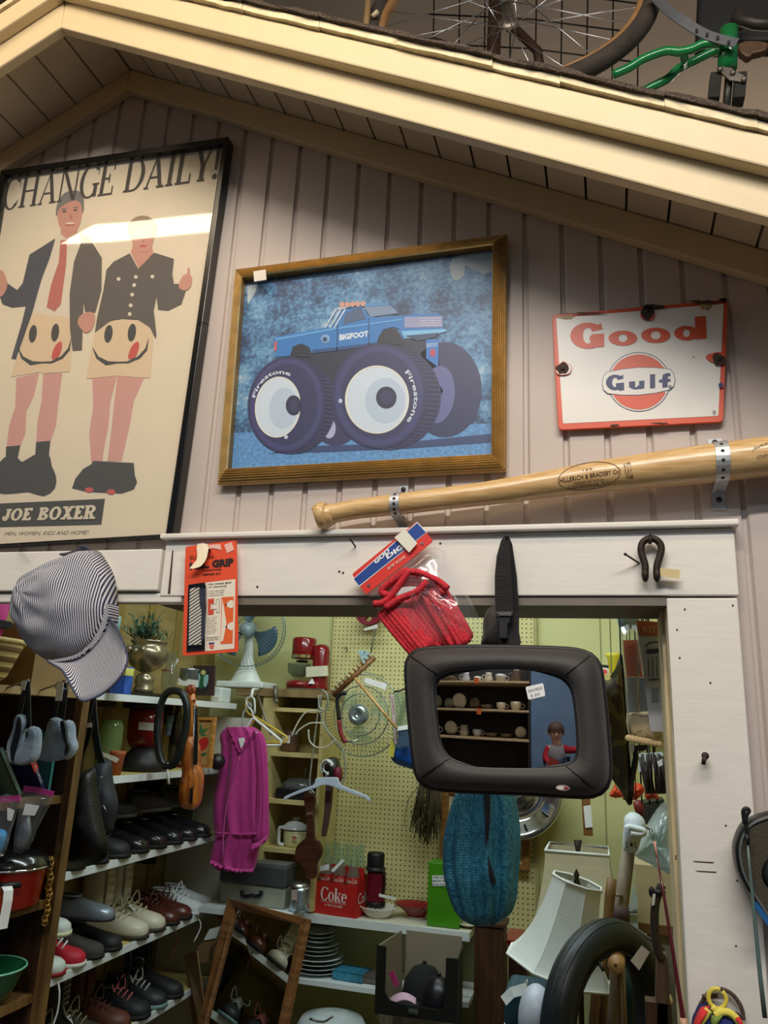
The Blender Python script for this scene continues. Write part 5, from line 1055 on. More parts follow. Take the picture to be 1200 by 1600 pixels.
G().lathe([(0, 0), (.07, 0), (.083, .01), (.088, .082), (.092, .085)], pc, 36, None, 1, 1).mk('body', M((186, 34, 24), .25, var=.08, coat=.5, name='red_enamel'), rp_); G().lathe([(.095, .085), (.096, .091), (.085, .108), (.045, .122), (0, .126)], pc, 36).mk('lid', M((18, 18, 20), .2, coat=.5, name='black_enamel'), rp_)
g = G(); g.torus(pc+V((0, 0, .087)), .094, .003, n=40, m=8); g.mk('rim', CHROME, rp_); g = G(); g.tube([pc+V(p) for p in ((.05, -.07, .062), (.075, -.09, .064), (.09, -.055, .062))], .007, 8); g.mk('handle', BLACK, rp_)
G().strap([V(p) for p in ((-1.272, 1.552, 1.222), (-1.262, 1.545, 1.226), (-1.252, 1.540, 1.22), (-1.250, 1.54, 1.20), (-1.252, 1.54, 1.145))], .022, .001, (.3, 1, 0)).mk('price_tag', TAGW, rp_)
ch = thing('gold_chain', 'gold braided chain hanging on the bookcase upright', 'chain', at(70, 1440, 1.70)); CHN = M((176, 140, 66), .35, .8, var=.3, sc=80, name='old_gold')
g = G()
for k in range(26):
    p = at(78-8*(k/25)**2+1.5*sin(k), 1342+100*k/25, 1.71); g.torus(p, .006, .002, RZ(40*(k % 2)) @ Matrix.Rotation(radians(90 if k % 2 else 50), 3, 'X'), 10, 5)
g.mk('links', CHN, ch)
gb = thing('glass_bowl', 'dark green glass bowl on the lowest bookcase shelf', 'bowl', (-1.45, 1.58, .962)); G().lathe([(0, .004), (.04, 0), (.05, .006), (.072, .04), (.083, .072), (.086, .075), (.078, .068), (.06, .03), (0, .012)], (-1.36, 1.64, .963), 32).mk('bowl_body', M((36, 110, 72), .15, var=.15, coat=.3, trans=.3, name='green_glass'), gb); g = G(); g.torus((-1.36, 1.64, 1.037), .084, .0024, n=36, m=6); g.mk('rim', M((120, 190, 160), .1, name='glass_rim'), gb)
# ---- handbags hung in front of the bookcase end
def bag(label, out, Y, depth, mat, straps, name='handbag', group='black handbags hung by the bookcase'):
    t = thing(name, label, 'handbag', at(out[0][0], out[0][1], Y), group)
    dome(G(), smoothpx(out, 3), Y, depth, 6, lambda u, s: .004*sin(19*u+7*s)*(1-s)).mk('body', mat, t)
    for s_, w_ in straps: G().strap([at(a, b, Y-.012) for a, b in smoothpx(s_, 3, False)], w_, .004).mk('strap', mat, t)
    return t
b1 = bag('large black leather handbag with gold chain hung by the bookcase', cA((420, 840), (600, 830), (700, 800), (720, 950), (760, 1200), (800, 1480), (640, 1580), (400, 1580), (405, 1300), (410, 1000)), 1.84, .05, BLKLEATHER, [(cA((700, 270), (650, 480), (600, 640), (560, 800)), .028), (cA((715, 440), (690, 560), (640, 700), (620, 830)), .012)])
g = G()
for k in range(7): g.torus(at(*cA((450+3*sin(k), 740+14*k))[0], 1.80), .006, .0016, RZ(70*(k % 2)) @ Matrix.Rotation(radians(80), 3, 'X'), 10, 5)
g.mk('chain', M((214, 190, 130), .25, .9, name='brass'), b1); G().torus(at(*cA((558, 912))[0], 1.775), .017, .0022, Matrix.Rotation(radians(90), 3, 'X') @ Matrix.Rotation(radians(10), 3, 'Z'), 24, 6, el=1.5).mk('ring', M((214, 200, 160), .2, .9, name='pale_brass'), b1)
g = G()
for a, b in ((600, 670), (610, 700), (596, 780)): g.torus(at(*cA((a, b))[0], 1.78), .010, .002, Matrix.Rotation(radians(75), 3, 'X'), 16, 6)
g.mk('buckle', M((190, 170, 130), .25, .9, name='brass_buckle'), b1); tagpx(cA((668, 448), (716, 446), (714, 482), (670, 486)), 1.77, b1)
b2 = bag('black nylon bag with pocket zips hung to the right of the leather handbag', cA((720, 760), (830, 740), (850, 900), (890, 1080), (860, 1250), (830, 1320), (760, 1240), (720, 1050), (690, 900)), 1.90, .045, M((34, 36, 44), .6, var=.2, bump=.4, bsc=120, name='black_nylon'), [(cA((725, 260), (740, 480), (770, 680), (800, 770)), .02)])
G().tube([at(a, b, 1.85) for a, b in cA((760, 1110), (810, 1095), (830, 1140))], .0014, 5).mk('zip', STEEL, b2); G().tube([at(a, b, 1.852) for a, b in cA((740, 880), (800, 870))], .0014, 5).mk('zip', STEEL, b2)
b3 = bag('small black pouch behind the fleece straps', cA((330, 770), (470, 830), (470, 1000), (430, 1290), (330, 1200), (310, 950)), 1.885, .03, BLKCLOTH, [(cA((455, 300), (450, 500), (440, 800)), .01)])

# ---- top left shelf
z = T[0]
def onl(px, py, x, zz): return V((x, atx(px, py, x).y, zz))
def lzx(px, x, prof, zb, n=24):                    # turned shape on the left shelves
    Y = atx(px, prof[-1][1] if prof[-1][1] > prof[0][1] else prof[0][1], x).y; return lz(px, Y, prof, zb, n)
tn = thing('tin', 'pale blue lidded tin beside the silver urn', 'tin', onl(156, 1080, -1.70, z)); lzx(156, -1.70, [(0, 1078), (17, 1078), (17, 975), (18, 974), (18, 955), (0, 954)], z).mk('can', M((160, 200, 196), .4, name='pale_blue_tin'), tn); lzx(156, -1.70, [(18.4, 976), (18.4, 972)], z+.22).mk('lid_band', M((60, 110, 120), .4, name='teal_band'), tn)
SILV = M((150, 140, 116), .3, .8, var=.25, sc=30, bump=.4, bsc=60, name='tarnished_silver')
ur = thing('silver_urn', 'tarnished silver urn with green plant', 'urn', onl(224, 1078, -1.58, z)); UY = atx(224, 1078, -1.58).y
lz(224, UY, [(0, 1078), (15, 1078), (16, 1072), (13, 1068), (15, 1060), (14, 1052), (6, 1047), (12, 1044), (24, 1036), (31, 1024), (32, 1016), (30, 1008), (24, 1004), (28, 1000), (29, 997), (26, 997), (22, 1003), (0, 1010)], z+.0145, 32).mk('bowl', SILV, ur)
g = G(); uc = at(224, 1020, UY); mr = mp(224, 1020, UY)
for k in range(18): a = 2*pi*k/18; g.ell((uc.x+31*mr*cos(a), UY+31*mr*sin(a), uc.z+.006*(k % 2)), (.012, .012, .014), n=8)
g.mk('fruit_relief', SILV, ur)
g = G(); g2 = G(); rl = random.Random(9)
for k in range(46):
    a = rl.uniform(0, 2*pi); r_ = rl.uniform(.0, .05); h = rl.uniform(.02, .10); p = V((uc.x+r_*cos(a), UY+r_*sin(a), uc.z+.04)); q = p+V((rl.uniform(-.06, .06), rl.uniform(-.06, .06), h)); g2.tube([p, q], .0014, 5)
    for j in range(7):
        t = p.lerp(q, .3+.1*j); d = V((rl.uniform(-1, 1), rl.uniform(-1, 1), rl.uniform(-.1, .9))).normalized()*rl.uniform(.022, .045); s_ = d.cross(V((0, 0, 1))).normalized()*.0035
        g.add([t, t+d*.5+s_, t+d, t+d*.5-s_], [(0, 1, 2, 3)])
lf = g.mk('foliage', M((70, 122, 106), .7, var=.3, sc=60, name='grey_green_leaf'), ur, recalc=False); lf['kind'] = 'stuff'; g2.mk('stems', M((90, 84, 50), .8, name='stem'), ur)
x0, x1, z0, z1 = wb(184, 1036, 205, 1078, 2.15); by = thing('carton', 'small blue and yellow printed carton on the topmost shelf', 'carton', ((x0+x1)/2, 2.15, z)); G().bx(x0, x1, 2.12, 2.16, z, z+z1-z0).mk('box', M((36, 84, 176), .5, var=.5, sc=30, name='blue_print'), by); g = G(); g.bx(x0+.012, x1+.0005, 2.1193, 2.1605, z+.055, z+z1-z0-.004); g.mk('print_patch', M((206, 206, 110), .5, var=.4, sc=30, name='yellow_print'), by)
fb = tag(G().bx(-1.62, -1.52, 2.24, 2.50, z, z+.014).mk('flat_case', M((28, 26, 26), .4, name='black_case')), 'flat black case lying under the silver urn', 'case')
lc = thing('lamp_chimney', 'clear glass lamp chimney with a red line beside the urn', 'lamp chimney', onl(263, 1076, -1.56, z)); LY = atx(263, 1076, -1.56).y; lz(263, LY, [(9, 1075), (10, 1066), (13, 1050), (12, 1040), (8, 1030), (7, 1012), (7.5, 1008)], z+.0145, 20).mk('glass_body', glass((225, 230, 220), .5, .03, .06, 'tinted_chimney'), lc); lz(263, LY, [(8.6, 1033), (9, 1031)], z+.10, 20).mk('red_line', M((150, 60, 50), .5, name='red_band'), lc)
gbk = thing('pewter_goblet', 'grey pewter goblet with a white label on the topmost shelf', 'goblet', onl(293, 1077, -1.55, z)); GY = atx(293, 1077, -1.55).y; PEW = M((140, 150, 156), .3, .8, var=.12, name='pewter')
lz(293, GY, [(0, 1076), (12, 1076), (10, 1071), (5, 1066), (4, 1056), (6, 1050), (12, 1047), (15, 1042), (14.5, 1030), (16, 1027), (13, 1027), (0, 1035)], z, 28).mk('cup', PEW, gbk); tagpx([(279, 1059), (310, 1063), (309, 1074), (278, 1070)], GY-.03, gbk, name='label'); tagpx([(272, 1038), (277, 1028), (279, 1032), (271, 1046)], GY-.03, gbk)
pf = thing('framed_picture', 'small dark framed picture of a winged insect on the topmost shelf', 'picture', base(320, 1086, 2.82, z)); PY = 2.80
G().plate([(302, 1040), (335, 1040), (333, 1087), (300, 1086)], PY, .012).mk('frame', M((62, 44, 46), .5, name='plum_frame'), pf); cD = cv(160, 940, 6.316)
lay('mount', cD((925, 680), (1050, 680), (1035, 885), (920, 880)), PY-.0006, M((40, 40, 44), .6, var=.6, sc=220, name='speckled_mount'), pf); lay('wing', cD((920, 720), (960, 710), (970, 800), (945, 850), (925, 800)), PY-.0012, P_((150, 196, 196)), pf, 2); lay('wing', cD((1000, 740), (1045, 720), (1040, 800), (1010, 850), (995, 800)), PY-.0012, P_((150, 196, 196)), pf, 2); lay('insect_body', cD((970, 740), (1000, 735), (990, 850), (955, 850)), PY-.0016, P_((30, 100, 60)), pf, 2); lay('insect_head', arcpx(*cD((995, 700))[0], 4, 4), PY-.0016, P_((206, 204, 120)), pf)
# desk fan
fy = 3.08; fz = 1.722
fn = thing('desk_fan', 'white desk fan with blue grey blades on the plank shelf', 'fan', base(385, 1066, fy, fz)); FW = M((222, 230, 226), .4, name='fan_white')
fx = at(385, 1000, fy).x; k_ = mp(388, 1000, fy)
g = G(); g.box((at(382, 1060, fy).x, fy+.03, fz+.013), (78*k_, .16, .026)); g.mk('base', FW, fn, bevel=.006)
fcz = zat(388, 984, fy)
g = G(); g.lathe([(26*k_, 0), (20*k_, .03), (12*k_, .07), (8*k_, .12), (7*k_, fcz-fz-.05)], (fx, fy+.03, fz+.026), 20, None, 1, .7); g.mk('neck', FW, fn)
fc = V((at(388, 984, fy).x, fy, fcz)); XZ = Matrix.Rotation(radians(90), 3, 'X') ; YAW = RZ(12)
FM = YAW @ XZ
g = G(); g.lathe([(0, -.04), (11*k_, -.035), (12*k_, .0), (12*k_, .03), (9*k_, .07), (0, .075)], fc, 20, YAW @ Matrix.Rotation(radians(-90), 3, 'X')); g.mk('motor', M((150, 170, 178), .35, name='motor_grey'), fn)
BLD = M((74, 104, 124), .3, var=.05, trans=.2, name='blue_blade')
for a0 in (-28, 92, 212):
    def bl(u, v, a0=a0):
        a = radians(a0+(-38+76*u)*(.35+.65*v)); r_ = (12+38*v)*k_*(1-.12*(2*u-1)**2); return fc+FM @ V((r_*cos(a), r_*sin(a), .018*(u-.5)))
    G().grid(bl, 10, 8).mk('blade', BLD, fn, solid=.002)
g = G(); g.torus(fc+FM @ V((0, 0, .02)), 57*k_, .0022, FM, 60, 6); g.torus(fc+FM @ V((0, 0, -.03)), 57*k_, .0022, FM, 60, 6); g.torus(fc+FM @ V((0, 0, .05)), 14*k_, .002, FM, 30, 6)
for k in range(60):
    a = 2*pi*k/60; c_, s_ = cos(a), sin(a); g.tube([fc+FM @ V((14*k_*c_, 14*k_*s_, .05)), fc+FM @ V((45*k_*c_, 45*k_*s_, .046)), fc+FM @ V((57*k_*c_, 57*k_*s_, .02)), fc+FM @ V((57*k_*c_, 57*k_*s_, -.03))], .0008, 4)
g.mk('cage', M((120, 140, 136), .35, .5, name='cage_wire'), fn)
wbx = thing('white_box', 'white foam box end beside the fan base', 'box', base(344, 1076, 3.0, T[0])); a, b, c, d = wb(336, 1060, 352, 1084, 2.96); G().bx(a, b, 2.93, 3.02, T[0], T[0]+d-c).mk('block', M((214, 224, 226), .7, name='foam'), wbx, bevel=.006); G().bx(a+.01, b-.01, 2.928, 2.93, T[0]+.02, T[0]+.035).mk('label', TAGW, wbx)
# red mixer
MIX = M((124, 14, 26), .22, var=.06, coat=.5, name='red_mixer_enamel'); my = 3.165
mx_ = thing('stand_mixer', 'dark red stand mixer with its beater bowl on the plank shelf', 'mixer', base(480, 1078, my, 1.722)); q = mp(480, 1030, my)
def mlz(px, prof, **k): return lz(px, my, prof, **k)
mlz(474, [(0, 1030), (17, 1030), (18.5, 1026), (19, 1000), (17, 997), (0, 996)], zb=zat(474, 1030, my)).mk('motor_head', MIX, mx_); g = mlz(474, [(19.4, 1029), (19.4, 1024)], zb=zat(474, 1029, my)); g.mk('trim_ring', CHROME, mx_)
mlz(499, [(0, 1076), (13, 1076), (14, 1068), (13, 1050), (13.5, 1015), (11, 1006), (6, 1003), (0, 1002)], zb=1.722).mk('column', MIX, mx_); g = G(); g.box((at(478, 1070, my).x, my, 1.722+.02), (54*q, .1, .04)); g.mk('base', MIX, mx_, bevel=.012)
mlz(472, [(0, 1034), (9, 1034), (9, 1031), (0, 1030)], zb=zat(472, 1035, my)).mk('beater_collar', BLACK, mx_); a = mlz(466, [(8, 1058), (16, 1052), (18, 1040), (18.5, 1037)], zb=zat(466, 1058, my)); a.mk('glass_bowl', glass((180, 190, 170), .5, .03, .15, 'smoky_bowl'), mx_)
g = G(); g.plate([(478, 1042), (511, 1040), (512, 1056), (478, 1058)], my-.045, .01); g.mk('tape_band', M((216, 214, 186), .7, name='paper_band'), mx_); tagpx([(481, 1068), (488, 1060), (492, 1068), (484, 1072)], my-.05, mx_)
rm = thing('hand_mixer', 'small dark red appliance lying in front of the stand mixer', 'mixer', base(463, 1074, 3.06, 1.722)); G().ell(base(463, 1070, 3.07, 1.744), (17*q, .03, .018), n=18).mk('body', MIX, rm); g = G(); g.bx(at(449, 1075, 3.05).x, at(506, 1075, 3.05).x, 3.05, 3.055, 1.7225, 1.729); g.mk('blade_strip', STEEL, rm)
pb = thing('pipe_bracket', 'grey steel pipe bracket under the plank shelf', 'bracket', at(432, 1096, 3.02)); g = G(); g.tube([at(430, 1072, 3.03), at(431, 1094, 3.02)], .010, 10); g.tube([at(431, 1094, 3.02), at(432, 1096, 2.95)], .008, 10); g.mk('pipe', M((120, 116, 100), .5, .5, name='dull_steel'), pb); G().tube([at(402, 1085, 3.04), at(424, 1148, 2.99)], .005, 8).mk('arm', M((150, 146, 130), .4, .6, name='arm_steel'), pb)

# ---- second left shelf
z = T[1]
gj = thing('glass_jar', 'green glass jar with a dark knob lid', 'jar', onl(164, 1212, -1.60, z)); JY = atx(164, 1212, -1.60).y
lz(164, JY, [(0, 1214), (17, 1214), (19, 1206), (20, 1185), (19, 1176), (20, 1165), (19, 1140), (16, 1132), (14, 1130)], z).mk('jar_body', M((126, 150, 92), .12, var=.08, trans=.35, name='green_jar_glass'), gj); lz(164, JY, [(14, 1131), (14, 1126), (12, 1122), (11, 1114), (6, 1110), (0, 1109)], z+.21).mk('lid', M((40, 36, 34), .5, name='dark_lid'), gj)
tp_ = thing('terracotta_pot', 'small terracotta pot with a white tag', 'pot', onl(180, 1210, -1.53, z)); TY = atx(180, 1210, -1.53).y; lz(180, TY, [(0, 1210), (8, 1210), (11, 1180), (12, 1178), (12.5, 1172), (10, 1172), (8, 1190), (0, 1200)], z).mk('pot_body', M((164, 84, 44), .7, name='terracotta'), tp_); tagpx([(159, 1175), (180, 1182), (186, 1186), (182, 1192), (160, 1181)], TY-.035, tp_)
rl_ = thing('red_lantern', 'dark red lantern drum on a wide black base', 'lantern', onl(222, 1207, -1.58, z)); RY2 = atx(222, 1207, -1.58).y
DKG = M((44, 42, 42), .45, .3, var=.15, name='gunmetal'); lz(222, RY2, [(0, 1208), (36, 1208), (37, 1200), (33, 1190), (26, 1180), (20, 1172), (0, 1171)], z, 32).mk('base', DKG, rl_); lz(222, RY2, [(0, 1172), (20, 1171), (25, 1160), (27, 1130), (26, 1112), (0, 1110)], z+.078, 32).mk('drum', M((118, 20, 20), .2, var=.15, coat=.3, name='deep_red_glass'), rl_); lz(222, RY2, [(28, 1114), (31, 1110), (29, 1102), (22, 1098), (0, 1097)], z+.21, 32).mk('cap', DKG, rl_); tagpx([(217, 1128), (245, 1130), (244, 1142), (216, 1140)], RY2-.075, rl_, name='label')
hcol = thing('rubber_loop', 'black padded oval loop hanging beside the violin', 'loop', at(268, 1226, 2.40)); lo_ = smoothpx([(272, 1079), (285, 1084), (292, 1104), (291, 1130), (285, 1160), (278, 1184), (268, 1196), (256, 1195), (249, 1178), (246, 1150), (247, 1122), (253, 1096), (261, 1083)], 4); G().tube([at(a, b, 2.40) for a, b in lo_], .0125, 10, True).mk('ring', M((22, 26, 28), .4, var=.2, name='black_rubber'), hcol); G().tube([at(263, 1192, 2.395), at(262, 1208, 2.395), at(264, 1225, 2.395)], .004, 6).mk('tie', TAGW, hcol)
sb = thing('sauce_bottle', 'small dark bottle with a blue and white label seen through the black loop', 'bottle', onl(268, 1196, -1.60, z)); SY = atx(268, 1196, -1.60).y; lz(268, SY, [(0, 1198), (8, 1198), (9, 1140), (7, 1120), (4, 1105), (3.5, 1094), (0, 1093)], z).mk('glass_body', M((30, 24, 26), .15, coat=.4, name='dark_glass'), sb); lz(268, SY, [(9.4, 1136), (9.4, 1106)], z+.12).mk('label', M((120, 150, 180), .6, var=.6, sc=60, name='printed_label'), sb)
vi = thing('violin', 'amber violin hung on edge beside the black loop', 'violin', at(290, 1268, 2.46)); vy = 2.46; VW = wood((206, 122, 46), (150, 70, 24), 10, (6, 6, 2), .3, .6, 'violin_varnish')
cE = cv(140, 1040, 4.0)
body = smoothpx(cE((600, 440), (625, 450), (650, 520), (645, 590), (655, 640), (670, 700), (662, 800), (650, 870), (625, 905), (590, 905), (560, 890), (548, 840), (555, 760), (572, 680), (570, 640), (566, 580), (580, 500)), 3)
G().pillow([at(a, b, vy-.03) for a, b in body], (0, .06, 0), .12).mk('body', VW, vi); G().tube([at(a, b, vy) for a, b in cE((615, 460), (635, 330), (640, 230), (636, 180))], [.018, .013, .012, .014], 10).mk('neck', VW, vi)
g = G(); g.ell(at(*cE((632, 150))[0], vy), (.018, .02, .018), n=14); g.torus(at(*cE((628, 150))[0], vy-.012), .012, .005, Matrix.Rotation(radians(90), 3, 'X'), 16, 6); g.mk('scroll', M((150, 66, 32), .35, coat=.5, name='scroll_varnish'), vi)
for a, b in ((612, 225), (662, 215), (610, 260), (664, 250)): G().tube([at(*cE((638, b))[0], vy), at(*cE((a, b))[0], vy-.01)], .005, 7).mk('peg', M((180, 120, 80), .4, name='peg_wood'), vi)
G().strap([at(a, b, vy-.035) for a, b in cE((660, 270), (664, 450), (660, 620))], .014, .006).mk('fingerboard', BLACK, vi); G().plate(cE((628, 765), (645, 760), (640, 860), (625, 862)), vy-.036, .004).mk('tailpiece', BLACK, vi)
for a in (655, 660): G().tube([at(*cE((a-2, 250))[0], vy-.042), at(*cE((a-18, 800))[0], vy-.042)], .0006, 4).mk('string', STEEL, vi)
tagpx(cE((612, 340), (628, 340), (624, 372), (610, 372)), vy-.04, vi)
pt = thing('framed_tile', 'wood framed tile painted with a red pepper', 'picture', onl(320, 1202, -1.55, z)); cEt = cE; PY = 2.72
g = G(); ot = cE((668, 322), (782, 322), (752, 640), (645, 638)); it = cE((682, 340), (764, 342), (738, 618), (665, 616))
for k in range(4): g.plate([ot[k], ot[(k+1) % 4], it[(k+1) % 4], it[k]], PY, .02)
g.mk('frame', wood((206, 150, 76), (170, 112, 50), 8, name='honey_wood'), pt); G().plate(it, PY+.008, .006).mk('panel', M((190, 146, 84), .5, name='tile_ground'), pt)
lay('pepper_fruit', cE((680, 480), (700, 455), (735, 450), (742, 480), (725, 520), (690, 535), (678, 510)), PY+.0074, P_((196, 36, 28)), pt, 3); lay('pepper_leaf', cE((680, 420), (695, 350), (705, 400), (748, 390), (712, 425), (738, 440), (700, 440)), PY+.0074, P_((70, 116, 70)), pt); lay('pepper_stem', cE((675, 560), (712, 545), (735, 545), (715, 570), (690, 560)), PY+.0074, P_((60, 100, 60)), pt)
dk = thing('dark_case', 'dark rounded case behind the pepper tile', 'case', base(338, 1196, 2.78, z)); G().ell(base(341, 1175, 2.79, z+.031), (.03, .03, .03), n=16).mk('shell', M((34, 26, 28), .4, name='dark_plum'), dk); G().bx(-1.6, -1.51, 2.80, 2.83, z, z+.012).mk('base', M((110, 30, 36), .5, name='red_base'), dk)

# ---- footwear
def shoe(pos, yaw, L_, up, sole, label, name='shoe', shaft=0., lace=None, roll=0., group=None, width=.36, inner=BLKCLOTH, collar=None, tagp=False, dang=False):
    pos = V(pos); Rm = RZ(yaw) @ Matrix.Rotation(radians(roll), 3, 'X'); W = L_*width
    t = thing(name, label, 'shoe' if not shaft else 'boot', pos, group)
    def T3(x, y, zz): return pos+Rm @ V((x, y, zz))
    ts = [0, .03, .1, .2, .32, .44, .56, .68, .8, .9, .97, 1.0]
    wd = [.45, .6, .72, .76, .74, .72, .80, .94, 1.0, .9, .62, .3]; ht = [.20, .25, .27, .27, .26, .255, .225, .19, .165, .145, .11, .06]
    sh = .055*L_
    rings = []
    for t_, w_, h in zip(ts, wd, ht):
        x = (t_-.5)*L_; hw = W*w_/2; hh = L_*h
        rings.append([T3(x, hw*cos(a), sh+hh*max(0, sin(a))**.75) for a in [pi*k/11 for k in range(12)]]+[T3(x, -hw*.9, sh*.6), T3(x, hw*.9, sh*.6)])
    G().skin(rings).mk('upper', up, t)
    out = [((t_-.5)*L_*1.03, W*w_/2*1.06) for t_, w_ in zip(ts, wd)]
    fp = [T3(x, y, 0) for x, y in out]+[T3(x, -y, 0) for x, y in out[::-1]]
    G().prism(fp, Rm @ V((0, 0, sh)), True).mk('sole', sole, t)
    top = sh+L_*.268
    if not shaft:
        op = [T3(-.27*L_+.19*L_*cos(a), W*.30*sin(a), top-.012*L_*cos(a)+.004) for a in [2*pi*k/18 for k in range(18)]]
        G().flat(op).mk('opening', inner, t, recalc=False); G().tube(op, .022*L_, 6, True).mk('collar', collar or up, t)
    else:
        rg = []
        for k in range(7):
            f = k/6; r_ = (.19-.02*sin(pi*f)+.02*f)*L_; rg.append([T3(-.29*L_-.02*L_*f+r_*1.05*cos(a), W*.40*(1-.05*sin(pi*f))*sin(a), top-.03*L_+(shaft+.03*L_)*f) for a in [2*pi*q/16 for q in range(16)]])
        G().skin(rg).mk('shaft', up, t); op = rg[-1]; G().tube(op, .016*L_, 6, True).mk('collar', collar or up, t); G().flat([p+V((0, 0, .002)) for p in op]).mk('opening', inner, t, recalc=False)
        G().strap([T3(-.10*L_, 0, top+.02*L_), T3(-.10*L_, 0, top+shaft*.6), T3(-.14*L_, 0, top+shaft*1.25)], W*.5, .006, Rm @ V((0, 1, 0))).mk('tongue', up, t)
        if lace:
            for k in range(5):
                zz = top+shaft*(.12+.18*k); G().tube([T3(-.10*L_, W*.22, zz), T3(-.06*L_, 0, zz+.012), T3(-.10*L_, -W*.22, zz+.004)], .0032, 5).mk('lace', lace, t)
    if lace:
        for k in range(4):
            x = (-.05+.075*k)*L_; zz = sh+L_*(.262-.028*k); G().tube([T3(x, W*.26, zz-.022*L_), T3(x+.01, 0, zz+.012), T3(x+.004, -W*.26, zz-.022*L_)], .003, 5).mk('lace', lace, t)
        G().tube(smoothpx([tuple(T3(-.06*L_, .01, top)), tuple(T3(-.02*L_, .04, top+.03)), tuple(T3(.03*L_, .03, top-.01)), tuple(T3(-.04*L_, 0, top)), tuple(T3(.03*L_, -.04, top)), tuple(T3(-.03*L_, -.035, top+.02))], 3, False), .0028, 5).mk('bow', lace, t)
    if dang:
        p0 = T3(.25*L_, 0, sh); G().tube(smoothpx([tuple(p0), (LX+.006, p0.y, p0.z-.03), (LX+.012, p0.y+.005, p0.z-dang*.6), (LX+.004, p0.y-.02, p0.z-dang)], 3, False), .0026, 5).mk('loose_lace', lace or TAGW, t)
    if tagp:
        G().box(T3(.02, W*.2*(-1 if tagp < 0 else 1), top-.02), (.045, .02, .001), Rm @ RY(35)).mk('price_tag', TAGW, t)
    return t
BLKS = M((26, 27, 30), .25, var=.3, coat=.4, sc=40, name='black_shoe_leather'); BLKM = M((30, 31, 34), .6, var=.3, name='black_matte'); SOLEB = M((20, 20, 20), .7, name='black_sole'); SOLEG = M((70, 66, 56), .7, name='brown_sole')
z3 = T[2]; grp = 'black shoes on the third shelf'
def ypx(px, py, x=LX): return atx(px, py, x).y
spec = [(2.0, .23, BLKS, 'nearest black shoe on the shelf behind the leather handbag', None), (2.10, .23, BLKS, 'black shoe with white tissue paper stuffed in it', None), (2.215, .23, BLKM, 'black walking shoe with green laces and a white tag', M((40, 130, 80), .7, name='green_lace')), (2.33, .24, BLKM, 'black laced sneaker with a white tag right of the green laced shoe', BLKM), (2.44, .23, BLKS, 'black shoe in the middle of the shelf with tan lining', None), (2.55, .23, BLKS, 'glossy black shoe right of the tan lined shoe', None), (2.66, .23, BLKS, 'glossy black strap shoe third from the far end', None), (2.765, .22, BLKS, 'glossy black shoe next to the last one at the far end', None), (2.87, .22, BLKS, 'glossy black shoe at the far end of the shelf', None)]
for k, (y, L_, m_, lab_, lc_) in enumerate(spec):
    x = LX-L_/2+.012; t = shoe((x, y, z3+.0012), 8, L_, m_, SOLEB, lab_, group=grp, lace=lc_, tagp=(-1 if k in (2, 3) else 0), inner=M((96, 74, 40), .8, name='tan_lining') if k == 4 else BLKCLOTH)
    if k == 1:
        rt = random.Random(5); g = G(); c_ = V((x+.03, y-.03, z3+.07))
        g.add([c_+V((rt.uniform(-.07, .09), rt.uniform(-.05, .05), rt.uniform(0, .05))) for _ in range(14)], [(0, 1, 2), (3, 4, 5), (6, 7, 8), (9, 10, 11), (1, 5, 12), (2, 7, 13), (4, 9, 0)]); g.mk('tissue_paper', TAGW, t, recalc=False)
for y, yw, lab_ in ((2.42, 74, 'brown lined flat shoe lying on the black shoes'), (2.66, 80, 'grey soled flat shoe lying on the glossy black shoes'), (2.885, 78, 'dark flat shoe lying on top at the far end')):
    shoe((-1.62, y, z3+.101), yw, .22, BLKM, SOLEG, lab_, group='flat shoes lying on the black shoes', width=.3)
gx = tag(G().bx(-1.74, -1.62, 3.0, 3.035, z3, z3+.12).mk('grey_box', M((120, 124, 118), .6, name='grey_card')), 'grey box at the far end of the black shoe shelf', 'box')
z4 = T[3]; RS = M((190, 30, 48), .6, name='red_fabric'); SNW = M((206, 214, 206), .5, var=.08, name='white_leather')
def sx(L_, o=0): return LX-L_/2+.012+o
z4 += .0012; EDGE = LX
shoe((sx(.21), 2.075, z4), 10, .21, SNW, M((150, 30, 40), .6, name='red_sole'), 'white and grey running shoe nearest on the fourth shelf', lace=TAGW, inner=RS, dang=.17)
shoe((sx(.21), 2.165, z4), 10, .21, RS, M((226, 222, 214), .6, name='white_sole'), 'red and white running shoe behind the white and grey one', lace=TAGW, inner=RS, collar=SNW)
shoe((sx(.20, -.01), 2.09, z4+.095), 12, .20, SNW, M((220, 220, 180), .6, name='cream_sole'), 'white running shoe stacked on the red sneakers', inner=BLKCLOTH, collar=RS)
shoe((sx(.20), 2.255, z4), 10, .20, M((66, 62, 60), .8, name='charcoal_felt'), SOLEB, 'charcoal slipper with a grey insole', inner=M((140, 136, 124), .8, name='grey_insole'))
shoe((sx(.21), 2.345, z4), 10, .21, BLKM, SOLEB, 'black shoe under the silver grey shoe', inner=BLKCLOTH)
shoe((sx(.19, .0), 2.285, z4+.095), 14, .19, M((146, 158, 170), .3, .4, name='silver_grey'), M((60, 64, 70), .6, name='grey_sole'), 'silver grey shoe stacked on a black shoe')
CRB = M((206, 200, 176), .4, var=.06, coat=.2, name='cream_boot_leather'); CRL = M((196, 186, 150), .8, name='cream_lace')
shoe((sx(.25), 2.50, z4), 4, .25, CRB, M((60, 50, 40), .6, name='boot_sole'), 'cream lace up boot nearer of the pair', 'lace_up_boot', .135, CRL, group='pair of cream lace up boots', width=.36)
shoe((sx(.25), 2.605, z4), 4, .25, CRB, M((60, 50, 40), .6, name='boot_sole'), 'cream lace up boot farther of the pair with a white tag', 'lace_up_boot', .135, CRL, group='pair of cream lace up boots', width=.36, tagp=-1)
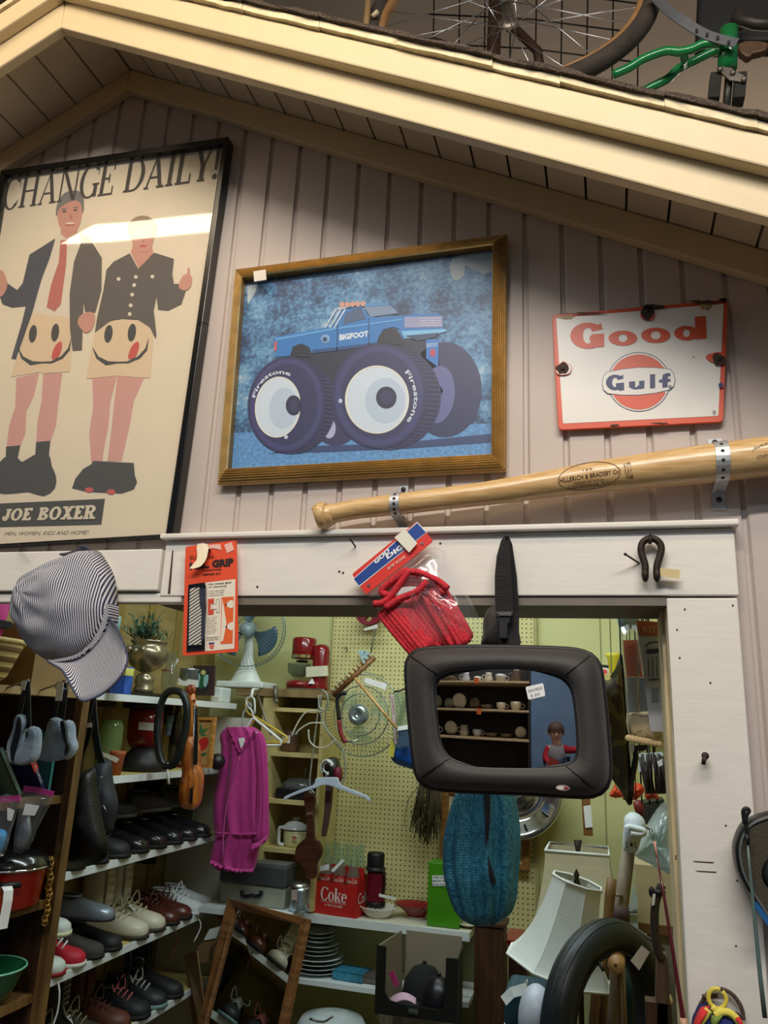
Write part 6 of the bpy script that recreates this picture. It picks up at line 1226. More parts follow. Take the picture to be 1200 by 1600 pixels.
BRS = M((86, 42, 32), .3, var=.2, coat=.4, name='oxblood_leather')
shoe((sx(.22), 2.70, z4), 6, .22, BRS, SOLEB, 'oxblood brown laced shoe right of the cream boots', lace=BRS, group='oxblood laced shoes', dang=.13)
shoe((sx(.22), 2.787, z4), 6, .22, BRS, SOLEB, 'oxblood brown laced shoe beside the white sneakers', lace=BRS, group='oxblood laced shoes')
WSN = M((226, 232, 236), .6, var=.04, name='white_canvas')
shoe((sx(.21), 2.873, z4), 6, .21, WSN, WSN, 'white canvas sneaker with laces next to the oxblood shoes', lace=TAGW, inner=M((150, 156, 160), .8, name='grey_lining'), dang=.1)
shoe((sx(.21), 2.957, z4), 6, .21, WSN, WSN, 'white canvas sneaker at the far end of the shelf', inner=M((150, 156, 160), .8, name='grey_lining'))
z5 = T[4]+.0012
shoe((sx(.24), 2.08, z5), 8, .24, BLKS, SOLEB, 'black boot nearest on the lowest shelf', 'ankle_boot', .09, BLKM)
OLV = M((84, 84, 60), .6, var=.2, name='olive_leather'); shoe((sx(.24), 2.20, z5), 6, .24, OLV, SOLEG, 'olive work boot with metal eyelets on the lowest shelf', 'ankle_boot', .10, M((130, 126, 96), .8, name='khaki_lace'))
shoe((sx(.24), 2.325, z5), 6, .24, M((66, 62, 50), .6, var=.2, name='dark_olive'), SOLEG, 'dark olive boot with a white strap on the lowest shelf', 'ankle_boot', .09, M((150, 146, 120), .8, name='pale_lace'), tagp=-1)
shoe((sx(.24), 2.45, z5), 6, .24, M((96, 54, 40), .5, var=.2, name='red_brown'), SOLEG, 'red brown boot on the lowest shelf', 'ankle_boot', .10, BRS)
shoe((sx(.23), 2.565, z5), 6, .23, BLKM, SOLEB, 'black shoe with pink laces on the lowest shelf', lace=M((200, 110, 110), .7, name='pink_lace'), width=.4)
shoe((sx(.23), 2.67, z5), 6, .23, M((40, 42, 44), .5, name='slate'), M((120, 150, 150), .6, name='teal_sole'), 'slate grey trainer with teal sole on the lowest shelf', lace=M((200, 200, 190), .7, name='pale_lace2'))
shoe((sx(.23), 2.78, z5), 6, .23, BLKM, SOLEB, 'black felt boot at the far end of the lowest shelf', 'ankle_boot', .08)
cdl = thing('looped_twine', 'looped black cord hanging below the fourth shelf', 'cord', at(205, 1560, 2.45)); G().tube([at(a, b, 2.45) for a, b in smoothpx([(203, 1472), (204, 1500), (200, 1520), (186, 1532), (183, 1522), (196, 1510), (212, 1498), (224, 1500), (220, 1512), (204, 1514), (199, 1530), (198, 1546)], 4, False)], .0032, 6).mk('cord_line', BLACK, cdl)
ts = thing('yellow_twine', 'green cord with a yellow tag against the left wall', 'cord', at(128, 1440, 2.2)); G().tube([atx(a, b, -1.735) for a, b in ((152, 1368), (146, 1395), (136, 1420), (126, 1438))], .003, 6).mk('cord_line', M((60, 70, 44), .8, name='green_cord'), ts); G().ell(atx(129, 1428, -1.73), (.006, .012, .012), n=10).mk('tag_knot', M((190, 190, 60), .6, name='yellow_tag'), ts)
pc_ = thing('power_cord', 'black power cord running down the left wall above the shoes', 'cord', atx(214, 1300, -1.735)); G().tube([atx(a, b, -1.736) for a, b in smoothpx([(222, 1222), (215, 1245), (210, 1275), (209, 1300)], 3, False)], .004, 6).mk('cord_line', BLACK, pc_)

# ---- blouse and hangers
cF = cE
hy = 2.88
def hanger(label, pts, hook, Y, mat, group='clothes hangers', r=.005):
    t = thing('clothes_hanger', label, 'hanger', at(pts[0][0], pts[0][1], Y), group); G().tube([at(a, b, Y) for a, b in pts], r, 8, True).mk('frame', mat, t); G().tube([at(a, b, Y) for a, b in smoothpx(hook, 3, False)], r*.8, 8).mk('hook', mat, t); return t
WPL = M((226, 232, 226), .35, name='white_plastic'); YPL = M((216, 184, 70), .35, name='yellow_plastic2')
hanger('white plastic hanger with its right arm showing beside the blouse', cF((1030, 330), (1198, 470), (1195, 495), (1180, 498), (960, 498), (930, 470), (1020, 330)), cF((1028, 330), (1012, 280), (985, 250), (980, 215), (1005, 195), (1030, 215), (1032, 300)), 2.90, WPL)
hanger('yellow plastic hanger behind the white one', cF((1040, 322), (1225, 440), (1235, 460), (1220, 480), (1000, 482), (960, 460)), cF((1040, 322), (1010, 310), (985, 290), (975, 250), (990, 220)), 2.95, YPL)
hanger('clear hanger inside the magenta blouse', cF((955, 380), (1060, 430), (1050, 445), (860, 440), (850, 425)), cF((955, 380), (960, 300), (985, 260), (1000, 230), (1012, 260)), 2.86, M((196, 206, 204), .15, trans=.5, name='clear_plastic'))
rod_ = thing('hanger_arm', 'white wall hook arm carrying the hangers', 'hook', at(*cF((1020, 200))[0], 2.9)); g = G(); g.tube([at(a, b, y) for (a, b), y in zip(cF((1055, 150), (1020, 150), (1010, 200)), (3.03, 2.9, 2.88))], .006, 8); g.mk('arm', WPL, rod_)
MAG = M((182, 46, 130), .75, var=.1, sc=60, bump=.25, bsc=90, sheen=.2, name='magenta_cotton')
bl_ = thing('blouse', 'magenta gathered blouse on a hanger', 'blouse', at(378, 1362, hy)); 
def drape(g, rows, Y, d, fold, nf, n=56, seed=1, sub=5):   # hanging cloth: rows of (y, x left, x right) in pixels
    rw_ = random.Random(seed); ph = [rw_.uniform(0, 6) for _ in range(4)]
    R_ = smoothpx([tuple(map(float, r)) for r in rows], sub, False); rings = []
    for i, (y, xl, xr) in enumerate(R_):
        t = i/(len(R_)-1); a0, b0 = at(xl, y, Y), at(xr, y, Y); c = (a0+b0)/2; h = (b0-a0)/2; hw = h.length; k_ = min(1, hw/.05)
        ring_ = []
        for j in range(n):
            an = 2*pi*j/n; f = fold*(sin(nf*an+ph[0]+1.2*sin(2.2*t+ph[1]))+.6*sin((nf*2-3)*an+ph[2]+2*t))*(.35+.65*min(1, 2*t))
            ring_.append(c+h*cos(an)*(1+f*.5)+V((0, -(d*k_)*sin(an)*(1+f*4), 0)))
        rings.append(ring_)
    return g.skin(rings)
brow = [(1136, 356, 396), (1142, 348, 405), (1152, 344, 411), (1170, 346, 414), (1200, 343, 417), (1240, 335, 418), (1270, 333, 418), (1300, 336, 420), (1306, 337, 413), (1325, 333, 405), (1345, 329, 401), (1358, 340, 397)]
g = G(); drape(g, brow, hy, .045, .034, 8, 96, 3); g.mk('bodice', MAG, bl_)
g = G(); drape(g, [(1145, 396, 410), (1165, 398, 416), (1220, 402, 419), (1280, 400, 420), (1305, 395, 420), (1318, 400, 413)], hy-.035, .02, .035, 9, 40, 5); g.mk('sleeve', MAG, bl_)
def frill(pts, nm, w_=.02, Y=hy-.045):
    P = smoothpx(pts, 6, False)
    def f(u, v):
        k = u*(len(P)-1); i = min(int(k), len(P)-2); a, b = P[i]; c, d = P[i+1]; t = k-i; p = at(a+(c-a)*t, b+(d-b)*t, Y); return p+V((0, -.012*v-.006*sin(60*u)*v, w_*v+.003*sin(75*u)*v))
    G().grid(f, 60, 3).mk(nm, MAG, bl_, solid=.0015)
frill(cF((860, 400), (900, 480), (935, 560), (950, 560), (985, 500), (1040, 430)), 'neck_frill'); frill(cF((1020, 1110), (1060, 1100), (1118, 1050)), 'cuff_frill', -.02); frill(cF((760, 1215), (860, 1255), (960, 1272), (1030, 1268)), 'hem_frill', -.008)
G().tube([at(a, b, hy-.053) for a, b in smoothpx(cF((940, 560), (900, 720), (860, 860), (840, 1000), (830, 1220)), 3, False)], .0025, 6).mk('placket', M((196, 80, 150), .7, name='placket_trim'), bl_); G().tube([at(a, b, hy-.05) for a, b in smoothpx(cF((790, 1045), (860, 1050), (960, 1055), (1040, 1050)), 3, False)], .004, 6).mk('waist_seam', MAG, bl_)
tagpx(cF((930, 455), (965, 450), (975, 480), (945, 520)), hy-.056, bl_, name='collar_label')
# ---- cubby contents
def onb(px, Y, z): return V((at(px, 1200, Y).x, Y, z))
ck = thing('stoneware_crock', 'brown stoneware crock with a pale band in the cubby unit', 'crock', base(454, 1175, 3.14, 1.472)); lz(454, 3.14, [(0, 1176), (13, 1176), (14, 1170), (14, 1152), (13, 1142), (11, 1141), (11, 1146), (0, 1150)], 1.4725).mk('pot_body', M((86, 60, 42), .4, var=.2, name='brown_glaze'), ck); lz(454, 3.14, [(14.3, 1160), (14.3, 1148)], 1.4725+.035).mk('pale_band', M((214, 212, 200), .5, name='pale_label'), ck)
td = thing('covered_tray', 'dark tray with a clear domed lid in the cubby unit', 'tray', base(459, 1251, 3.13, 1.292)); c = V((-1.2215, 3.14, 1.2925)); G().box(c+V((0, 0, .02)), (.165, .12, .04)).mk('tray', M((26, 24, 28), .4, name='black_tray'), td, bevel=.004); g = G(); g.lathe([(.075, 0), (.074, .02), (.05, .035), (0, .04)], c+V((0, 0, .0405)), 24, None, 1, .75); g.mk('dome', glass((210, 220, 215), .6, .05, .12, 'clear_dome'), td); G().lathe([(0, 0), (.004, 0), (.004, .03), (.008, .034), (0, .038)], c+V((.02, 0, .081)), 12).mk('knob', STEEL, td)
te_ = thing('enamel_pot', 'pale yellow enamel pot with white lid in the cubby unit', 'pot', base(454, 1325, 3.13, 1.112)); c = base(454, 1325, 3.14, 1.1125); q = mp(454, 1305, 3.13)
lz(462, 3.14, [(0, 1325), (18, 1325), (20, 1320), (21, 1300), (0, 1299)], 1.1125).mk('body', M((206, 206, 150), .3, coat=.4, name='yellow_enamel'), te_); lz(462, 3.14, [(21.5, 1300), (20, 1295), (12, 1289), (4, 1287), (4, 1285), (7, 1284), (6, 1282), (0, 1281)], 1.1125+.065).mk('lid', M((222, 228, 226), .25, coat=.4, name='white_enamel_lid'), te_)
G().tube([at(a, b, 3.10) for a, b in smoothpx([(446, 1294), (437, 1293), (436, 1305), (436, 1318), (443, 1320)], 3, False)], .007, 8).mk('handle', M((222, 228, 226), .25, name='white_handle'), te_); lay('flower_mark', arcpx(460, 1309, 4, 3), 3.073, P_((190, 110, 90)), te_)
wc = thing('coiled_cable', 'loops of grey and white cable hung at the cubby unit corner', 'cable', at(500, 1240, 3.0)); WIR = M((166, 170, 160), .4, .3, name='grey_cable')
for k, pl_ in enumerate((((502, 1085), (497, 1110), (492, 1150), (486, 1200), (484, 1228), (492, 1240)), ((502, 1085), (500, 1110), (510, 1140), (532, 1165), (540, 1195), (537, 1220), (528, 1235)), ((505, 1112), (480, 1112), (465, 1130), (456, 1150)), ((505, 1130), (485, 1130), (468, 1140), (462, 1148)), ((482, 1140), (484, 1158), (496, 1168), (512, 1166), (524, 1156)), ((498, 1086), (499, 1105), (512, 1108), (511, 1085), (503, 1078)))):
    G().tube([at(a, b, 3.0-.004*k) for a, b in smoothpx(list(pl_), 5, False)], .0032, 6).mk('cable_loop', WIR if k in (0, 1, 5) else M((206, 208, 190), .5, name='white_cable'), wc)
# ---- pegboard things
PG = 3.262
rr_ = thing('ribbon_reel', 'dark red coiled strap hung at the top of the pegboard', 'strap', at(577, 985, 3.2)); REDS = M((128, 22, 44), .6, var=.1, name='dark_red_webbing'); cG = cv(400, 930, 4.0)
for k in range(6): c = at(577, 962, 3.2); r_ = .052-.0068*k; G().torus(c+V((0, -.0, -.003*k)), r_, .0034, Matrix.Rotation(radians(90), 3, 'X'), 40, 6, ry=.022, el=.78).mk('strap_coil', REDS, rr_)
G().plate(cG((668, 210), (755, 182), (760, 205), (680, 222)), 3.15, .006).mk('clip', M((200, 196, 190), .5, name='pale_clip'), rr_); G().tube([at(588, 975, 3.19), at(583, 1000, 3.23), at(580, 1020, 3.24)], .003, 6).mk('hook', M((110, 120, 116), .5, name='hook_grey'), rr_)
pn = thing('paper_note', 'small pale blue note pinned above the fan grille', 'note', at(569, 1036, 3.24)); G().plate(cG((636, 350), (665, 342), (720, 362), (712, 378), (672, 430)), 3.25, .001).mk('sheet', M((170, 206, 214), .7, var=.3, sc=180, name='pale_blue_paper'), pn); G().ell(at(570, 1018, 3.246), (.004, .004, .004), n=8).mk('pin', STEEL, pn)
sp = thing('spring_clip', 'small grey green spring clip pegged on the pegboard', 'clip', at(543, 1015, 3.25)); G().tube([at(a, b, 3.25) for a, b in cG((548, 330), (575, 335), (560, 320), (572, 352))], .003, 6).mk('clip_wire', M((120, 130, 90), .5, name='green_wire'), sp)
fg = thing('fan_grille', 'round clear wire fan grille hung on the pegboard', 'grille', at(567, 1180, 3.2)); gc = at(567, 1117, 3.01); gr_ = mp(567, 1117, 3.01); GW = M((150, 166, 156), .3, .6, name='grille_wire')
X9 = Matrix.Rotation(radians(90), 3, 'X')
def wave_r(r): return -.05*(1-(r/62)**2)
g = G()
for r_ in (62, 44, 31): g.torus(gc+V((0, wave_r(r_), 0)), r_*gr_, .0024, X9, 64, 6)
for k in range(72):
    a = 2*pi*k/72; g.tube([gc+V((r_*gr_*cos(a), wave_r(r_), r_*gr_*sin(a))) for r_ in (17, 31, 44, 62)], .0009, 4)
g.tube([gc+V((0, .0, 61*gr_)), gc+V((0, .0, 66*gr_)), V((gc.x, 3.29, gc.z+66*gr_))], .002, 5); g.mk('wire_rings', GW, fg)
for a0 in (20, 140, 260):
    G().grid(lambda u, v, a0=a0: gc+V(((16+24*v)*gr_*cos(radians(a0+70*(u-.5)*(.5+.5*v))), .0+.012*(u-.5), (16+24*v)*gr_*sin(radians(a0+70*(u-.5)*(.5+.5*v))))), 8, 6).mk('clear_blade', glass((214, 232, 228), .5, .1, .12, 'clear_blade'), fg, recalc=False)
g = G(); g.lathe([(0, .012), (5*gr_, .012), (6*gr_, .0), (9*gr_, -.008), (14*gr_, .0), (16*gr_, .012), (16.5*gr_, .02), (16*gr_, .03), (0, .03)][::-1], gc+V((0, -.075, 0)), 32, Matrix.Rotation(radians(-90), 3, 'X')); g.mk('hub_cap', M((170, 184, 186), .18, .7, name='hub_chrome'), fg); G().plate(cG((680, 512), (820, 555), (808, 592), (676, 545)), 2.935, .002).mk('paper_label', TAGW, fg)
hr = thing('peg_rake', 'brown toothed wooden rack bar tilted over the fan grille', 'rack', at(553, 1088, 3.1)); RK = wood((142, 98, 54), (104, 68, 36), 8, name='rack_wood')
p0, p1 = at(521, 1087, 2.90), at(585, 1027, 2.90); G().tube([p0, p1], .011, 8).mk('bar', RK, hr)
for k in range(11): p = p0.lerp(p1, .05+.09*k); d = (p1-p0).normalized(); n_ = V((-d.z, 0, d.x)); G().tube([p, p+n_*.02+V((0, -.02, 0))], .0035, 6).mk('tooth', RK, hr)
G().tube([at(555, 1060, 2.89), at(620, 1138, 2.835)], .0062, 8).mk('stick', wood((206, 168, 110), (178, 136, 80), 8, name='pale_stick'), hr)
sk = thing('curved_saw', 'curved saw with black and red handle in front of the fan grille', 'saw', at(532, 1160, 3.08)); cH = cv(480, 1050, 5.714)
G().tube([at(a, b, 2.88) for a, b in smoothpx(cH((350, 190), (300, 195), (268, 240), (275, 330), (285, 430)), 3, False)], .008, 8).mk('grip_black', BLACK, sk); G().tube([at(a, b, 2.88) for a, b in smoothpx(cH((285, 430), (295, 520), (320, 590), (342, 630)), 3, False)], .0085, 8).mk('grip_red', M((130, 24, 30), .5, name='red_handle'), sk); G().tube([at(a, b, 2.88) for a, b in cH((342, 625), (400, 620), (460, 605))], .003, 6).mk('blade_wire', STEEL, sk)
# blue bag with clear pouch
bb = thing('blue_pouch', 'blue fabric pouch with yellow strips in a clear bag left of the mirror', 'pouch', at(630, 1200, 3.0)); by_ = 2.985; cI = cv(600, 1060, 5.714)
dome(G(), smoothpx(cI((35, 640), (90, 540), (260, 500), (330, 560), (340, 740), (270, 815), (180, 800), (75, 760), (40, 700)), 3), by_, .08, 6).mk('body', M((14, 86, 180), .55, var=.1, name='blue_nylon'), bb); YS = M((206, 196, 80), .6, name='yellow_strip')
G().strap([at(a, b, by_-.085) for a, b in cI((85, 560), (75, 620), (60, 700))], .022, .002).mk('strip', YS, bb); G().strap([at(a, b, by_-.09) for a, b in cI((200, 180), (160, 310), (135, 420))], .02, .002).mk('strip', YS, bb)
G().plate(cI((45, 130), (85, 130), (240, 110), (260, 480), (240, 610), (130, 620), (90, 600)), by_-.095, .001).mk('clear_sleeve', glass((216, 226, 214), .5, .08, .12, 'sleeve_film'), bb); st = G().plate(cI((55, 145), (85, 148), (120, 580), (100, 585)), by_-.097, .001).mk('print_strip', M((216, 196, 204), .6, name='pale_pink_print'), bb); 
def frs(u, v): a = V((62, 160)).lerp(V((108, 575)), u); return at(*cI((a[0]+22*(v-.0), a[1]))[0], by_-.0985)
txt('UNIVERSAL CYCLE STORES', frs, (0, 1, 0, .8), P_((150, 40, 60)), bb)
G().plate(cI((120, 430), (240, 410), (244, 600), (132, 616)), by_-.12, .02).mk('clear_case', glass((120, 150, 180), .5, .05, .3, 'blue_clear_case'), bb); G().plate(cI((120, 430), (240, 408), (240, 450), (122, 468)), by_-.125, .005).mk('white_flap', TAGW, bb); G().tube([at(a, b, by_-.02) for a, b in cI((90, 118), (140, 112), (195, 90))], .004, 6).mk('cord', BLACK, bb)
# electric tool with white hanger
to = thing('corded_tool', 'black and red corded tool with a long brown bar hung by the white hanger', 'tool', at(512, 1310, 3.1)); ty_ = 2.985
G().pillow([at(a, b, ty_) for a, b in smoothpx(cH((150, 790), (200, 760), (245, 770), (262, 820), (280, 900), (270, 960), (200, 970), (140, 940), (130, 860)), 3)], (0, .05, 0), .1).mk('housing', M((40, 34, 36), .45, name='tool_black'), to); G().pillow([at(a, b, ty_-.01) for a, b in smoothpx(cH((240, 860), (285, 855), (288, 970), (250, 990), (236, 930)), 2)], (0, .04, 0), .1).mk('trigger_guard', M((120, 20, 44), .5, name='tool_red'), to)
G().plate(cH((165, 1000), (222, 1010), (205, 1200), (175, 1380), (155, 1470), (124, 1465), (150, 1250)), ty_+.01, .02).mk('guide_bar', M((82, 62, 58), .6, .3, name='brown_bar'), to); G().tube([at(a, b, ty_-.03) for a, b in smoothpx(cH((140, 900), (135, 840), (160, 800), (200, 800), (225, 840)), 3, False)], .008, 8).mk('cord_loop', WPL, to); G().plate(cH((160, 890), (190, 890), (190, 918), (162, 920)), ty_-.035, .004).mk('price_tag', TAGW, to)
hg = thing('clothes_hanger', 'wide pale grey plastic hanger on the pegboard', 'hanger', at(510, 1250, 3.05)); HG = M((196, 208, 226), .4, name='pale_grey_plastic'); hY = 2.93
G().plate(smoothpx(cH((88, 945), (250, 940), (275, 960), (300, 1010), (420, 1060), (530, 1105), (560, 1145), (545, 1155), (500, 1120), (380, 1080), (270, 1040), (200, 1015), (140, 1010), (60, 1040), (-60, 1080), (-150, 1115), (-205, 1145), (-215, 1135), (-190, 1105), (-60, 1050), (50, 1010), (70, 975)), 2), hY, .012).mk('frame', HG, hg, bevel=.002); G().tube([at(a, b, hY+.006) for a, b in smoothpx(cH((165, 945), (165, 900), (140, 870), (140, 820), (175, 795), (205, 815)), 3, False)], .004, 8).mk('hook', STEEL, hg)
pd_ = thing('wooden_paddle', 'dark wooden paddle board hung at the left of the pegboard', 'paddle', at(482, 1370, 2.98)); cJ = cv(420, 1240, 8.0)
G().plate(smoothpx(cJ((440, 20), (480, -10), (530, -5), (575, 60), (570, 150), (545, 220), (560, 400), (565, 560), (620, 600), (660, 680), (650, 780), (600, 870), (595, 1000), (560, 1060), (470, 1060), (455, 960), (400, 890), (335, 850), (325, 740), (360, 640), (440, 570), (465, 540), (470, 400), (470, 240), (445, 180)), 2), 2.98, .018).mk('board', wood((84, 44, 24), (58, 28, 16), 7, name='dark_paddle_wood'), pd_, bevel=.002); G().plate(cJ((468, 240), (545, 232), (545, 262), (468, 270)), 2.977, .003).mk('inlay', M((120, 92, 80), .5, name='inlay'), pd_); G().tube([at(a, b, 2.985) for a, b in smoothpx(cJ((500, 5), (520, -30), (560, 60), (575, 95)), 3, False)], .002, 6).mk('hanging_cord', M((170, 160, 140), .8, name='pale_cord'), pd_)
br = thing('broom', 'straw broom hung bristles down on the pegboard below the mirror', 'broom', at(668, 1310, 3.15)); rb = random.Random(11); STRAW = M((92, 80, 54), .9, var=.4, sc=60, name='dark_straw')
g = G()
for k in range(150):
    u = rb.uniform(0, 1); v = rb.uniform(-.03, .03); x0 = 656+36*u; ln = rb.uniform(1280, 1325)-30*abs(u-.5); sp_ = rb.uniform(-14, 6)
    g.tube([at(x0, 1215, 3.15+v*.5), at(x0-3+sp_*.3, 1250, 3.15+v), at(x0-6+sp_, ln, 3.15+v*1.3)], .0016, 3)
for pl_ in (((655, 1228), (640, 1245), (633, 1270), (632, 1292)), ((660, 1225), (648, 1250), (645, 1290))): g.tube([at(a, b, 3.12) for a, b in pl_], .0015, 3)
b_ = g.mk('bristles', STRAW, br); b_['kind'] = 'stuff'; G().tube([at(674, 1216, 3.15), at(676, 1120, 3.2)], .012, 10).mk('handle', PINE, br); g = G(); g.lathe([(.03, 0), (.04, .01), (.03, .05), (.014, .07)], at(674, 1222, 3.15), 16); g.mk('binding', STRAW, br)
fr3 = thing('framed_picture', 'wood framed picture hung behind the blue sequin bag', 'picture', at(758, 1362, 3.24)); q4_ = [(690, 1228), (828, 1246), (827, 1362), (688, 1345)]; i4 = [(701, 1240), (817, 1255), (816, 1351), (699, 1335)]
g = G()
for k in range(4): g.plate([q4_[k], q4_[(k+1) % 4], i4[(k+1) % 4], i4[k]], 3.235, .022)
g.mk('frame', wood((150, 104, 52), (116, 76, 34), 8, name='frame_oak'), fr3, bevel=.002); G().plate(i4, 3.25, .006).mk('artwork', M((196, 176, 130), .6, var=.3, sc=20, name='faded_print'), fr3)
hb = thing('hubcap', 'chrome hubcap hung on the pegboard right of the sequin bag', 'hubcap', at(805, 1302, 3.18)); hc_ = at(803, 1232, 3.17); q = mp(803, 1232, 3.2)
g = G(); g.lathe([(74*q, .04), (75*q, .0), (72*q, -.014), (66*q, -.012), (62*q, .0), (52*q, .004), (50*q, .012), (30*q, .014), (26*q, -.014), (14*q, -.024), (0, -.026)], hc_, 48, Matrix.Rotation(radians(-90), 3, 'X')); g.mk('disc', M((214, 218, 222), .12, .95, var=.1, sc=8, name='hub_chrome_disc'), hb)
for k in range(10): a = 2*pi*k/10; G().box(hc_+V((57*q*cos(a), -.006, 57*q*sin(a))), (.022, .012, .008), Matrix.Rotation(-a, 3, 'Y')).mk('slot', BLACK, hb)
# ---- counter shelf things
zc = .8935
tcz = thing('typewriter_case', 'grey hard case with dark lid and black handle left of the silver canister', 'case', base(395, 1412, 3.16, zc)); cK = cv(200, 1340, 4.286)
zk = zc; zc = .9205; x0, x1 = at(343, 1390, 2.94).x, at(444, 1400, 2.94).x; G().bx(x0, x1, 2.945, 3.04, zc, zc+.075).mk('lower_shell', M((150, 152, 136), .6, name='grey_shell'), tcz, bevel=.006); G().bx(x0-.004, x1+.004, 2.937, 3.043, zc+.0755, zc+.145).mk('lid', M((66, 70, 72), .5, var=.1, name='dark_grey_lid'), tcz, bevel=.006); G().bx(x0+.13, x1, 2.945, 3.03, zc+.1455, zc+.152).mk('top_plate', M((120, 122, 120), .4, .3, name='plate_grey'), tcz)
g = G(); g.tube([at(a, b, 2.932) for a, b in smoothpx(cK((765, 220), (765, 255), (800, 262), (830, 255), (860, 262), (890, 250), (890, 220)), 3, False)], .008, 8); g.mk('handle', BLACK, tcz); CZ2 = .9205; zc = zk
cn = thing('canister', 'small silver metal canister left of the red bottle carton', 'canister', base(467, 1418, 2.96, CZ2)); lz(467, 2.96, [(0, 1420), (15, 1420), (16.5, 1414), (14.5, 1407), (15, 1388), (14, 1382), (0, 1381)], CZ2).mk('body', M((178, 194, 204), .25, .8, var=.08, name='aluminium'), cn); lz(467, 2.96, [(15.3, 1384), (14.5, 1380), (12, 1378), (0, 1377)], CZ2+.083).mk('lid', STEEL, cn); G().plate([(456, 1390), (464, 1391), (464, 1407), (456, 1406)], 2.915, .001).mk('label', M((190, 160, 156), .6, name='faded_label'), cn); G().plate([(477, 1390), (484, 1389), (483, 1402), (478, 1406)], 2.93, .006).mk('spout', STEEL, cn)
ctn = thing('bottle_carton', 'red cardboard six bottle carton lettered Coke on the counter shelf', 'carton', base(520, 1425, 3.13, zc)); RC = M((196, 36, 30), .5, var=.04, name='coke_red')
yaw = RZ(-8); cc0 = V((at(516, 1425, 3.07).x+.017, 3.07, zc)); wq = .178; dq = .120; hq = zat(515, 1373, 3.07)-zat(515, 1423, 3.07)
def L3(x, y, zz): return cc0+yaw @ V((x, y, zz))
g = G(); g.box(L3(0, 0, hq/2), (wq, .0016, hq), yaw); g.mk('front_panel', RC, ctn); g = G(); g.box(L3(0, dq, hq/2), (wq, .0016, hq), yaw); g.mk('back_panel', RC, ctn)
for s_ in (-1, 1): g = G(); g.box(L3(s_*wq/2, dq/2, hq/2+.006), (.0016, dq, hq+.012), yaw); g.mk('side_panel', RC, ctn)
g = G(); g.box(L3(0, dq/2, .001), (wq, dq, .002), yaw); g.mk('bottom', RC, ctn); g = G(); g.box(L3(0, dq/2, hq*.75), (wq, .0016, hq*1.5), yaw); g.mk('handle_panel', RC, ctn)
def frc(u, v): return L3(-wq/2+wq*u, -.0014, hq*v)
WHT = P_((236, 232, 224)); word('Coke', frc, (.15, .78, .42, .86), WHT, ctn, T=.17, t=.05, sl=.06, gap=.03); txt('6 TEN OZ SIZE', frc, (.27, .68, .26, .33), WHT, ctn); g = G(); g.flat([frc(*p) for p in ((.15, .385), (.78, .385), (.78, .395), (.15, .395))]); g.mk('rule', WHT, ctn, recalc=False)
def frsd(u, v): return L3(wq/2+.0014, dq*u, hq*v)
txt('Coke', frsd, (.1, .9, .4, .75), WHT, ctn)
BTL = glass((222, 238, 228), .6, .03, .10, 'green_tint_glass')
bp = None; protos = []
posn = [(-.058, .0295), (0, .0295), (.058, .0295), (-.058, .0905), (0, .0905), (.058, .0905)]
nm_ = ('front left', 'front middle', 'front right', 'back left', 'back middle', 'back right')
for k, (bx__, by__) in enumerate(posn):
    p = L3(bx__, by__, .0032)
    if k == 0:
        bt = thing('soda_bottle', 'green glass soda bottle standing %s in the red carton' % nm_[k], 'bottle', p, 'bottles in the red carton')
        G().lathe([(0, .002), (.026, .002), (.028, .01), (.0265, .05), (.0275, .085), (.028, .115), (.026, .135), (.018, .165), (.0125, .195), (.012, .232), (.0135, .234), (.0135, .242), (.011, .242)], p, 20).mk('glass_body', BTL, bt); G().lathe([(.0283, .108), (.0285, .135)], p, 20).mk('label', RC, bt)
        def frb(u, v): a = radians(-138+96*u); return p+V((.0292*cos(a), .0292*sin(a), .114+.016*v))
        txt('Coca-Cola', frb, (0, 1, 0, 1), WHT, bt); bt0 = bt
    else:
        c = bt0.copy(); COL.objects.link(c); c.location = p; c['label'] = 'green glass soda bottle standing %s in the red carton' % nm_[k]; ORG[c.name] = p
        for ch_ in list(bt0.children): d = ch_.copy(); COL.objects.link(d); d.parent = c
G().plate([(517, 1360), (535, 1342), (538, 1345), (521, 1363)], 3.04, .001).mk('price_tag', TAGW, ctn); G().plate([(500, 1353), (514, 1350), (514, 1359), (500, 1361)], 3.05, .001).mk('price_tag', TAGW, ctn)
cL = cv(400, 1200, 4.0)
dsh = thing('pie_dish', 'cream fluted pie dish under the red flask', 'dish', base(581, 1428, 3.13, zc)); c = V((at(586, 1428, 3.13).x+.010, 3.135, zc)); g = G()
def dsf(u, v):
    a = 2*pi*u; r_ = .042+.032*v; f = 1+.03*sin(22*a)*v; return c+V((r_*f*cos(a), r_*f*sin(a)*.9, .002+.034*v+.002*sin(22*a)*v))
g.grid(dsf, 132, 4); g.mk('fluted_side', M((224, 218, 206), .4, name='cream_ceramic'), dsh, solid=.003); g = G(); g.lathe([(0, .0), (.043, .0), (.043, .004), (0, .004)], c, 32, None, 1, .9); g.mk('dish_bottom', M((224, 218, 206), .4, name='cream_ceramic'), dsh)
th = thing('vacuum_flask', 'red vacuum flask with black cup standing in the cream dish', 'flask', (c.x, c.y, zc+.005)); zf = zc+.0045
q = mp(583, 1380, 3.13); MR = M((112, 18, 40), .35, var=.08, name='maroon_enamel')
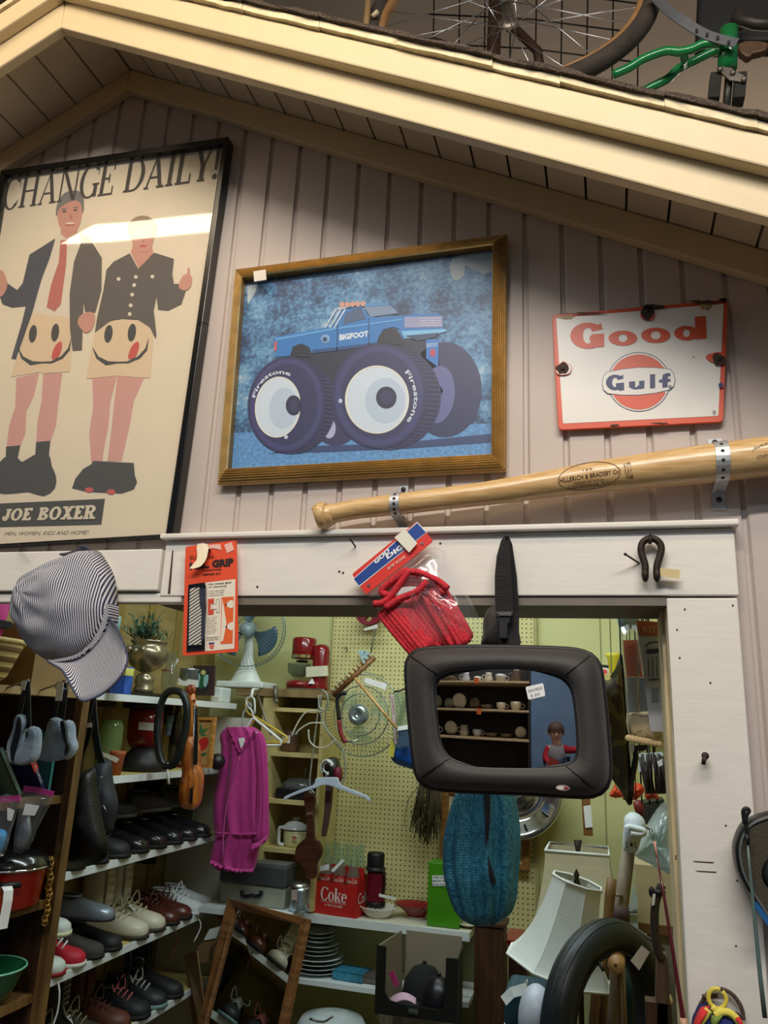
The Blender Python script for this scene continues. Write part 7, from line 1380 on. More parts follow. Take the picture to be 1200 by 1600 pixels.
lz(587, 3.135, [(0, 1420), (13, 1420), (13.5, 1408), (14, 1407)], zf).mk('steel_foot', STEEL, th); lz(587, 3.135, [(15, 1407), (15.5, 1400), (14.6, 1399)], zf+.03).mk('lower_ring', BLACK, th); lz(587, 3.135, [(14.4, 1400), (14.4, 1358), (15, 1356)], zf+.05).mk('barrel', MR, th); lz(587, 3.135, [(15.4, 1356), (15.6, 1351), (13.6, 1350)], zf+.155).mk('shoulder_ring', DKG, th); lz(587, 3.135, [(13.6, 1351), (13.8, 1332), (12.5, 1328), (0, 1327)], zf+.167).mk('cup', BLACK, th)
G().tube([at(a, b, 3.12) for a, b in smoothpx([(597, 1360), (600, 1365), (600, 1385), (596, 1399), (592, 1402)], 3, False)], .006, 8).mk('handle', BLACK, th); G().plate([(592, 1396), (619, 1403), (618, 1407), (592, 1401)], 3.09, .001).mk('price_tag', TAGW, th)
rd_ = thing('red_dish', 'dark red ribbed glass dish lying on the counter shelf', 'dish', base(640, 1430, 3.14, zc)); c = V((at(646, 1430, 3.14).x, 3.185, zc)); g = G()
g.grid(lambda u, v: c+V(((.03+.06*v)*(1+.03*sin(40*pi*u))*cos(2*pi*u)*.95, (.03+.06*v)*(1+.03*sin(40*pi*u))*sin(2*pi*u)*.7, .003+.045*v**.7)), 120, 5); g.mk('bowl', M((150, 14, 24), .12, var=.15, coat=.5, trans=.2, name='ruby_glass'), rd_, solid=.003)
rd2 = thing('red_tray', 'red tray edge showing behind the sequin bag', 'tray', base(815, 1442, 3.2, .8)); g = G(); g.bx(at(790, 1440, 3.1).x, at(826, 1446, 3.1).x, 3.06, 3.24, .866, .882); g.mk('tray_body', M((150, 24, 36), .3, coat=.4, name='red_lacquer'), rd2); g = G(); g.bx(at(795, 1440, 3.1).x, at(822, 1446, 3.1).x, 3.1, 3.2, 0, .866); g.mk('stand', DKWOOD, rd2)
gb2 = thing('green_box', 'bright green tall box with a handwritten label', 'box', base(692, 1442, 3.12, zc)); x0, x1 = at(668, 1400, 3.08).x, at(718, 1400, 3.08).x; h = zat(690, 1342, 3.08)-zat(690, 1442, 3.08); G().bx(x0, x1, 3.08, 3.17, zc, zc+h).mk('box_body', M((72, 142, 22), .35, var=.08, name='lime_green'), gb2, bevel=.003); lb = G().plate(cL((1100, 672), (1185, 672), (1185, 738), (1104, 738)), 3.077, .001).mk('label', TAGW, gb2)
for k, s_ in enumerate(('WIRE VASE', 'MADE 79', 'SALE 5.00')): txt(s_, quad(*cL((1106, 690+22*k), (1180, 690+22*k), (1180, 678+22*k), (1106, 678+22*k)), 3.0765), (0, 1, 0, 1), P_((40, 44, 60)), gb2, bold=.02)
ds2 = thing('white_saucer', 'cream saucer leaning behind the green box', 'saucer', base(728, 1446, 3.12, zc)); g = G(); g.lathe([(0, 0), (.02, 0), (.05, .012), (.052, .014), (0, .004)], V((at(731, 1446, 3.12).x, 3.14, zc)), 28); g.mk('dish_body', M((216, 208, 180), .4, name='cream_saucer'), ds2)
# ---- lower shelf: plates, books, skillet, box
PLT = M((206, 216, 214), .2, var=.03, coat=.4, name='white_china'); zz = .6725; px0 = at(500, 1510, 3.12).x-.03
for k in range(10):
    r_ = .105 if k < 4 else (.085 if k < 7 else .068); pl_ = thing('plate', ('large white plate, number %s from the bottom of the stack' % ('one', 'two', 'three', 'four')[k]) if k < 4 else ('medium white plate in the middle of the stack, %s of three' % ('lowest', 'second', 'topmost')[k-4]) if k < 7 else ('small white plate on top of the stack, %s of three' % ('lowest', 'second', 'topmost')[k-7]), 'plate', (px0, 3.165, zz), 'stack of white plates')
    G().lathe([(0, .001), (r_*.6, .001), (r_*.65, .003), (r_, .0125), (r_, .0145), (r_*.66, .006), (0, .0045)], (px0, 3.165, zz), 36).mk('plate_body', PLT, pl_); zz += .0146
book('blue paperback lying on the plate shelf', (at(552, 1522, 3.12).x-.07, 3.14, .688), (.028, .10, .12), RZ(-4) @ RY(90), M((60, 140, 170), .5, var=.5, sc=40, name='blue_cover'))
book('small grey book lying next to the blue paperback', (at(578, 1524, 3.12).x-.03, 3.14, .684), (.02, .09, .075), RZ(-4) @ RY(90), M((110, 100, 96), .6, name='grey_cover'))
skl = thing('electric_skillet', 'white lidded electric skillet on the low shelf', 'skillet', base(519, 1600, 3.0, .47)); c = V((at(519, 1590, 3.0).x, 3.0, .472)); WE = M((206, 218, 220), .25, coat=.4, name='white_enamel_pan')
g = G(); g.lathe([(0, 0), (.10, 0), (.125, .015), (.13, .05)], c, 36); g.mk('pan', WE, skl); g = G(); g.lathe([(.132, .058), (.13, .075), (.11, .105), (.05, .122), (0, .125)], c, 36); g.mk('lid', WE, skl); g = G(); g.torus(c+V((0, 0, .054)), .131, .003, n=40, m=6); g.mk('seam', BLACK, skl); G().tube([at(a, b, 2.86) for a, b in smoothpx([(484, 1592), (505, 1597), (520, 1588)], 3, False)], .004, 6).mk('wire_handle', STEEL, skl)
cbx = thing('black_carton', 'open black cardboard carton with a cut away front holding caps', 'box', base(664, 1600, 2.75, .50)); cM = cv(450, 1380, 3.636); bx0, bx1 = at(588, 1540, 2.55).x, at(725, 1560, 2.55).x; zt = zat(590, 1476, 2.55); zb = .50
BKC = M((22, 26, 24), .5, var=.1, name='black_card'); GRC = M((150, 138, 116), .8, var=.04, name='grey_card_inside')
fpx = cM((505, 350), (558, 362), (550, 620), (575, 665), (640, 685), (860, 722), (888, 705), (898, 425), (965, 430), (960, 800), (490, 740)); g = G(); g.prism([at(a, b, 2.55) for a, b in fpx], (0, .004, 0)); g.mk('front_panel', BKC, cbx)
g = G(); xr2 = at(740, 1530, 2.9).x-.05; g.bx(bx0-.008, xr2, 2.95, 2.954, zb, zat(640, 1454, 2.95)); g.mk('back_panel', GRC, cbx)
xr = at(720, 1500, 2.55).x
g = G(); g.prism([at(592, 1476, 2.554), at(588, 1590, 2.554), V((bx0-.01, 2.954, zb)), at(626, 1454, 2.95)], (.004, 0, 0)); g.mk('side_panel', GRC, cbx)
g = G(); g.prism([at(714, 1500, 2.554), at(710, 1600, 2.554), V((xr2, 2.954, zb)), V((xr2, 2.954, at(738, 1480, 2.95).z))], (.004, 0, 0)); g.mk('side_panel', BKC, cbx)
g = G(); g.bx(bx0, xr-.01, 2.56, 2.945, zb, zb+.004); g.mk('bottom', GRC, cbx); em = G().plate(cM((680, 702), (742, 715), (740, 752), (682, 740)), 2.547, .001).mk('label', M((60, 66, 62), .5, name='label_grey'), cbx); txt('CRATE', quad(*cM((688, 728), (736, 738), (736, 722), (688, 712)), 2.546), (0, 1, 0, 1), P_((150, 156, 150)), cbx)
tag(G().bx(bx0-.02, xr2, 2.64, 3.0, .4702, .4995).mk('carton_stand', SHELFW), 'white board under the black carton', 'board')
cp1 = thing('peaked_hat', 'black cap lying in the black carton', 'cap', base(650, 1560, 2.8, .56)); zcap = zat(650, 1568, 2.75)
def cap_(t, c, r_, mat, brimmat, yawd, brim=True):
    g = G(); g.lathe([(r_, 0), (r_*1.02, .02), (r_*.9, .06), (r_*.55, .095), (0, .11)], c, 24); g.mk('crown', mat, t); g = G(); g.ell(c+V((0, 0, .112)), (.008, .008, .005), n=8); g.mk('button', mat, t)
    if brim:
        R_ = RZ(yawd); G().grid(lambda u, v: c+R_ @ V(((r_*.8+.075*v)*cos(radians(-50+100*u)), (r_*.95+.03*v)*sin(radians(-50+100*u)), .004-.012*v+.012*cos(radians(-50+100*u)))), 14, 4).mk('visor', brimmat, t, solid=.003)
cap_(cp1, V((at(662, 1560, 2.86).x, 2.86, zcap-.02)), .072, BLKCLOTH, BLKCLOTH, -92)
cp2 = thing('peaked_hat', 'second black cap with sequins lying at the right in the black carton', 'cap', base(690, 1565, 2.68, .56)); cap_(cp2, V((at(686, 1572, 2.70).x, 2.69, zat(680, 1575, 2.68)-.02)), .06, M((28, 28, 32), .3, .3, var=.8, sc=300, name='sequin_black'), BLKCLOTH, -60, False)
vs_ = thing('pink_visor', 'pink visor with a magenta strap lying in the black carton', 'visor', base(630, 1560, 2.62, .56)); G().grid(lambda u, v: at(609+41*u, 1560-9*sin(pi*u)+14*v*(1-.3*u), 2.62-.03*v), 14, 6).mk('brim', stripes((226, 190, 206), (196, 150, 176), 40, .7, 'X', name='pink_check'), vs_, solid=.003); G().strap([at(a, b, 2.66) for a, b in ((611, 1518), (615, 1528), (620, 1540))], .018, .004).mk('strap', M((196, 60, 120), .6, name='magenta_strap'), vs_)
# sequin bag behind the baby mirror
SEQ = bpy.data.materials.new('blue_sequins'); SEQ.use_nodes = True; nt = SEQ.node_tree; L = nt.links.new; b_ = nt.nodes['Principled BSDF']
tc = nt.nodes.new('ShaderNodeTexCoord'); vo = nt.nodes.new('ShaderNodeTexVoronoi'); vo.inputs['Scale'].default_value = 230; vo.inputs['Randomness'].default_value = .2; L(tc.outputs['Object'], vo.inputs['Vector'])
rp = nt.nodes.new('ShaderNodeValToRGB'); rp.color_ramp.elements[0].color = lin((30, 92, 122))+(1,); rp.color_ramp.elements[1].color = lin((72, 146, 172))+(1,); L(vo.outputs['Color'], rp.inputs[0]); L(rp.outputs[0], b_.inputs['Base Color'])
b_.inputs['Metallic'].default_value = .35; b_.inputs['Roughness'].default_value = .38; bp = nt.nodes.new('ShaderNodeBump'); bp.inputs['Strength'].default_value = .5; bp.inputs['Distance'].default_value = .002; L(vo.outputs['Distance'], bp.inputs['Height']); L(bp.outputs[0], b_.inputs['Normal'])
sb_ = thing('sequin_bag', 'blue sequined drawstring bag hanging behind the padded mirror', 'bag', at(752, 1447, 1.5)); cN = cv(660, 1200, 5.714)
rows = [(y, l, r_) for (l, y), (r_, _) in zip(cN((360, 120), (320, 190), (258, 340), (198, 600), (188, 800), (205, 1000), (250, 1160), (312, 1290), (400, 1370), (500, 1404)), cN((760, 120), (800, 190), (842, 340), (868, 600), (862, 800), (845, 1000), (832, 1160), (788, 1290), (700, 1370), (600, 1404)))]
g = G(); drape(g, rows, 1.50, .045, .045, 9, 72, 8, 6); g.mk('body', SEQ, sb_)
G().plate(smoothpx(cN((548, 180), (600, 190), (600, 500), (585, 760), (640, 990), (650, 1040), (600, 980), (568, 800), (560, 500)), 2), 1.449, .012).mk('fold_gap', BLKCLOTH, sb_); G().strap([at(a, b, 1.50) for a, b in ((752, 1222), (760, 1100), (765, 900))], .012, .003).mk('strap', BLKCLOTH, sb_); G().tube([at(765, 905, 1.5), V((at(765, 905, 1.5).x, 1.4, 2.03)), V((at(765, 905, 1.5).x, 1.31, 2.04))], .003, 6).mk('hook', STEEL, sb_)
# dark post
ps = thing('wooden_post', 'dark brown wooden post in front of the counter shelf end', 'post', base(763, 1600, 2.9, 0)); x0, x1 = at(740, 1530, 2.9).x, at(787, 1530, 2.9).x; G().bx(x0, x1, 2.9, 3.0, .0, zat(763, 1447, 2.9)).mk('shaft', wood((86, 56, 34), (58, 36, 20), 7, (10, 10, 1), .5, name='post_wood'), ps, bevel=.004); G().bx(x0-.006, x1+.006, 2.894, 3.006, zat(763, 1447, 2.9), zat(763, 1447, 2.9)+.01).mk('cap_board', DKWOOD, ps)
# ---- leaning mirror and cardboard
lm = thing('leaning_mirror', 'oak framed mirror with an etched bird leaning below the blouse', 'mirror', (-1.0, 2.55, .3))
MO = [(at(358, 1404, 2.86)), (at(483, 1436, 2.62)), (at(440, 1640, 2.50)), (at(310, 1610, 2.74))]
MI_ = [(at(369, 1420, 2.84)), (at(471, 1446, 2.63)), (at(430, 1632, 2.51)), (at(322, 1600, 2.725))]
nrm = (MO[1]-MO[0]).cross(MO[3]-MO[0]).normalized(); nrm = nrm if nrm.y < 0 else -nrm
g = G()
for k in range(4): g.prism([MO[k]+nrm*.008, MO[(k+1) % 4]+nrm*.008, MI_[(k+1) % 4]+nrm*.008, MI_[k]+nrm*.008], -nrm*.02)
g.mk('frame', wood((146, 98, 56), (112, 72, 38), 7, name='oak_frame'), lm, bevel=.002)
g = G(); g.prism([p-nrm*.002 for p in MI_], -nrm*.004); MR2 = MIRR.copy(); MR2.name = 'old_mirror'; MR2.node_tree.nodes['Principled BSDF'].inputs['Base Color'].default_value = (.6, .62, .6, 1); g.mk('mirror_glass', MR2, lm)
def onm(px, py):                                   # where the sight line meets the mirror plane
    d = ray(px, py); o = V((0, 0, CZ)); t = (MI_[0]-o).dot(nrm)/d.dot(nrm); return o+d*t+nrm*.001
ET = M((150, 160, 160), .7, name='etched_frost')
for pts in (cK((790, 520), (830, 505), (855, 540), (830, 580), (800, 600), (790, 680), (760, 740), (800, 735), (835, 760), (800, 760), (780, 800), (810, 820), (815, 860), (790, 830), (745, 835), (720, 790), (735, 740), (750, 660), (740, 610), (770, 590))[0:],):
    G().flat([onm(a, b) for a, b in smoothpx(pts, 2)]).mk('etched_bird', ET, lm, recalc=False)
g = G(); bl2 = [lerp(a, b, .12) for a, b in zip(((369, 1420), (471, 1446), (430, 1632), (322, 1600)), ((430, 1632), (322, 1600), (369, 1420), (471, 1446)))]
for k in range(4): g.tube([onm(*bl2[k]), onm(*bl2[(k+1) % 4])], .0012, 4)
g.mk('etched_line', ET, lm)
cb1 = thing('flattened_carton', 'folded brown cardboard standing left of the leaning mirror', 'cardboard', base(320, 1600, 2.8, 0)); g = G(); g.prism([at(a, b, y) for (a, b), y in zip(cK((378, 655), (460, 622), (510, 1000), (480, 1200), (440, 1200)), (2.92, 2.86, 2.82, 2.8, 2.88))], (.003, .003, 0)); g.mk('panel', KRAFT, cb1)
g = G(); g.prism([at(a, b, 2.885) for a, b in cK((465, 600), (520, 545), (620, 460), (600, 560), (548, 610), (540, 700), (475, 705))], (0, .004, 0)); g.mk('flap', KRAFT, cb1); g = G(); g.prism([at(a, b, 2.88) for a, b in cK((505, 555), (545, 480), (620, 460), (590, 540))], (0, .002, 0)); g.mk('shipping_label', TAGW, cb1); G().bx(-1.42, -1.26, 2.89, 2.99, 0, .88).mk('body', KRAFT, cb1)
# ================================================================== RIGHT SIDE OF THE BOOTH
ZB = .60
bnh = thing('low_bench', 'low dark bench under the lamps and tools', 'bench', (.1, 2.1, 0)); G().bx(-.36, .7, 1.55, 2.66, ZB-.03, ZB).mk('bench_top', DKWOOD, bnh)
for x, y in ((-.31, 1.6), (.65, 1.6), (-.31, 2.57), (.65, 2.57)): G().bx(x-.03, x+.03, y-.03, y+.03, 0, ZB-.03).mk('leg', DKWOOD, bnh)
cO = cv(760, 1220, 3.75)
SHD = M((226, 230, 222), .8, var=.03, bump=.2, bsc=200, name='ivory_linen'); SHT = M((206, 196, 160), .8, var=.03, bump=.2, bsc=200, name='cream_linen'); TRIM = M((232, 236, 230), .7, name='shade_trim')
def lampbase(t, c, ztop):
    G().tube([V((c.x, c.y, ZB+.02)), V((c.x, c.y, ztop))], .008, 10).mk('stem', M((120, 96, 60), .4, .6, name='old_brass'), t); g = G(); g.lathe([(0, 0), (.07, 0), (.068, .012), (.02, .03), (0, .032)], V((c.x, c.y, ZB+.001)), 24); g.mk('base', M((120, 96, 60), .4, .6, name='old_brass'), t)
l1 = thing('table_lamp', 'lamp with an ivory bell shade of sewn panels in front of the square shade', 'lamp', base(866, 1600, 2.05, ZB)); q = mp(866, 1450, 2.05); c = at(872, 1512, 2.05); tp2 = at(902, 1377, 2.05); axd = (tp2-c); hgt = axd.length; RT = V((0, 0, 1)).rotation_difference(axd.normalized()).to_matrix()
prf = [(83, 0), (76, .06), (66, .18), (57, .34), (50, .52), (44.5, .72), (41, .90), (40, 1.0)]
P2 = smoothpx(prf, 4, False); rgs = [[c+RT @ V((r_*q*cos(a), r_*q*sin(a), h*hgt)) for a in [radians(45*k+22) for k in range(8)]] for r_, h in P2]
g = G(); g.skin(rgs, smooth=False, caps=False); g.mk('shade', SHD, l1, solid=.0015)
for k in range(8): G().tube([r_[k] for r_ in rgs], .0012, 5).mk('seam', TRIM, l1)
for (r_, h), nm in ((prf[0], 'lower_trim'), (prf[-1], 'upper_trim')): G().tube([c+RT @ V((r_*q*cos(a), r_*q*sin(a), h*hgt)) for a in [radians(45*k+22) for k in range(8)]], .003, 6, True).mk(nm, TRIM, l1)
G().tube([c+RT @ V((40*q, 0, hgt*.97)), c+RT @ V((-40*q, 0, hgt*.97))], .0015, 5).mk('spider', STEEL, l1); g = G(); g.lathe([(0, -.02), (.006, -.02), (.009, 0), (.005, .012), (.007, .02), (0, .034)], c+RT @ V((0, 0, hgt*.97)), 12); g.mk('finial', DARKIRON, l1); lampbase(l1, V((c.x, c.y, 0)), c.z+hgt*.96)
l2 = thing('table_lamp', 'lamp with a cream square flared shade behind the bell shade', 'lamp', base(900, 1600, 2.45, ZB)); Y2 = 2.45; T4 = [at(854, 1337, Y2-.07), at(953, 1352, Y2-.07), at(951, 1313, Y2+.09), at(855, 1303, Y2+.09)]
tz = sum(p.z for p in T4)/4; xw = (T4[1].x-T4[0].x)/2; xc = at(903, 1330, Y2).x; bz = zat(880, 1455, Y2-.1)
rg = []
for k in range(8):
    f = k/7; w_ = xw*(1+.42*(1-f)**1.7); d_ = .085*(1+.42*(1-f)**1.7); zz = bz+(tz-bz)*f; rg.append([V((xc+sx_*w_, Y2+sy_*d_, zz)) for sx_, sy_ in ((-1, -1), (1, -1), (1, 1), (-1, 1))])
g = G(); g.skin(rg, smooth=False, caps=False); g.mk('shade', SHT, l2, solid=.0015)
for k, nm in ((0, 'lower_trim'), (7, 'upper_trim')): G().tube(rg[k]+[rg[k][0]], .004, 6).mk(nm, TRIM, l2)
G().tube([V((xc-xw, Y2, tz-.012)), V((xc+xw, Y2, tz-.012))], .0016, 5).mk('spider', STEEL, l2); g = G(); g.lathe([(.004, -.03), (.005, .0), (.012, .035), (0, .036)], V((xc, Y2, tz-.012)), 12); g.mk('finial', DARKIRON, l2); g = G(); g.torus(V((xc, Y2, tz-.06)), .03, .0016, Matrix.Rotation(radians(90), 3, 'X'), 24, 5); g.mk('harp', STEEL, l2); lampbase(l2, V((xc, Y2, 0)), tz-.01)
lbl = thing('wooden_strip', 'brown wooden strip with a white label under the mirror corner', 'strip', at(918, 1308, 3.0)); G().plate(cO((555, 80), (605, 78), (625, 325), (570, 320)), 3.1, .02).mk('strip_body', wood((140, 92, 46), (108, 66, 30), 7, name='strip_wood'), lbl); G().plate(cO((568, 148), (612, 142), (622, 272), (580, 276)), 3.095, .002).mk('label', TAGW, lbl); G().tube([at(912, 1245, 3.11), V((at(912, 1245, 3.11).x, 3.28, zat(912, 1200, 3.1)))], .003, 6).mk('hook', STEEL, lbl)
# tire
TR = M((26, 34, 38), .45, var=.25, sc=12, bump=.3, bsc=60, name='tire_rubber')
def tire_(label, c, r_, w_, yaw_, tread=True):
    t = thing('tire', label, 'tire', V((c.x, c.y, c.z-r_-w_))); Rm = RZ(yaw_) @ Matrix.Rotation(radians(90), 3, 'X')
    g = G(); g.torus(c, r_, w_, Rm, 64, 16, ry=w_*1.05); g.mk('casing', TR, t); g = G(); g.torus(c+Rm @ V((0, 0, 0)), r_-w_*.95, w_*.28, Rm, 48, 8, ry=w_*.8); g.mk('bead', M((16, 20, 22), .6, name='bead_rubber'), t)
    g = G()
    for s_ in (-.5, 0, .5): g.torus(c+Rm @ V((0, 0, s_*w_)), r_+w_*.93*cos(s_*1.1), .0035, Rm, 56, 6)
    g.mk('tread_rib', TR, t)
    return t, Rm
r0 = .160; w0 = .031; zc0 = .838+r0+w0+.006
YT = 1.86; pcn = at(949, 1600, YT); tag(G().bx(pcn.x-.075, pcn.x+.11, YT-.11, YT+.10, ZB+.001, .838).mk('wooden_crate', DKWOOD), 'dark crate under the black tire', 'crate')
t1, RmT = tire_('black tire leaning among the wooden tool handles', V((pcn.x, YT, zc0)), r0, w0, 54); G().plate(cO((845, 1055), (910, 965), (957, 1005), (895, 1112)), 1.66, .001).mk('price_tag', M((196, 186, 172), .7, var=.1, name='card_tag'), t1)
G().tube([at(931, 1497, 1.80), at(943, 1516, 1.78)], .0035, 8).mk('valve', M((40, 44, 40), .4, .4, name='valve_metal'), t1)
def pole(label, pts, rad, mat, name='tool_handle', grp='wooden tool handles', bottom=True):
    P = [at(a, b, y) for a, b, y in pts]; d = (P[-1]-P[-2]).normalized(); 
    if bottom: P.append(P[-1]+d*((ZB+.002-P[-1].z)/d.z)); rad = rad+[rad[-1]]
    t = thing(name, label, 'tool', P[-1], grp); G().tube(P, rad, 12).mk('shaft', mat, t); return t
GREYW = wood((150, 136, 116), (118, 104, 86), 6, (8, 8, 1), .7, name='weathered_wood'); BRNW = wood((136, 102, 60), (104, 74, 40), 6, (8, 8, 1), .55, name='brown_handle_wood')
h1 = pole('thick weathered grey handle leaning by the cardboard box', [(983, 1320, 2.30), (972, 1400, 2.27), (962, 1470, 2.25), (956, 1560, 2.25)], [.017, .019, .020, .020], GREYW); g = G(); g.torus(at(968, 1428, 2.262), .021, .005, n=20, m=6, ry=.02); g.mk('wrapping', M((88, 70, 74), .8, name='purple_tape'), h1); G().tube([at(972, 1400, 2.25), at(962, 1398, 2.24)], .004, 6).mk('peg', GREYW, h1)
h2 = pole('brown rounded handle end beside the bell shade', [(956, 1373, 2.205), (953, 1400, 2.205), (949, 1450, 2.205), (945, 1520, 2.205)], [.012, .013, .0115, .011], BRNW); G().tube([at(951, 1446, 2.175), at(954, 1462, 2.17)], .003, 6).mk('screw', STEEL, h2)
h3 = thing('wooden_mallet_end', 'round pale wooden handle end poking through the tire', 'tool', at(962, 1515, 1.70)); p0 = at(962, 1508, 1.80); G().tube([p0, p0+V((.002, .04, -.004)), p0+V((.008, .26, -.02))], [.016, .017, .016], 18).mk('shaft', wood((180, 142, 92), (150, 112, 66), 6, name='pale_handle'), h3); G().ell(p0+V((0, -.001, 0)), (.003, .002, .003), n=8).mk('screw_hole', INK, h3); G().tube([p0+V((.008, .25, -.02)), V((p0.x+.012, p0.y+.255, ZB+.002))], .012, 10).mk('leg_piece', BRNW, h3)
h4 = pole('slim brown stick inside the tire', [(933, 1490, 2.18), (930, 1550, 2.18), (927, 1600, 2.18)], [.010, .010, .011], BRNW)
pole('dark green rod inside the tire', [(985, 1500, 2.10), (984, 1560, 2.10), (984, 1600, 2.10)], [.014, .014, .014], M((34, 62, 52), .5, name='dark_green_metal')); pole('thin black rod inside the tire', [(966, 1512, 2.09), (967, 1570, 2.09), (968, 1600, 2.09)], [.004, .004, .004], BLACK)
sc2 = thing('scythe_handle', 'dark curved tool with a broad wooden plank beside the door casing', 'tool', at(1035, 1600, 1.5)); G().tube([at(a, b, 1.50) for a, b in smoothpx(cO((1030, 610), (1010, 650), (990, 720), (985, 830), (992, 920), (1010, 1010), (1035, 1040)), 3, False)], [.007]*19, 8).mk('curved_bar', M((62, 56, 50), .6, .3, var=.2, name='dark_bar'), sc2); G().tube([at(*cO((968, 650))[0], 1.49), at(*cO((1050, 660))[0], 1.49)], .004, 8).mk('thumb_screw', BLACK, sc2); G().ell(at(*cO((968, 650))[0], 1.49), (.005, .006, .009), n=10).mk('screw_wing', BLACK, sc2)
g = G(); g.prism([at(a, b, 1.50) for a, b in cO((1000, 1010), (1060, 1030), (1075, 1150), (1072, 1600), (985, 1600), (995, 1200))], (0, .03, 0)); g.mk('plank', wood((112, 88, 70), (82, 62, 48), 7, (8, 8, 1), .7, name='grey_brown_plank'), sc2, bevel=.003); G().plate(cO((968, 730), (975, 660), (992, 665), (985, 728)), 1.485, .001).mk('price_tag', TAGW, sc2)
p = at(1030, 1600, 1.5); G().bx(p.x-.02, p.x+.02, 1.50, 1.53, ZB-.6, p.z+.03).mk('lower_shaft', DKWOOD, sc2)
# boxes, mixer, basket
YB2 = 2.56; x0 = at(994, 1400, YB2).x; zt2, zb2 = zat(1010, 1352, YB2), zat(1010, 1458, YB2)
cb2 = thing('cardboard_box', 'cream cardboard box with a brown foot beside the door casing', 'box', (x0+.15, YB2+.08, ZB)); G().bx(x0, x0+.30, YB2, YB2+.18, zb2+.025, zt2).mk('carton', M((206, 190, 150), .7, var=.05, name='cream_card'), cb2); G().bx(x0-.002, x0+.302, YB2-.003, YB2+.183, zb2, zb2+.0245).mk('brown_foot', M((116, 80, 44), .7, name='brown_card'), cb2); G().bx(x0+.03, x0+.30, YB2+.01, YB2+.17, ZB+.001, zb2).mk('lower_box', M((140, 132, 118), .7, name='grey_card2'), cb2)
wf = thing('folded_sign', 'white folded board standing behind the tool handles', 'board', base(1000, 1490, 2.3, ZB)); g = G(); g.prism([at(a, b, 2.52) for a, b in cO((865, 605), (885, 690), (890, 870), (1010, 960), (1010, 1000), (930, 985), (830, 870), (835, 740))], (0, .008, 0)); g.mk('board', M((196, 212, 214), .5, name='white_board'), wf); G().tube([at(a, b, 2.51) for a, b in cO((885, 765), (830, 765), (820, 830), (870, 870), (960, 930), (1040, 990))], .005, 8).mk('metal_frame', M((120, 124, 122), .4, .6, name='tube_steel'), wf); p = at(990, 1480, 2.52); G().bx(p.x-.03, p.x+.03, 2.52, 2.53, ZB+.001, p.z+.02).mk('leg', M((120, 124, 122), .4, .6, name='tube_steel'), wf)
cP = cv(940, 1120, 5.714)
hm = thing('hand_mixer', 'white electric hand mixer in front of a clear plastic bag', 'mixer', at(995, 1335, 2.3)); my2 = 2.19
G().pillow([at(a, b, my2) for a, b in smoothpx(cP((200, 990), (205, 920), (260, 870), (330, 880), (385, 930), (395, 990), (360, 1080), (330, 1200), (290, 1225), (200, 1210), (190, 1110)), 3)], (0, .09, 0), .12).mk('housing', M((216, 226, 230), .35, name='white_appliance'), hm); G().tube([at(a, b, my2-.01) for a, b in smoothpx(cP((225, 1000), (240, 985), (310, 1000), (380, 1020), (350, 1050), (260, 1040)), 3, False)], .008, 8).mk('handle', M((226, 234, 236), .35, name='white_handle2'), hm)
g = G()
for k in range(5):
    for ox in (212, 290): g.flat([at(a, b, my2-.006) for a, b in cP((ox, 1118+12*k), (ox+22, 1120+12*k), (ox+22, 1125+12*k), (ox, 1123+12*k))])
g.mk('vents', INK, hm, recalc=False); lay('switch', cP((258, 1122), (278, 1128), (276, 1160), (256, 1156)), my2-.006, INK, hm)
pbg = thing('clear_bag', 'crumpled clear plastic bag beside the white hand mixer', 'bag', at(1030, 1360, 2.2)); dome(G(), smoothpx(cP((420, 960), (540, 790), (640, 780), (660, 1000), (640, 1400), (560, 1400), (430, 1330), (300, 1260), (330, 1150), (390, 1040)), 3), 2.36, .09, 8, lambda u, s: .016*sin(33*u+8*s)*(1-s)+.01*sin(71*u-13*s)*(1-s)).mk('film', glass((214, 228, 236), .9, .08, .35, 'crumpled_film'), pbg)
wb_ = thing('wire_basket', 'dark wire mesh basket with orange paper flowers hung near the casing', 'basket', at(1025, 1290, 2.5)); yb = 2.55
G().plate(cP((360, 770), (560, 740), (560, 800), (430, 960), (350, 960)), yb, .12).mk('mesh_body', M((66, 68, 60), .6, .3, var=.5, sc=160, name='mesh_grey'), wb_); g = G()
for k in range(3): g.tube([at(1003+12*k, 1256, yb), V((at(1003+12*k, 1256, yb).x, yb, 2.6))], .0025, 6)
g.mk('hanging_wire', WIRE, wb_)
OP = M((206, 70, 30), .6, var=.2, name='orange_paper')
for k, (pts, lab_) in enumerate(((cP((70, 690), (105, 630), (120, 600), (150, 650), (185, 680), (180, 720), (120, 725), (75, 712)), 'orange paper flower at the left end of the row'), (cP((185, 690), (220, 670), (270, 600), (350, 600), (385, 660), (340, 720), (300, 745), (200, 745)), 'wide orange paper flower in the middle of the row'), (cP((385, 660), (420, 620), (440, 600), (480, 650), (520, 740), (470, 735), (400, 740)), 'orange paper flower at the right end of the row'))):
    of = thing('paper_flower', lab_+' above the white mixer', 'flower', at(pts[0][0], pts[0][1], 2.5), 'orange paper flowers'); dome(G(), smoothpx(pts, 3), 2.5-.03*k, .025, 5, lambda u, s: .008*sin(40*u)*(1-s)).mk('petals', OP, of); c = at(sum(a for a, b in pts)/len(pts), sum(b for a, b in pts)/len(pts), 2.51); G().tube([c, c+V((0, .05, -.02)), V((c.x, 2.57, 2.6))], .002, 5).mk('stem', M((70, 80, 40), .7, name='wire_stem'), of)
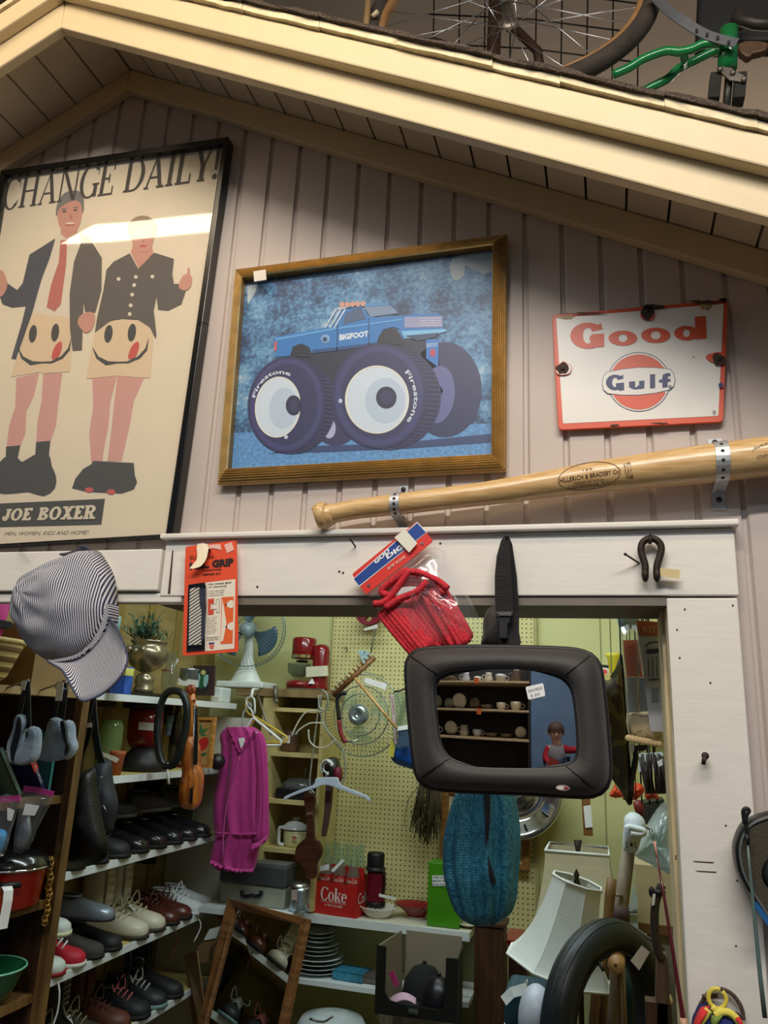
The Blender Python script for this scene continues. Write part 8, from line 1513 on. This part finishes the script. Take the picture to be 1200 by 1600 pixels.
rh = thing('scrub_brush', 'dark red brush handle hanging below the orange flowers', 'brush', at(1000, 1275, 2.4)); G().tube([at(a, b, 2.42) for a, b in cP((310, 750), (330, 800), (345, 880))], [.010, .014, .010], 10).mk('grip', M((130, 40, 36), .5, name='brick_red'), rh); G().tube([at(*cP((310, 750))[0], 2.42), V((at(*cP((310, 750))[0], 2.42).x, 2.44, 2.6))], .0015, 5).mk('cord', WIRE, rh)
tw = thing('twig_bundle', 'bundle of dark sticks with a white tag beside the casing', 'sticks', at(1020, 1245, 2.3)); rt = random.Random(2); g = G()
for k in range(26): a = rt.uniform(1004, 1040); g.tube([at(a+rt.uniform(-6, 6), rt.uniform(1176, 1192), 2.3+rt.uniform(-.03, .03)), at(a+6, 1240, 2.3+rt.uniform(-.03, .03))], .004, 5)
s_ = g.mk('sticks', M((44, 30, 28), .6, var=.3, name='dark_twig'), tw); s_['kind'] = 'stuff'; tagpx(cP((495, 400), (540, 375), (545, 430), (510, 448)), 2.24, tw); G().tube([at(1022, 1200, 2.3), V((at(1022, 1200, 2.3).x, 2.3, 2.6))], .002, 5).mk('cord', WIRE, tw)
pp_ = thing('white_packet', 'white packet hanging behind the dark sticks', 'packet', at(1020, 1210, 2.45)); G().plate(cP((335, 330), (545, 315), (545, 480), (330, 490)), 2.45, .02).mk('packet_body', M((200, 214, 218), .5, name='white_packet'), pp_); G().tube([at(1015, 1178, 2.46), V((at(1015, 1178, 2.46).x, 2.46, 2.6))], .002, 5).mk('cord', WIRE, pp_)
# bags on the casing's inner side
cQ = cv(880, 930, 3.75); BB = 1.37
hb1 = thing('yarn_bag', 'clear hanging bag with an orange label and cream knitting inside', 'bag', at(1000, 1165, BB)); dome(G(), smoothpx(cQ((338, 190), (440, 180), (560, 200), (590, 400), (590, 870), (480, 862), (395, 845), (370, 700), (355, 450)), 2), BB, .02, 4, lambda u, s: .003*sin(50*u)*(1-s)).mk('bag_film', BAGPLASTIC, hb1)
dome(G(), smoothpx(cQ((372, 690), (450, 680), (590, 700), (590, 875), (540, 868), (480, 855), (400, 838), (378, 800)), 2), BB+.012, .018, 4, lambda u, s: .002*sin(70*u)).mk('knitting', M((222, 196, 146), .9, var=.15, sc=60, bump=1., bsc=160, name='cream_wool'), hb1); G().plate(cQ((345, 264), (440, 262), (468, 480), (362, 478)), BB+.004, .001).mk('orange_label', M((232, 96, 50), .5, var=.06, name='orange_print'), hb1); G().plate(cQ((362, 480), (468, 482), (500, 680), (372, 690)), BB+.005, .001).mk('grey_card', M((166, 170, 168), .6, name='grey_card3'), hb1); G().tube([at(985, 980, BB), V((at(985, 980, BB).x, BB-.02, 2.0)), V((at(985, 980, BB).x, 1.31, 2.0))], .002, 5).mk('hook', STEEL, hb1)
g = G()
for k in range(9): g.ell(at(*cQ((385+22*k, 838+4*k))[0], BB-.004), (.0065, .006, .006), n=8)
g.mk('knit_edge', M((228, 200, 150), .9, name='cream_wool2'), hb1)
hb2 = thing('pattern_packet', 'printed grey paper packet with an orange header beside the casing', 'packet', at(1017, 1145, BB-.03)); G().plate(cQ((425, 145), (600, 160), (600, 800), (512, 798), (440, 240)), BB-.025, .002).mk('sheet', M((190, 190, 196), .6, var=.05, name='grey_sheet'), hb2); pk2 = G().plate(cQ((430, 150), (600, 158), (600, 240), (448, 236)), BB-.027, .001).mk('header', M((176, 96, 60), .5, name='orange_header'), hb2)
def pq(pts): return lay('printed_drawing', cQ(*pts), BB-.0285, P_((70, 74, 88)), hb2)
for pts in (((480, 300), (500, 275), (560, 268), (560, 276), (505, 283), (488, 305)), ((485, 318), (560, 312), (560, 340), (490, 345)), ((495, 365), (500, 480), (506, 480), (501, 365)), ((520, 360), (524, 480), (530, 480), (526, 360)), ((545, 358), (548, 480), (553, 480), (550, 358)), ((500, 490), (560, 488), (560, 498), (502, 500))): pq(pts)
for k in range(7): pq(((515, 545+13*k), (560, 545+13*k), (560, 549+13*k), (515, 549+13*k)))
txt('KIT', quad(*cQ((470, 218), (545, 222), (545, 185), (468, 182)), BB-.0282), (0, 1, 0, 1), P_((206, 180, 160)), hb2); G().tube([at(1010, 972, BB-.02), V((at(1010, 972, BB-.02).x, BB-.03, 2.0)), V((at(1010, 972, BB-.02).x, 1.31, 2.0))], .002, 5).mk('hook', STEEL, hb2)
bgb = thing('blue_bag', 'pale blue plastic bag hanging behind the orange labelled packets', 'bag', at(990, 1000, 1.6)); dome(G(), smoothpx(cQ((325, 90), (440, 85), (440, 180), (400, 190), (340, 190), (318, 150)), 2), 1.58, .03, 4).mk('film', M((146, 178, 200), .4, var=.1, name='pale_blue_film'), bgb); G().tube([at(980, 960, 1.6), V((at(980, 960, 1.6).x, 1.6, 2.6))], .002, 5).mk('cord', WIRE, bgb)
CAMO = bpy.data.materials.new('camouflage_cloth'); CAMO.use_nodes = True; nt = CAMO.node_tree; L = nt.links.new; tc = nt.nodes.new('ShaderNodeTexCoord'); nn = nt.nodes.new('ShaderNodeTexNoise'); nn.inputs['Scale'].default_value = 16; nn.inputs['Detail'].default_value = 1; L(tc.outputs['Object'], nn.inputs[0]); rp = nt.nodes.new('ShaderNodeValToRGB'); rp.color_ramp.interpolation = 'CONSTANT'
rp.color_ramp.elements[0].color = lin((58, 54, 36))+(1,); rp.color_ramp.elements[1].position = .58; rp.color_ramp.elements[1].color = lin((120, 104, 64))+(1,)
for p, c in ((.42, (92, 88, 48)), (.5, (70, 62, 40))): e = rp.color_ramp.elements.new(p); e.color = lin(c)+(1,)
L(nn.outputs['Fac'], rp.inputs[0]); L(rp.outputs[0], nt.nodes['Principled BSDF'].inputs['Base Color']); nt.nodes['Principled BSDF'].inputs['Roughness'].default_value = .9
cmo = thing('camouflage_case', 'camouflage cloth case hanging point down right of the padded mirror', 'case', at(985, 1260, 1.5)); dome(G(), smoothpx(cQ((200, 540), (245, 505), (285, 480), (310, 410), (338, 350), (352, 480), (366, 650), (378, 850), (388, 1060), (402, 1170), (400, 1228), (380, 1232), (340, 1160), (275, 1065), (200, 1000)), 2), 1.5, .035, 6).mk('case_body', CAMO, cmo)
G().tube([at(a, b, 1.49) for a, b in smoothpx(cQ((338, 350), (352, 480), (378, 850), (395, 1150), (395, 1225)), 2, False)], .003, 6).mk('edge_binding', BLKCLOTH, cmo); G().plate(cQ((272, 480), (335, 385), (345, 420), (335, 450), (300, 490)), 1.47, .003).mk('grey_panel', M((120, 132, 128), .6, name='grey_panel'), cmo); G().tube([at(a, b, 1.48) for a, b in smoothpx(cQ((420, 880), (425, 950), (412, 1030), (400, 1090), (396, 1180)), 2, False)], .005, 8).mk('strap', BLACK, cmo); G().plate(smoothpx(cQ((425, 880), (490, 878), (495, 895), (465, 915), (435, 905)), 2), 1.47, .006).mk('toggle', BLACK, cmo); G().tube([at(970, 1023, 1.5), V((at(970, 1023, 1.5).x, 1.5, 2.6))], .0015, 5).mk('cord', M((60, 110, 130), .7, name='blue_cord'), cmo); lay('label', cQ((383, 870), (415, 868), (415, 920), (388, 925)), 1.455, P_((190, 190, 180)), cmo)
yc = thing('yellow_cup', 'yellow plastic cup standing behind the camouflage case', 'cup', at(958, 1055, 2.9)); lz(959, 2.9, [(0, 1056), (6, 1056), (9, 1028), (11, 1026), (11, 1021), (8, 1021), (5, 1050), (0, 1052)]).mk('cup_body', M((214, 206, 60), .4, name='yellow_plastic3'), yc); pz = zat(959, 1056, 2.9)
bkt = tag(G().bx(at(935, 1060, 2.9).x, at(935, 1060, 2.9).x+.4, 2.8, 3.28, pz-.022, pz-.001).mk('wall_shelf', TAN), 'tan shelf on the back wall holding the yellow cup', 'shelf')
pf2 = thing('framed_picture', 'small black framed picture beside the yellow cup', 'picture', at(948, 1066, 2.95)); G().plate([(936, 1038), (956, 1040), (956, 1054), (936, 1054)], 2.95, .012).mk('frame', BLACK, pf2); G().plate([(940, 1043), (952, 1044), (952, 1054), (940, 1054)], 2.947, .002).mk('print', M((220, 214, 206), .6, name='pale_print'), pf2); lay('red_mark', arcpx(945, 1050, 4, 4), 2.9465, P_((206, 70, 70)), pf2)
# suitcase and helmet at the bottom
su = thing('suitcase', 'small teal suitcase with white piping under the bell shade', 'suitcase', base(815, 1600, 2.3, ZB)); sx0, sx1 = at(787, 1580, 2.22).x, at(866, 1580, 2.22).x; stz = zat(820, 1535, 2.3); TEAL = M((30, 70, 84), .5, var=.1, bump=.3, bsc=200, name='teal_vinyl')
G().bx(sx0, sx1, 2.22, 2.37, ZB+.001, stz-.09).mk('lower_shell', TEAL, su, bevel=.012); G().bx(sx0, sx1, 2.22, 2.37, stz-.086, stz).mk('lid', TEAL, su, bevel=.012); G().tube([V((sx0-.001, 2.37, stz-.088)), V((sx0-.001, 2.219, stz-.088)), V((sx1, 2.219, stz-.088))], .003, 6).mk('piping', TAGW, su); G().tube([at(820, 1542, 2.215), at(822, 1530, 2.215), at(823, 1556, 2.21)], .004, 8).mk('clasp', CHROME, su); G().strap([at(a, b, 2.2) for a, b in cO((100, 1290), (150, 1240), (240, 1215))], .024, .001, (0, .3, 1)).mk('paper_tag', TAGW, su); G().plate(cO((245, 1330), (270, 1320), (300, 1330), (300, 1500), (242, 1500)), 2.2, .001).mk('paper_tag', TAGW, su)
he = thing('white_helmet', 'smooth white domed cover with a blue lower edge beside the tire', 'helmet', base(858, 1600, 2.05, ZB)); c = V((at(838, 1590, 1.78).x, 1.78, zat(838, 1592, 1.78))); g = G(); g.ell(c, (.036, .05, .062), n=24); g.mk('dome_shell', M((196, 206, 220), .4, name='cool_white_plastic'), he); g = G(); g.lathe([(.036, -.03), (.039, -.01), (.037, 0)], c+V((0, 0, -.03)), 24, None, 1, 1.3); g.mk('blue_edge', M((26, 40, 130), .4, name='royal_blue'), he); g = G(); g.lathe([(.032, ZB+.002-c.z), (.034, -.05)], c, 20); g.mk('lower_body', M((26, 40, 130), .4, name='royal_blue'), he)
wsk = thing('wicker_hamper', 'dark wicker hamper with a pale rim behind the tire', 'hamper', base(1000, 1600, 2.4, ZB)); c = V((at(990, 1570, 2.39).x, 2.39, ZB+.001)); hz = zat(990, 1555, 2.39)-ZB
G().lathe([(0, 0), (.07, 0), (.085, hz*.5), (.09, hz)], c, 28).mk('hamper_body', M((56, 42, 28), .8, var=.4, sc=60, bump=.8, name='dark_wicker'), wsk); g = G(); g.torus(c+V((0, 0, hz)), .09, .009, n=36, m=8); g.mk('rim', M((196, 176, 128), .7, var=.2, name='pale_rim'), wsk); tagpx([(985, 1575), (1018, 1575), (1016, 1595), (986, 1594)], 2.28, wsk, M((170, 168, 158), .7, name='card_sign'), 'card')
# ================================================================== BEHIND THE VIEWER (seen in the padded mirror)
Cm = mc+V((0, RM-.0095, 0))
def refl(px, py, yb):
    d = ray(px, py).normalized(); o = V((0, 0, CZ)); oc = o-Cm; b = oc.dot(d); t = -b-(b*b-(oc.dot(oc)-RM**2))**.5; p = o+d*t; n_ = (p-Cm)/RM; r_ = d-n_*2*d.dot(n_); return p+r_*((yb-p.y)/r_.y)
YR = -1.15
struct('wall_aisle', G().bx(-3.2, 3.2, -2.65, -2.6, 0, 4.3), M((150, 172, 196), .7, var=.06, sc=3, name='blue_grey_wall'))
sr = thing('crockery_shelves', 'shelf rack of crockery across the aisle seen in the padded mirror', 'shelf rack', (-.7, YR-.15, 0)); RKW = M((206, 180, 140), .6, name='pale_shelf_edge'); DKB = M((44, 36, 30), .8, name='dark_rack_back')
rz = [refl(*cm((a, b))[0], YR).z for a, b in ((480, 262), (470, 402), (480, 545))]; xl_, xr_ = refl(*cm((250, 375))[0], YR).x-.3, refl(*cm((715, 420))[0], YR).x
for z in rz+[rz[2]-.5]: G().bx(xl_, xr_, YR-.32, YR, z-.02, z).mk('shelf_board', RKW, sr)
G().bx(xl_, xr_, YR-.34, YR-.32, 0, rz[0]+.25).mk('back_panel', DKB, sr)
for x in (xl_, xr_): G().bx(x-.012, x+.012, YR-.33, YR-.005, 0, rz[0]+.22).mk('upright', DKB, sr)
rk2 = random.Random(21)
kinds = [('plate', 'plate'), ('cup', 'cup'), ('bowl', 'bowl'), ('jug', 'jug')]
cols = [((206, 196, 172), 'cream'), ((176, 168, 150), 'stone grey'), ((120, 128, 110), 'sage green'), ((96, 78, 60), 'brown'), ((190, 190, 186), 'white')]
rows_ = ('upper', 'middle', 'lower')
for si_, z in enumerate(rz):
    x = xl_+.25; k = 0
    while x < xr_-.08:
        kd = rk2.choice(kinds); cl_, cn_ = rk2.choice(cols); r_ = rk2.uniform(.05, .082); m = M(cl_, .3, var=.08, coat=.3, name='glazed_'+cn_.split()[0]); k += 1
        o = thing(kd[0], '%s %s, %s from the left on the %s crockery shelf in the mirror' % (cn_, kd[1], ('first', 'second', 'third', 'fourth', 'fifth', 'sixth', 'seventh', 'eighth', 'ninth', 'tenth', 'eleventh', 'twelfth', 'thirteenth', 'fourteenth')[min(k, 14)-1], rows_[si_]), kd[1], (x, YR-.13, z), 'crockery seen in the mirror'); c = V((x, YR-.13, z+.001))
        if kd[0] == 'plate': G().lathe([(0, 0), (r_*.8, .003), (r_*1.15, .014), (r_*1.15, .018), (0, .006)], c+V((0, 0, r_*1.1)), 20, Matrix.Rotation(radians(78), 3, 'X')).mk('plate_disc', m, o); G().box(c+V((0, .0, .006)), (r_, .05, .012)).mk('stand', DKB, o)
        elif kd[0] == 'cup': G().lathe([(0, 0), (r_*.5, 0), (r_*.8, r_*.6), (r_*.85, r_*1.2), (r_*.75, r_*1.2), (0, r_*.3)], c, 18).mk('cup_bowl', m, o); G().torus(c+V((r_*.95, 0, r_*.65)), r_*.3, .005, Matrix.Rotation(radians(90), 3, 'X'), 14, 6).mk('handle', m, o)
        elif kd[0] == 'bowl': G().lathe([(0, 0), (r_*.5, 0), (r_*1.1, r_*.6), (r_*1.15, r_*.7), (r_*1.0, r_*.6), (0, r_*.15)], c, 20).mk('bowl_body', m, o); G().lathe([(r_*.55, -.0), (r_*.5, .006)], c, 16).mk('foot_ring', m, o)
        else: G().lathe([(0, 0), (r_*.7, 0), (r_*.95, r_*.7), (r_*.6, r_*1.6), (r_*.7, r_*1.9), (r_*.6, r_*1.9), (0, r_*.2)], c, 18).mk('jug_body', m, o); G().torus(c+V((-r_*.95, 0, r_*1.05)), r_*.45, .006, Matrix.Rotation(radians(90), 3, 'X'), 14, 6).mk('handle', m, o)
        x += r_*2.3+.012
for k_, (a, b) in enumerate(((455, 262), (467, 415))):
    p = refl(*cm((a, b))[0], YR+.004); o = tag(G().box(p, (.05, .001, .06)).mk('price_ticket', M((226, 104, 44), .6, name='orange_ticket')), ('orange price ticket on the upper crockery shelf edge', 'orange price ticket on the middle crockery shelf edge')[k_], 'ticket')
# child sitting on a dark cabinet, seen in the mirror
YCh = -1.30;  hd = refl(*cm((848, 520))[0], YCh); chin = refl(*cm((848, 562))[0], YCh).z
cbn = thing('dark_cabinet', 'dark low cabinet the child sits on, seen in the mirror', 'cabinet', (hd.x+.05, YCh-.1, 0)); sz = hd.z-.40; G().bx(max(hd.x-.35, xr_+.02), hd.x+.45, YCh-.30, YCh+.10, 0, sz-.055).mk('body', M((36, 30, 28), .5, name='dark_cabinet_wood'), cbn); G().bx(max(hd.x-.36, xr_+.015), hd.x+.46, YCh-.31, YCh+.11, sz-.0545, sz-.045).mk('cabinet_top', DKWOOD, cbn)
ps_ = thing('person', 'small child with brown hair in a grey and red sweater, seen in the mirror', 'person', (hd.x, YCh, sz))
SKN = M((222, 170, 142), .55, var=.03, name='child_skin'); GRY = M((128, 122, 122), .9, var=.06, name='grey_knit'); RDK = M((168, 26, 40), .9, name='red_knit'); HRB = M((84, 58, 40), .7, var=.3, sc=80, stretch=(4, 4, 1), name='brown_hair'); JN = M((48, 54, 78), .9, name='denim')
def skinmesh(nm, verts, edges, rad, mat, parent, lv=2):
    me = bpy.data.meshes.new(nm); org = ORG[parent.name]; me.from_pydata([tuple(V(v)-org) for v in verts], edges, []); o = bpy.data.objects.new(nm, me); COL.objects.link(o); o.parent = parent; ORG[o.name] = org
    md = o.modifiers.new('skin', 'SKIN'); me.skin_vertices or None
    for v, r_ in zip(me.skin_vertices[0].data, rad): v.radius = (r_, r_) if not isinstance(r_, tuple) else r_
    me.skin_vertices[0].data[0].use_root = True
    s_ = o.modifiers.new('sub', 'SUBSURF'); s_.levels = lv; s_.render_levels = lv; me.materials.append(mat); o.modifiers['skin'].use_smooth_shade = True; return o
X0, Y0_, Z0 = hd.x, YCh, hd.z
shz = Z0-.145
body_v = [(X0, Y0_, sz+.07), (X0, Y0_, sz+.15), (X0, Y0_+.01, shz-.03), (X0, Y0_+.01, shz+.02), (X0, Y0_+.012, Z0-.08), (X0, Y0_+.015, Z0-.02), (X0, Y0_+.012, Z0+.05),
          (X0-.085, Y0_, shz-.02), (X0-.115, Y0_+.05, shz-.12), (X0-.05, Y0_+.15, shz-.17), (X0-.03, Y0_+.175, shz-.172),
          (X0+.085, Y0_, shz-.02), (X0+.145, Y0_+.01, shz-.03), (X0+.235, Y0_+.02, shz-.01), (X0+.26, Y0_+.02, shz-.005),
          (X0-.06, Y0_+.03, sz+.06), (X0-.08, Y0_+.16, sz+.06), (X0-.08, Y0_+.18, sz-.10), (X0-.08, Y0_+.22, sz-.13),
          (X0+.06, Y0_+.03, sz+.06), (X0+.08, Y0_+.16, sz+.06), (X0+.08, Y0_+.18, sz-.10), (X0+.08, Y0_+.22, sz-.13)]
body_e = [(0, 1), (1, 2), (2, 3), (3, 4), (4, 5), (5, 6), (2, 7), (7, 8), (8, 9), (9, 10), (2, 11), (11, 12), (12, 13), (13, 14), (0, 15), (15, 16), (16, 17), (17, 18), (0, 19), (19, 20), (20, 21), (21, 22)]
body_r = [.07, .07, .05, .036, .045, .078, .062, .04, .03, .022, .018, .04, .03, .022, .018, .06, .048, .034, .028, .06, .048, .034, .028]
bodyo = skinmesh('body', body_v, body_e, body_r, SKN, ps_)
skinmesh('sweater', [(X0, Y0_, sz+.05), (X0, Y0_, sz+.15), (X0, Y0_+.01, shz-.03), (X0, Y0_+.01, shz+.018), (X0-.06, Y0_+.005, shz-.005), (X0+.06, Y0_+.005, shz-.005)], [(0, 1), (1, 2), (2, 3), (2, 4), (2, 5)], [.118, .118, .112, .066, .06, .06], GRY, ps_)
skinmesh('sleeve', [(X0-.06, Y0_, shz-.015), (X0-.085, Y0_, shz-.03), (X0-.115, Y0_+.05, shz-.12), (X0-.06, Y0_+.135, shz-.168)], [(0, 1), (1, 2), (2, 3)], [.05, .05, .04, .032], RDK, ps_); skinmesh('sleeve', [(X0+.06, Y0_, shz-.015), (X0+.085, Y0_, shz-.02), (X0+.145, Y0_+.01, shz-.03), (X0+.225, Y0_+.02, shz-.012)], [(0, 1), (1, 2), (2, 3)], [.05, .05, .04, .032], RDK, ps_)
skinmesh('trousers', [(X0, Y0_, sz+.075), (X0-.06, Y0_+.03, sz+.065), (X0-.08, Y0_+.16, sz+.065), (X0-.08, Y0_+.18, sz-.09), (X0+.06, Y0_+.03, sz+.065), (X0+.08, Y0_+.16, sz+.065), (X0+.08, Y0_+.18, sz-.09)], [(0, 1), (1, 2), (2, 3), (0, 4), (4, 5), (5, 6)], [.1, .07, .056, .044, .07, .056, .044], JN, ps_)
for s_ in (-1, 1):
    p = V((X0-.03, Y0_+.175, shz-.172)) if s_ < 0 else V((X0+.262, Y0_+.02, shz-.005)); dr = V((.4, 1, -.1)).normalized() if s_ < 0 else V((1, .2, .1)).normalized(); sd = V((dr.y, -dr.x, 0)); up_ = V((0, 0, 1))
    vs = [p-dr*.008, p+dr*.018]; ed = [(0, 1)]; rd2_ = [.014, (.019, .011)]
    for f in range(4):
        o_ = sd*(.0135-.009*f); b0 = len(vs); ln = (.026, .031, .03, .023)[f]; vs += [p+dr*.032+o_, p+dr*(.032+ln*.5)+o_-up_*.005, p+dr*(.032+ln*.85)+o_-up_*.015]; ed += [(1, b0), (b0, b0+1), (b0+1, b0+2)]; rd2_ += [.0058, .0052, .0045]
    b0 = len(vs); vs += [p+dr*.012+sd*.02, p+dr*.03+sd*.028-up_*.006]; ed += [(0, b0), (b0, b0+1)]; rd2_ += [.0065, .0052]
    skinmesh('hand', vs, ed, rd2_, SKN, ps_, 1)
fc_ = V((X0, Y0_+.088, Z0))
g = G()
for s_ in (-1, 1): g.ell(fc_+V((s_*.027, -.002, .0)), (.011, .005, .008), n=12)
g.mk('eye', M((40, 30, 26), .3, name='dark_eye'), ps_); G().ell(fc_+V((0, .006, -.022)), (.010, .012, .012), n=12).mk('nose', SKN, ps_); G().ell(fc_+V((0, -.006, -.046)), (.018, .006, .005), n=12).mk('mouth', M((180, 90, 86), .5, name='lip'), ps_)
g = G()
for s_ in (-1, 1): g.ell(V((X0+s_*.079, Y0_+.01, Z0-.005)), (.010, .018, .024), n=12)
g.mk('ear', SKN, ps_)
g = G(); g.add(*[(lambda vv, ff: (vv, ff))(*((lambda n_: ([V((X0+.088*cos(t)*cos(a), Y0_+.0+.092*cos(t)*sin(a), Z0+.03+.085*sin(t)-(.055 if sin(a) < .3 else 0)*max(0, .5-sin(t)))) for t in [radians(-10+100*i/8) for i in range(9)] for a in [2*pi*k/n_ for k in range(n_)]], [(i*n_+k, i*n_+(k+1) % n_, (i+1)*n_+(k+1) % n_, (i+1)*n_+k) for i in range(8) for k in range(n_)]))(28)))][0], True); g.mk('hair', HRB, ps_)
bkk = thing('picture_book', 'small open book the child holds, seen in the mirror', 'book', (X0-.02, Y0_+.2, shz-.2)); G().box(V((X0-.055, Y0_+.215, shz-.15)), (.09, .008, .11), Matrix.Rotation(radians(25), 3, 'Y')).mk('pages', TAGW, bkk); G().box(V((X0-.055, Y0_+.221, shz-.15)), (.094, .003, .114), Matrix.Rotation(radians(25), 3, 'Y')).mk('cover', M((170, 60, 50), .5, name='red_cover'), bkk)
lbb = tag(G().bx(X0-.9, X0-.45, YR+.02, YR+.3, 0, sz-.05).mk('brown_trunk', M((74, 54, 40), .6, name='trunk_brown')), 'dark brown trunk beside the cabinet seen in the mirror', 'trunk')
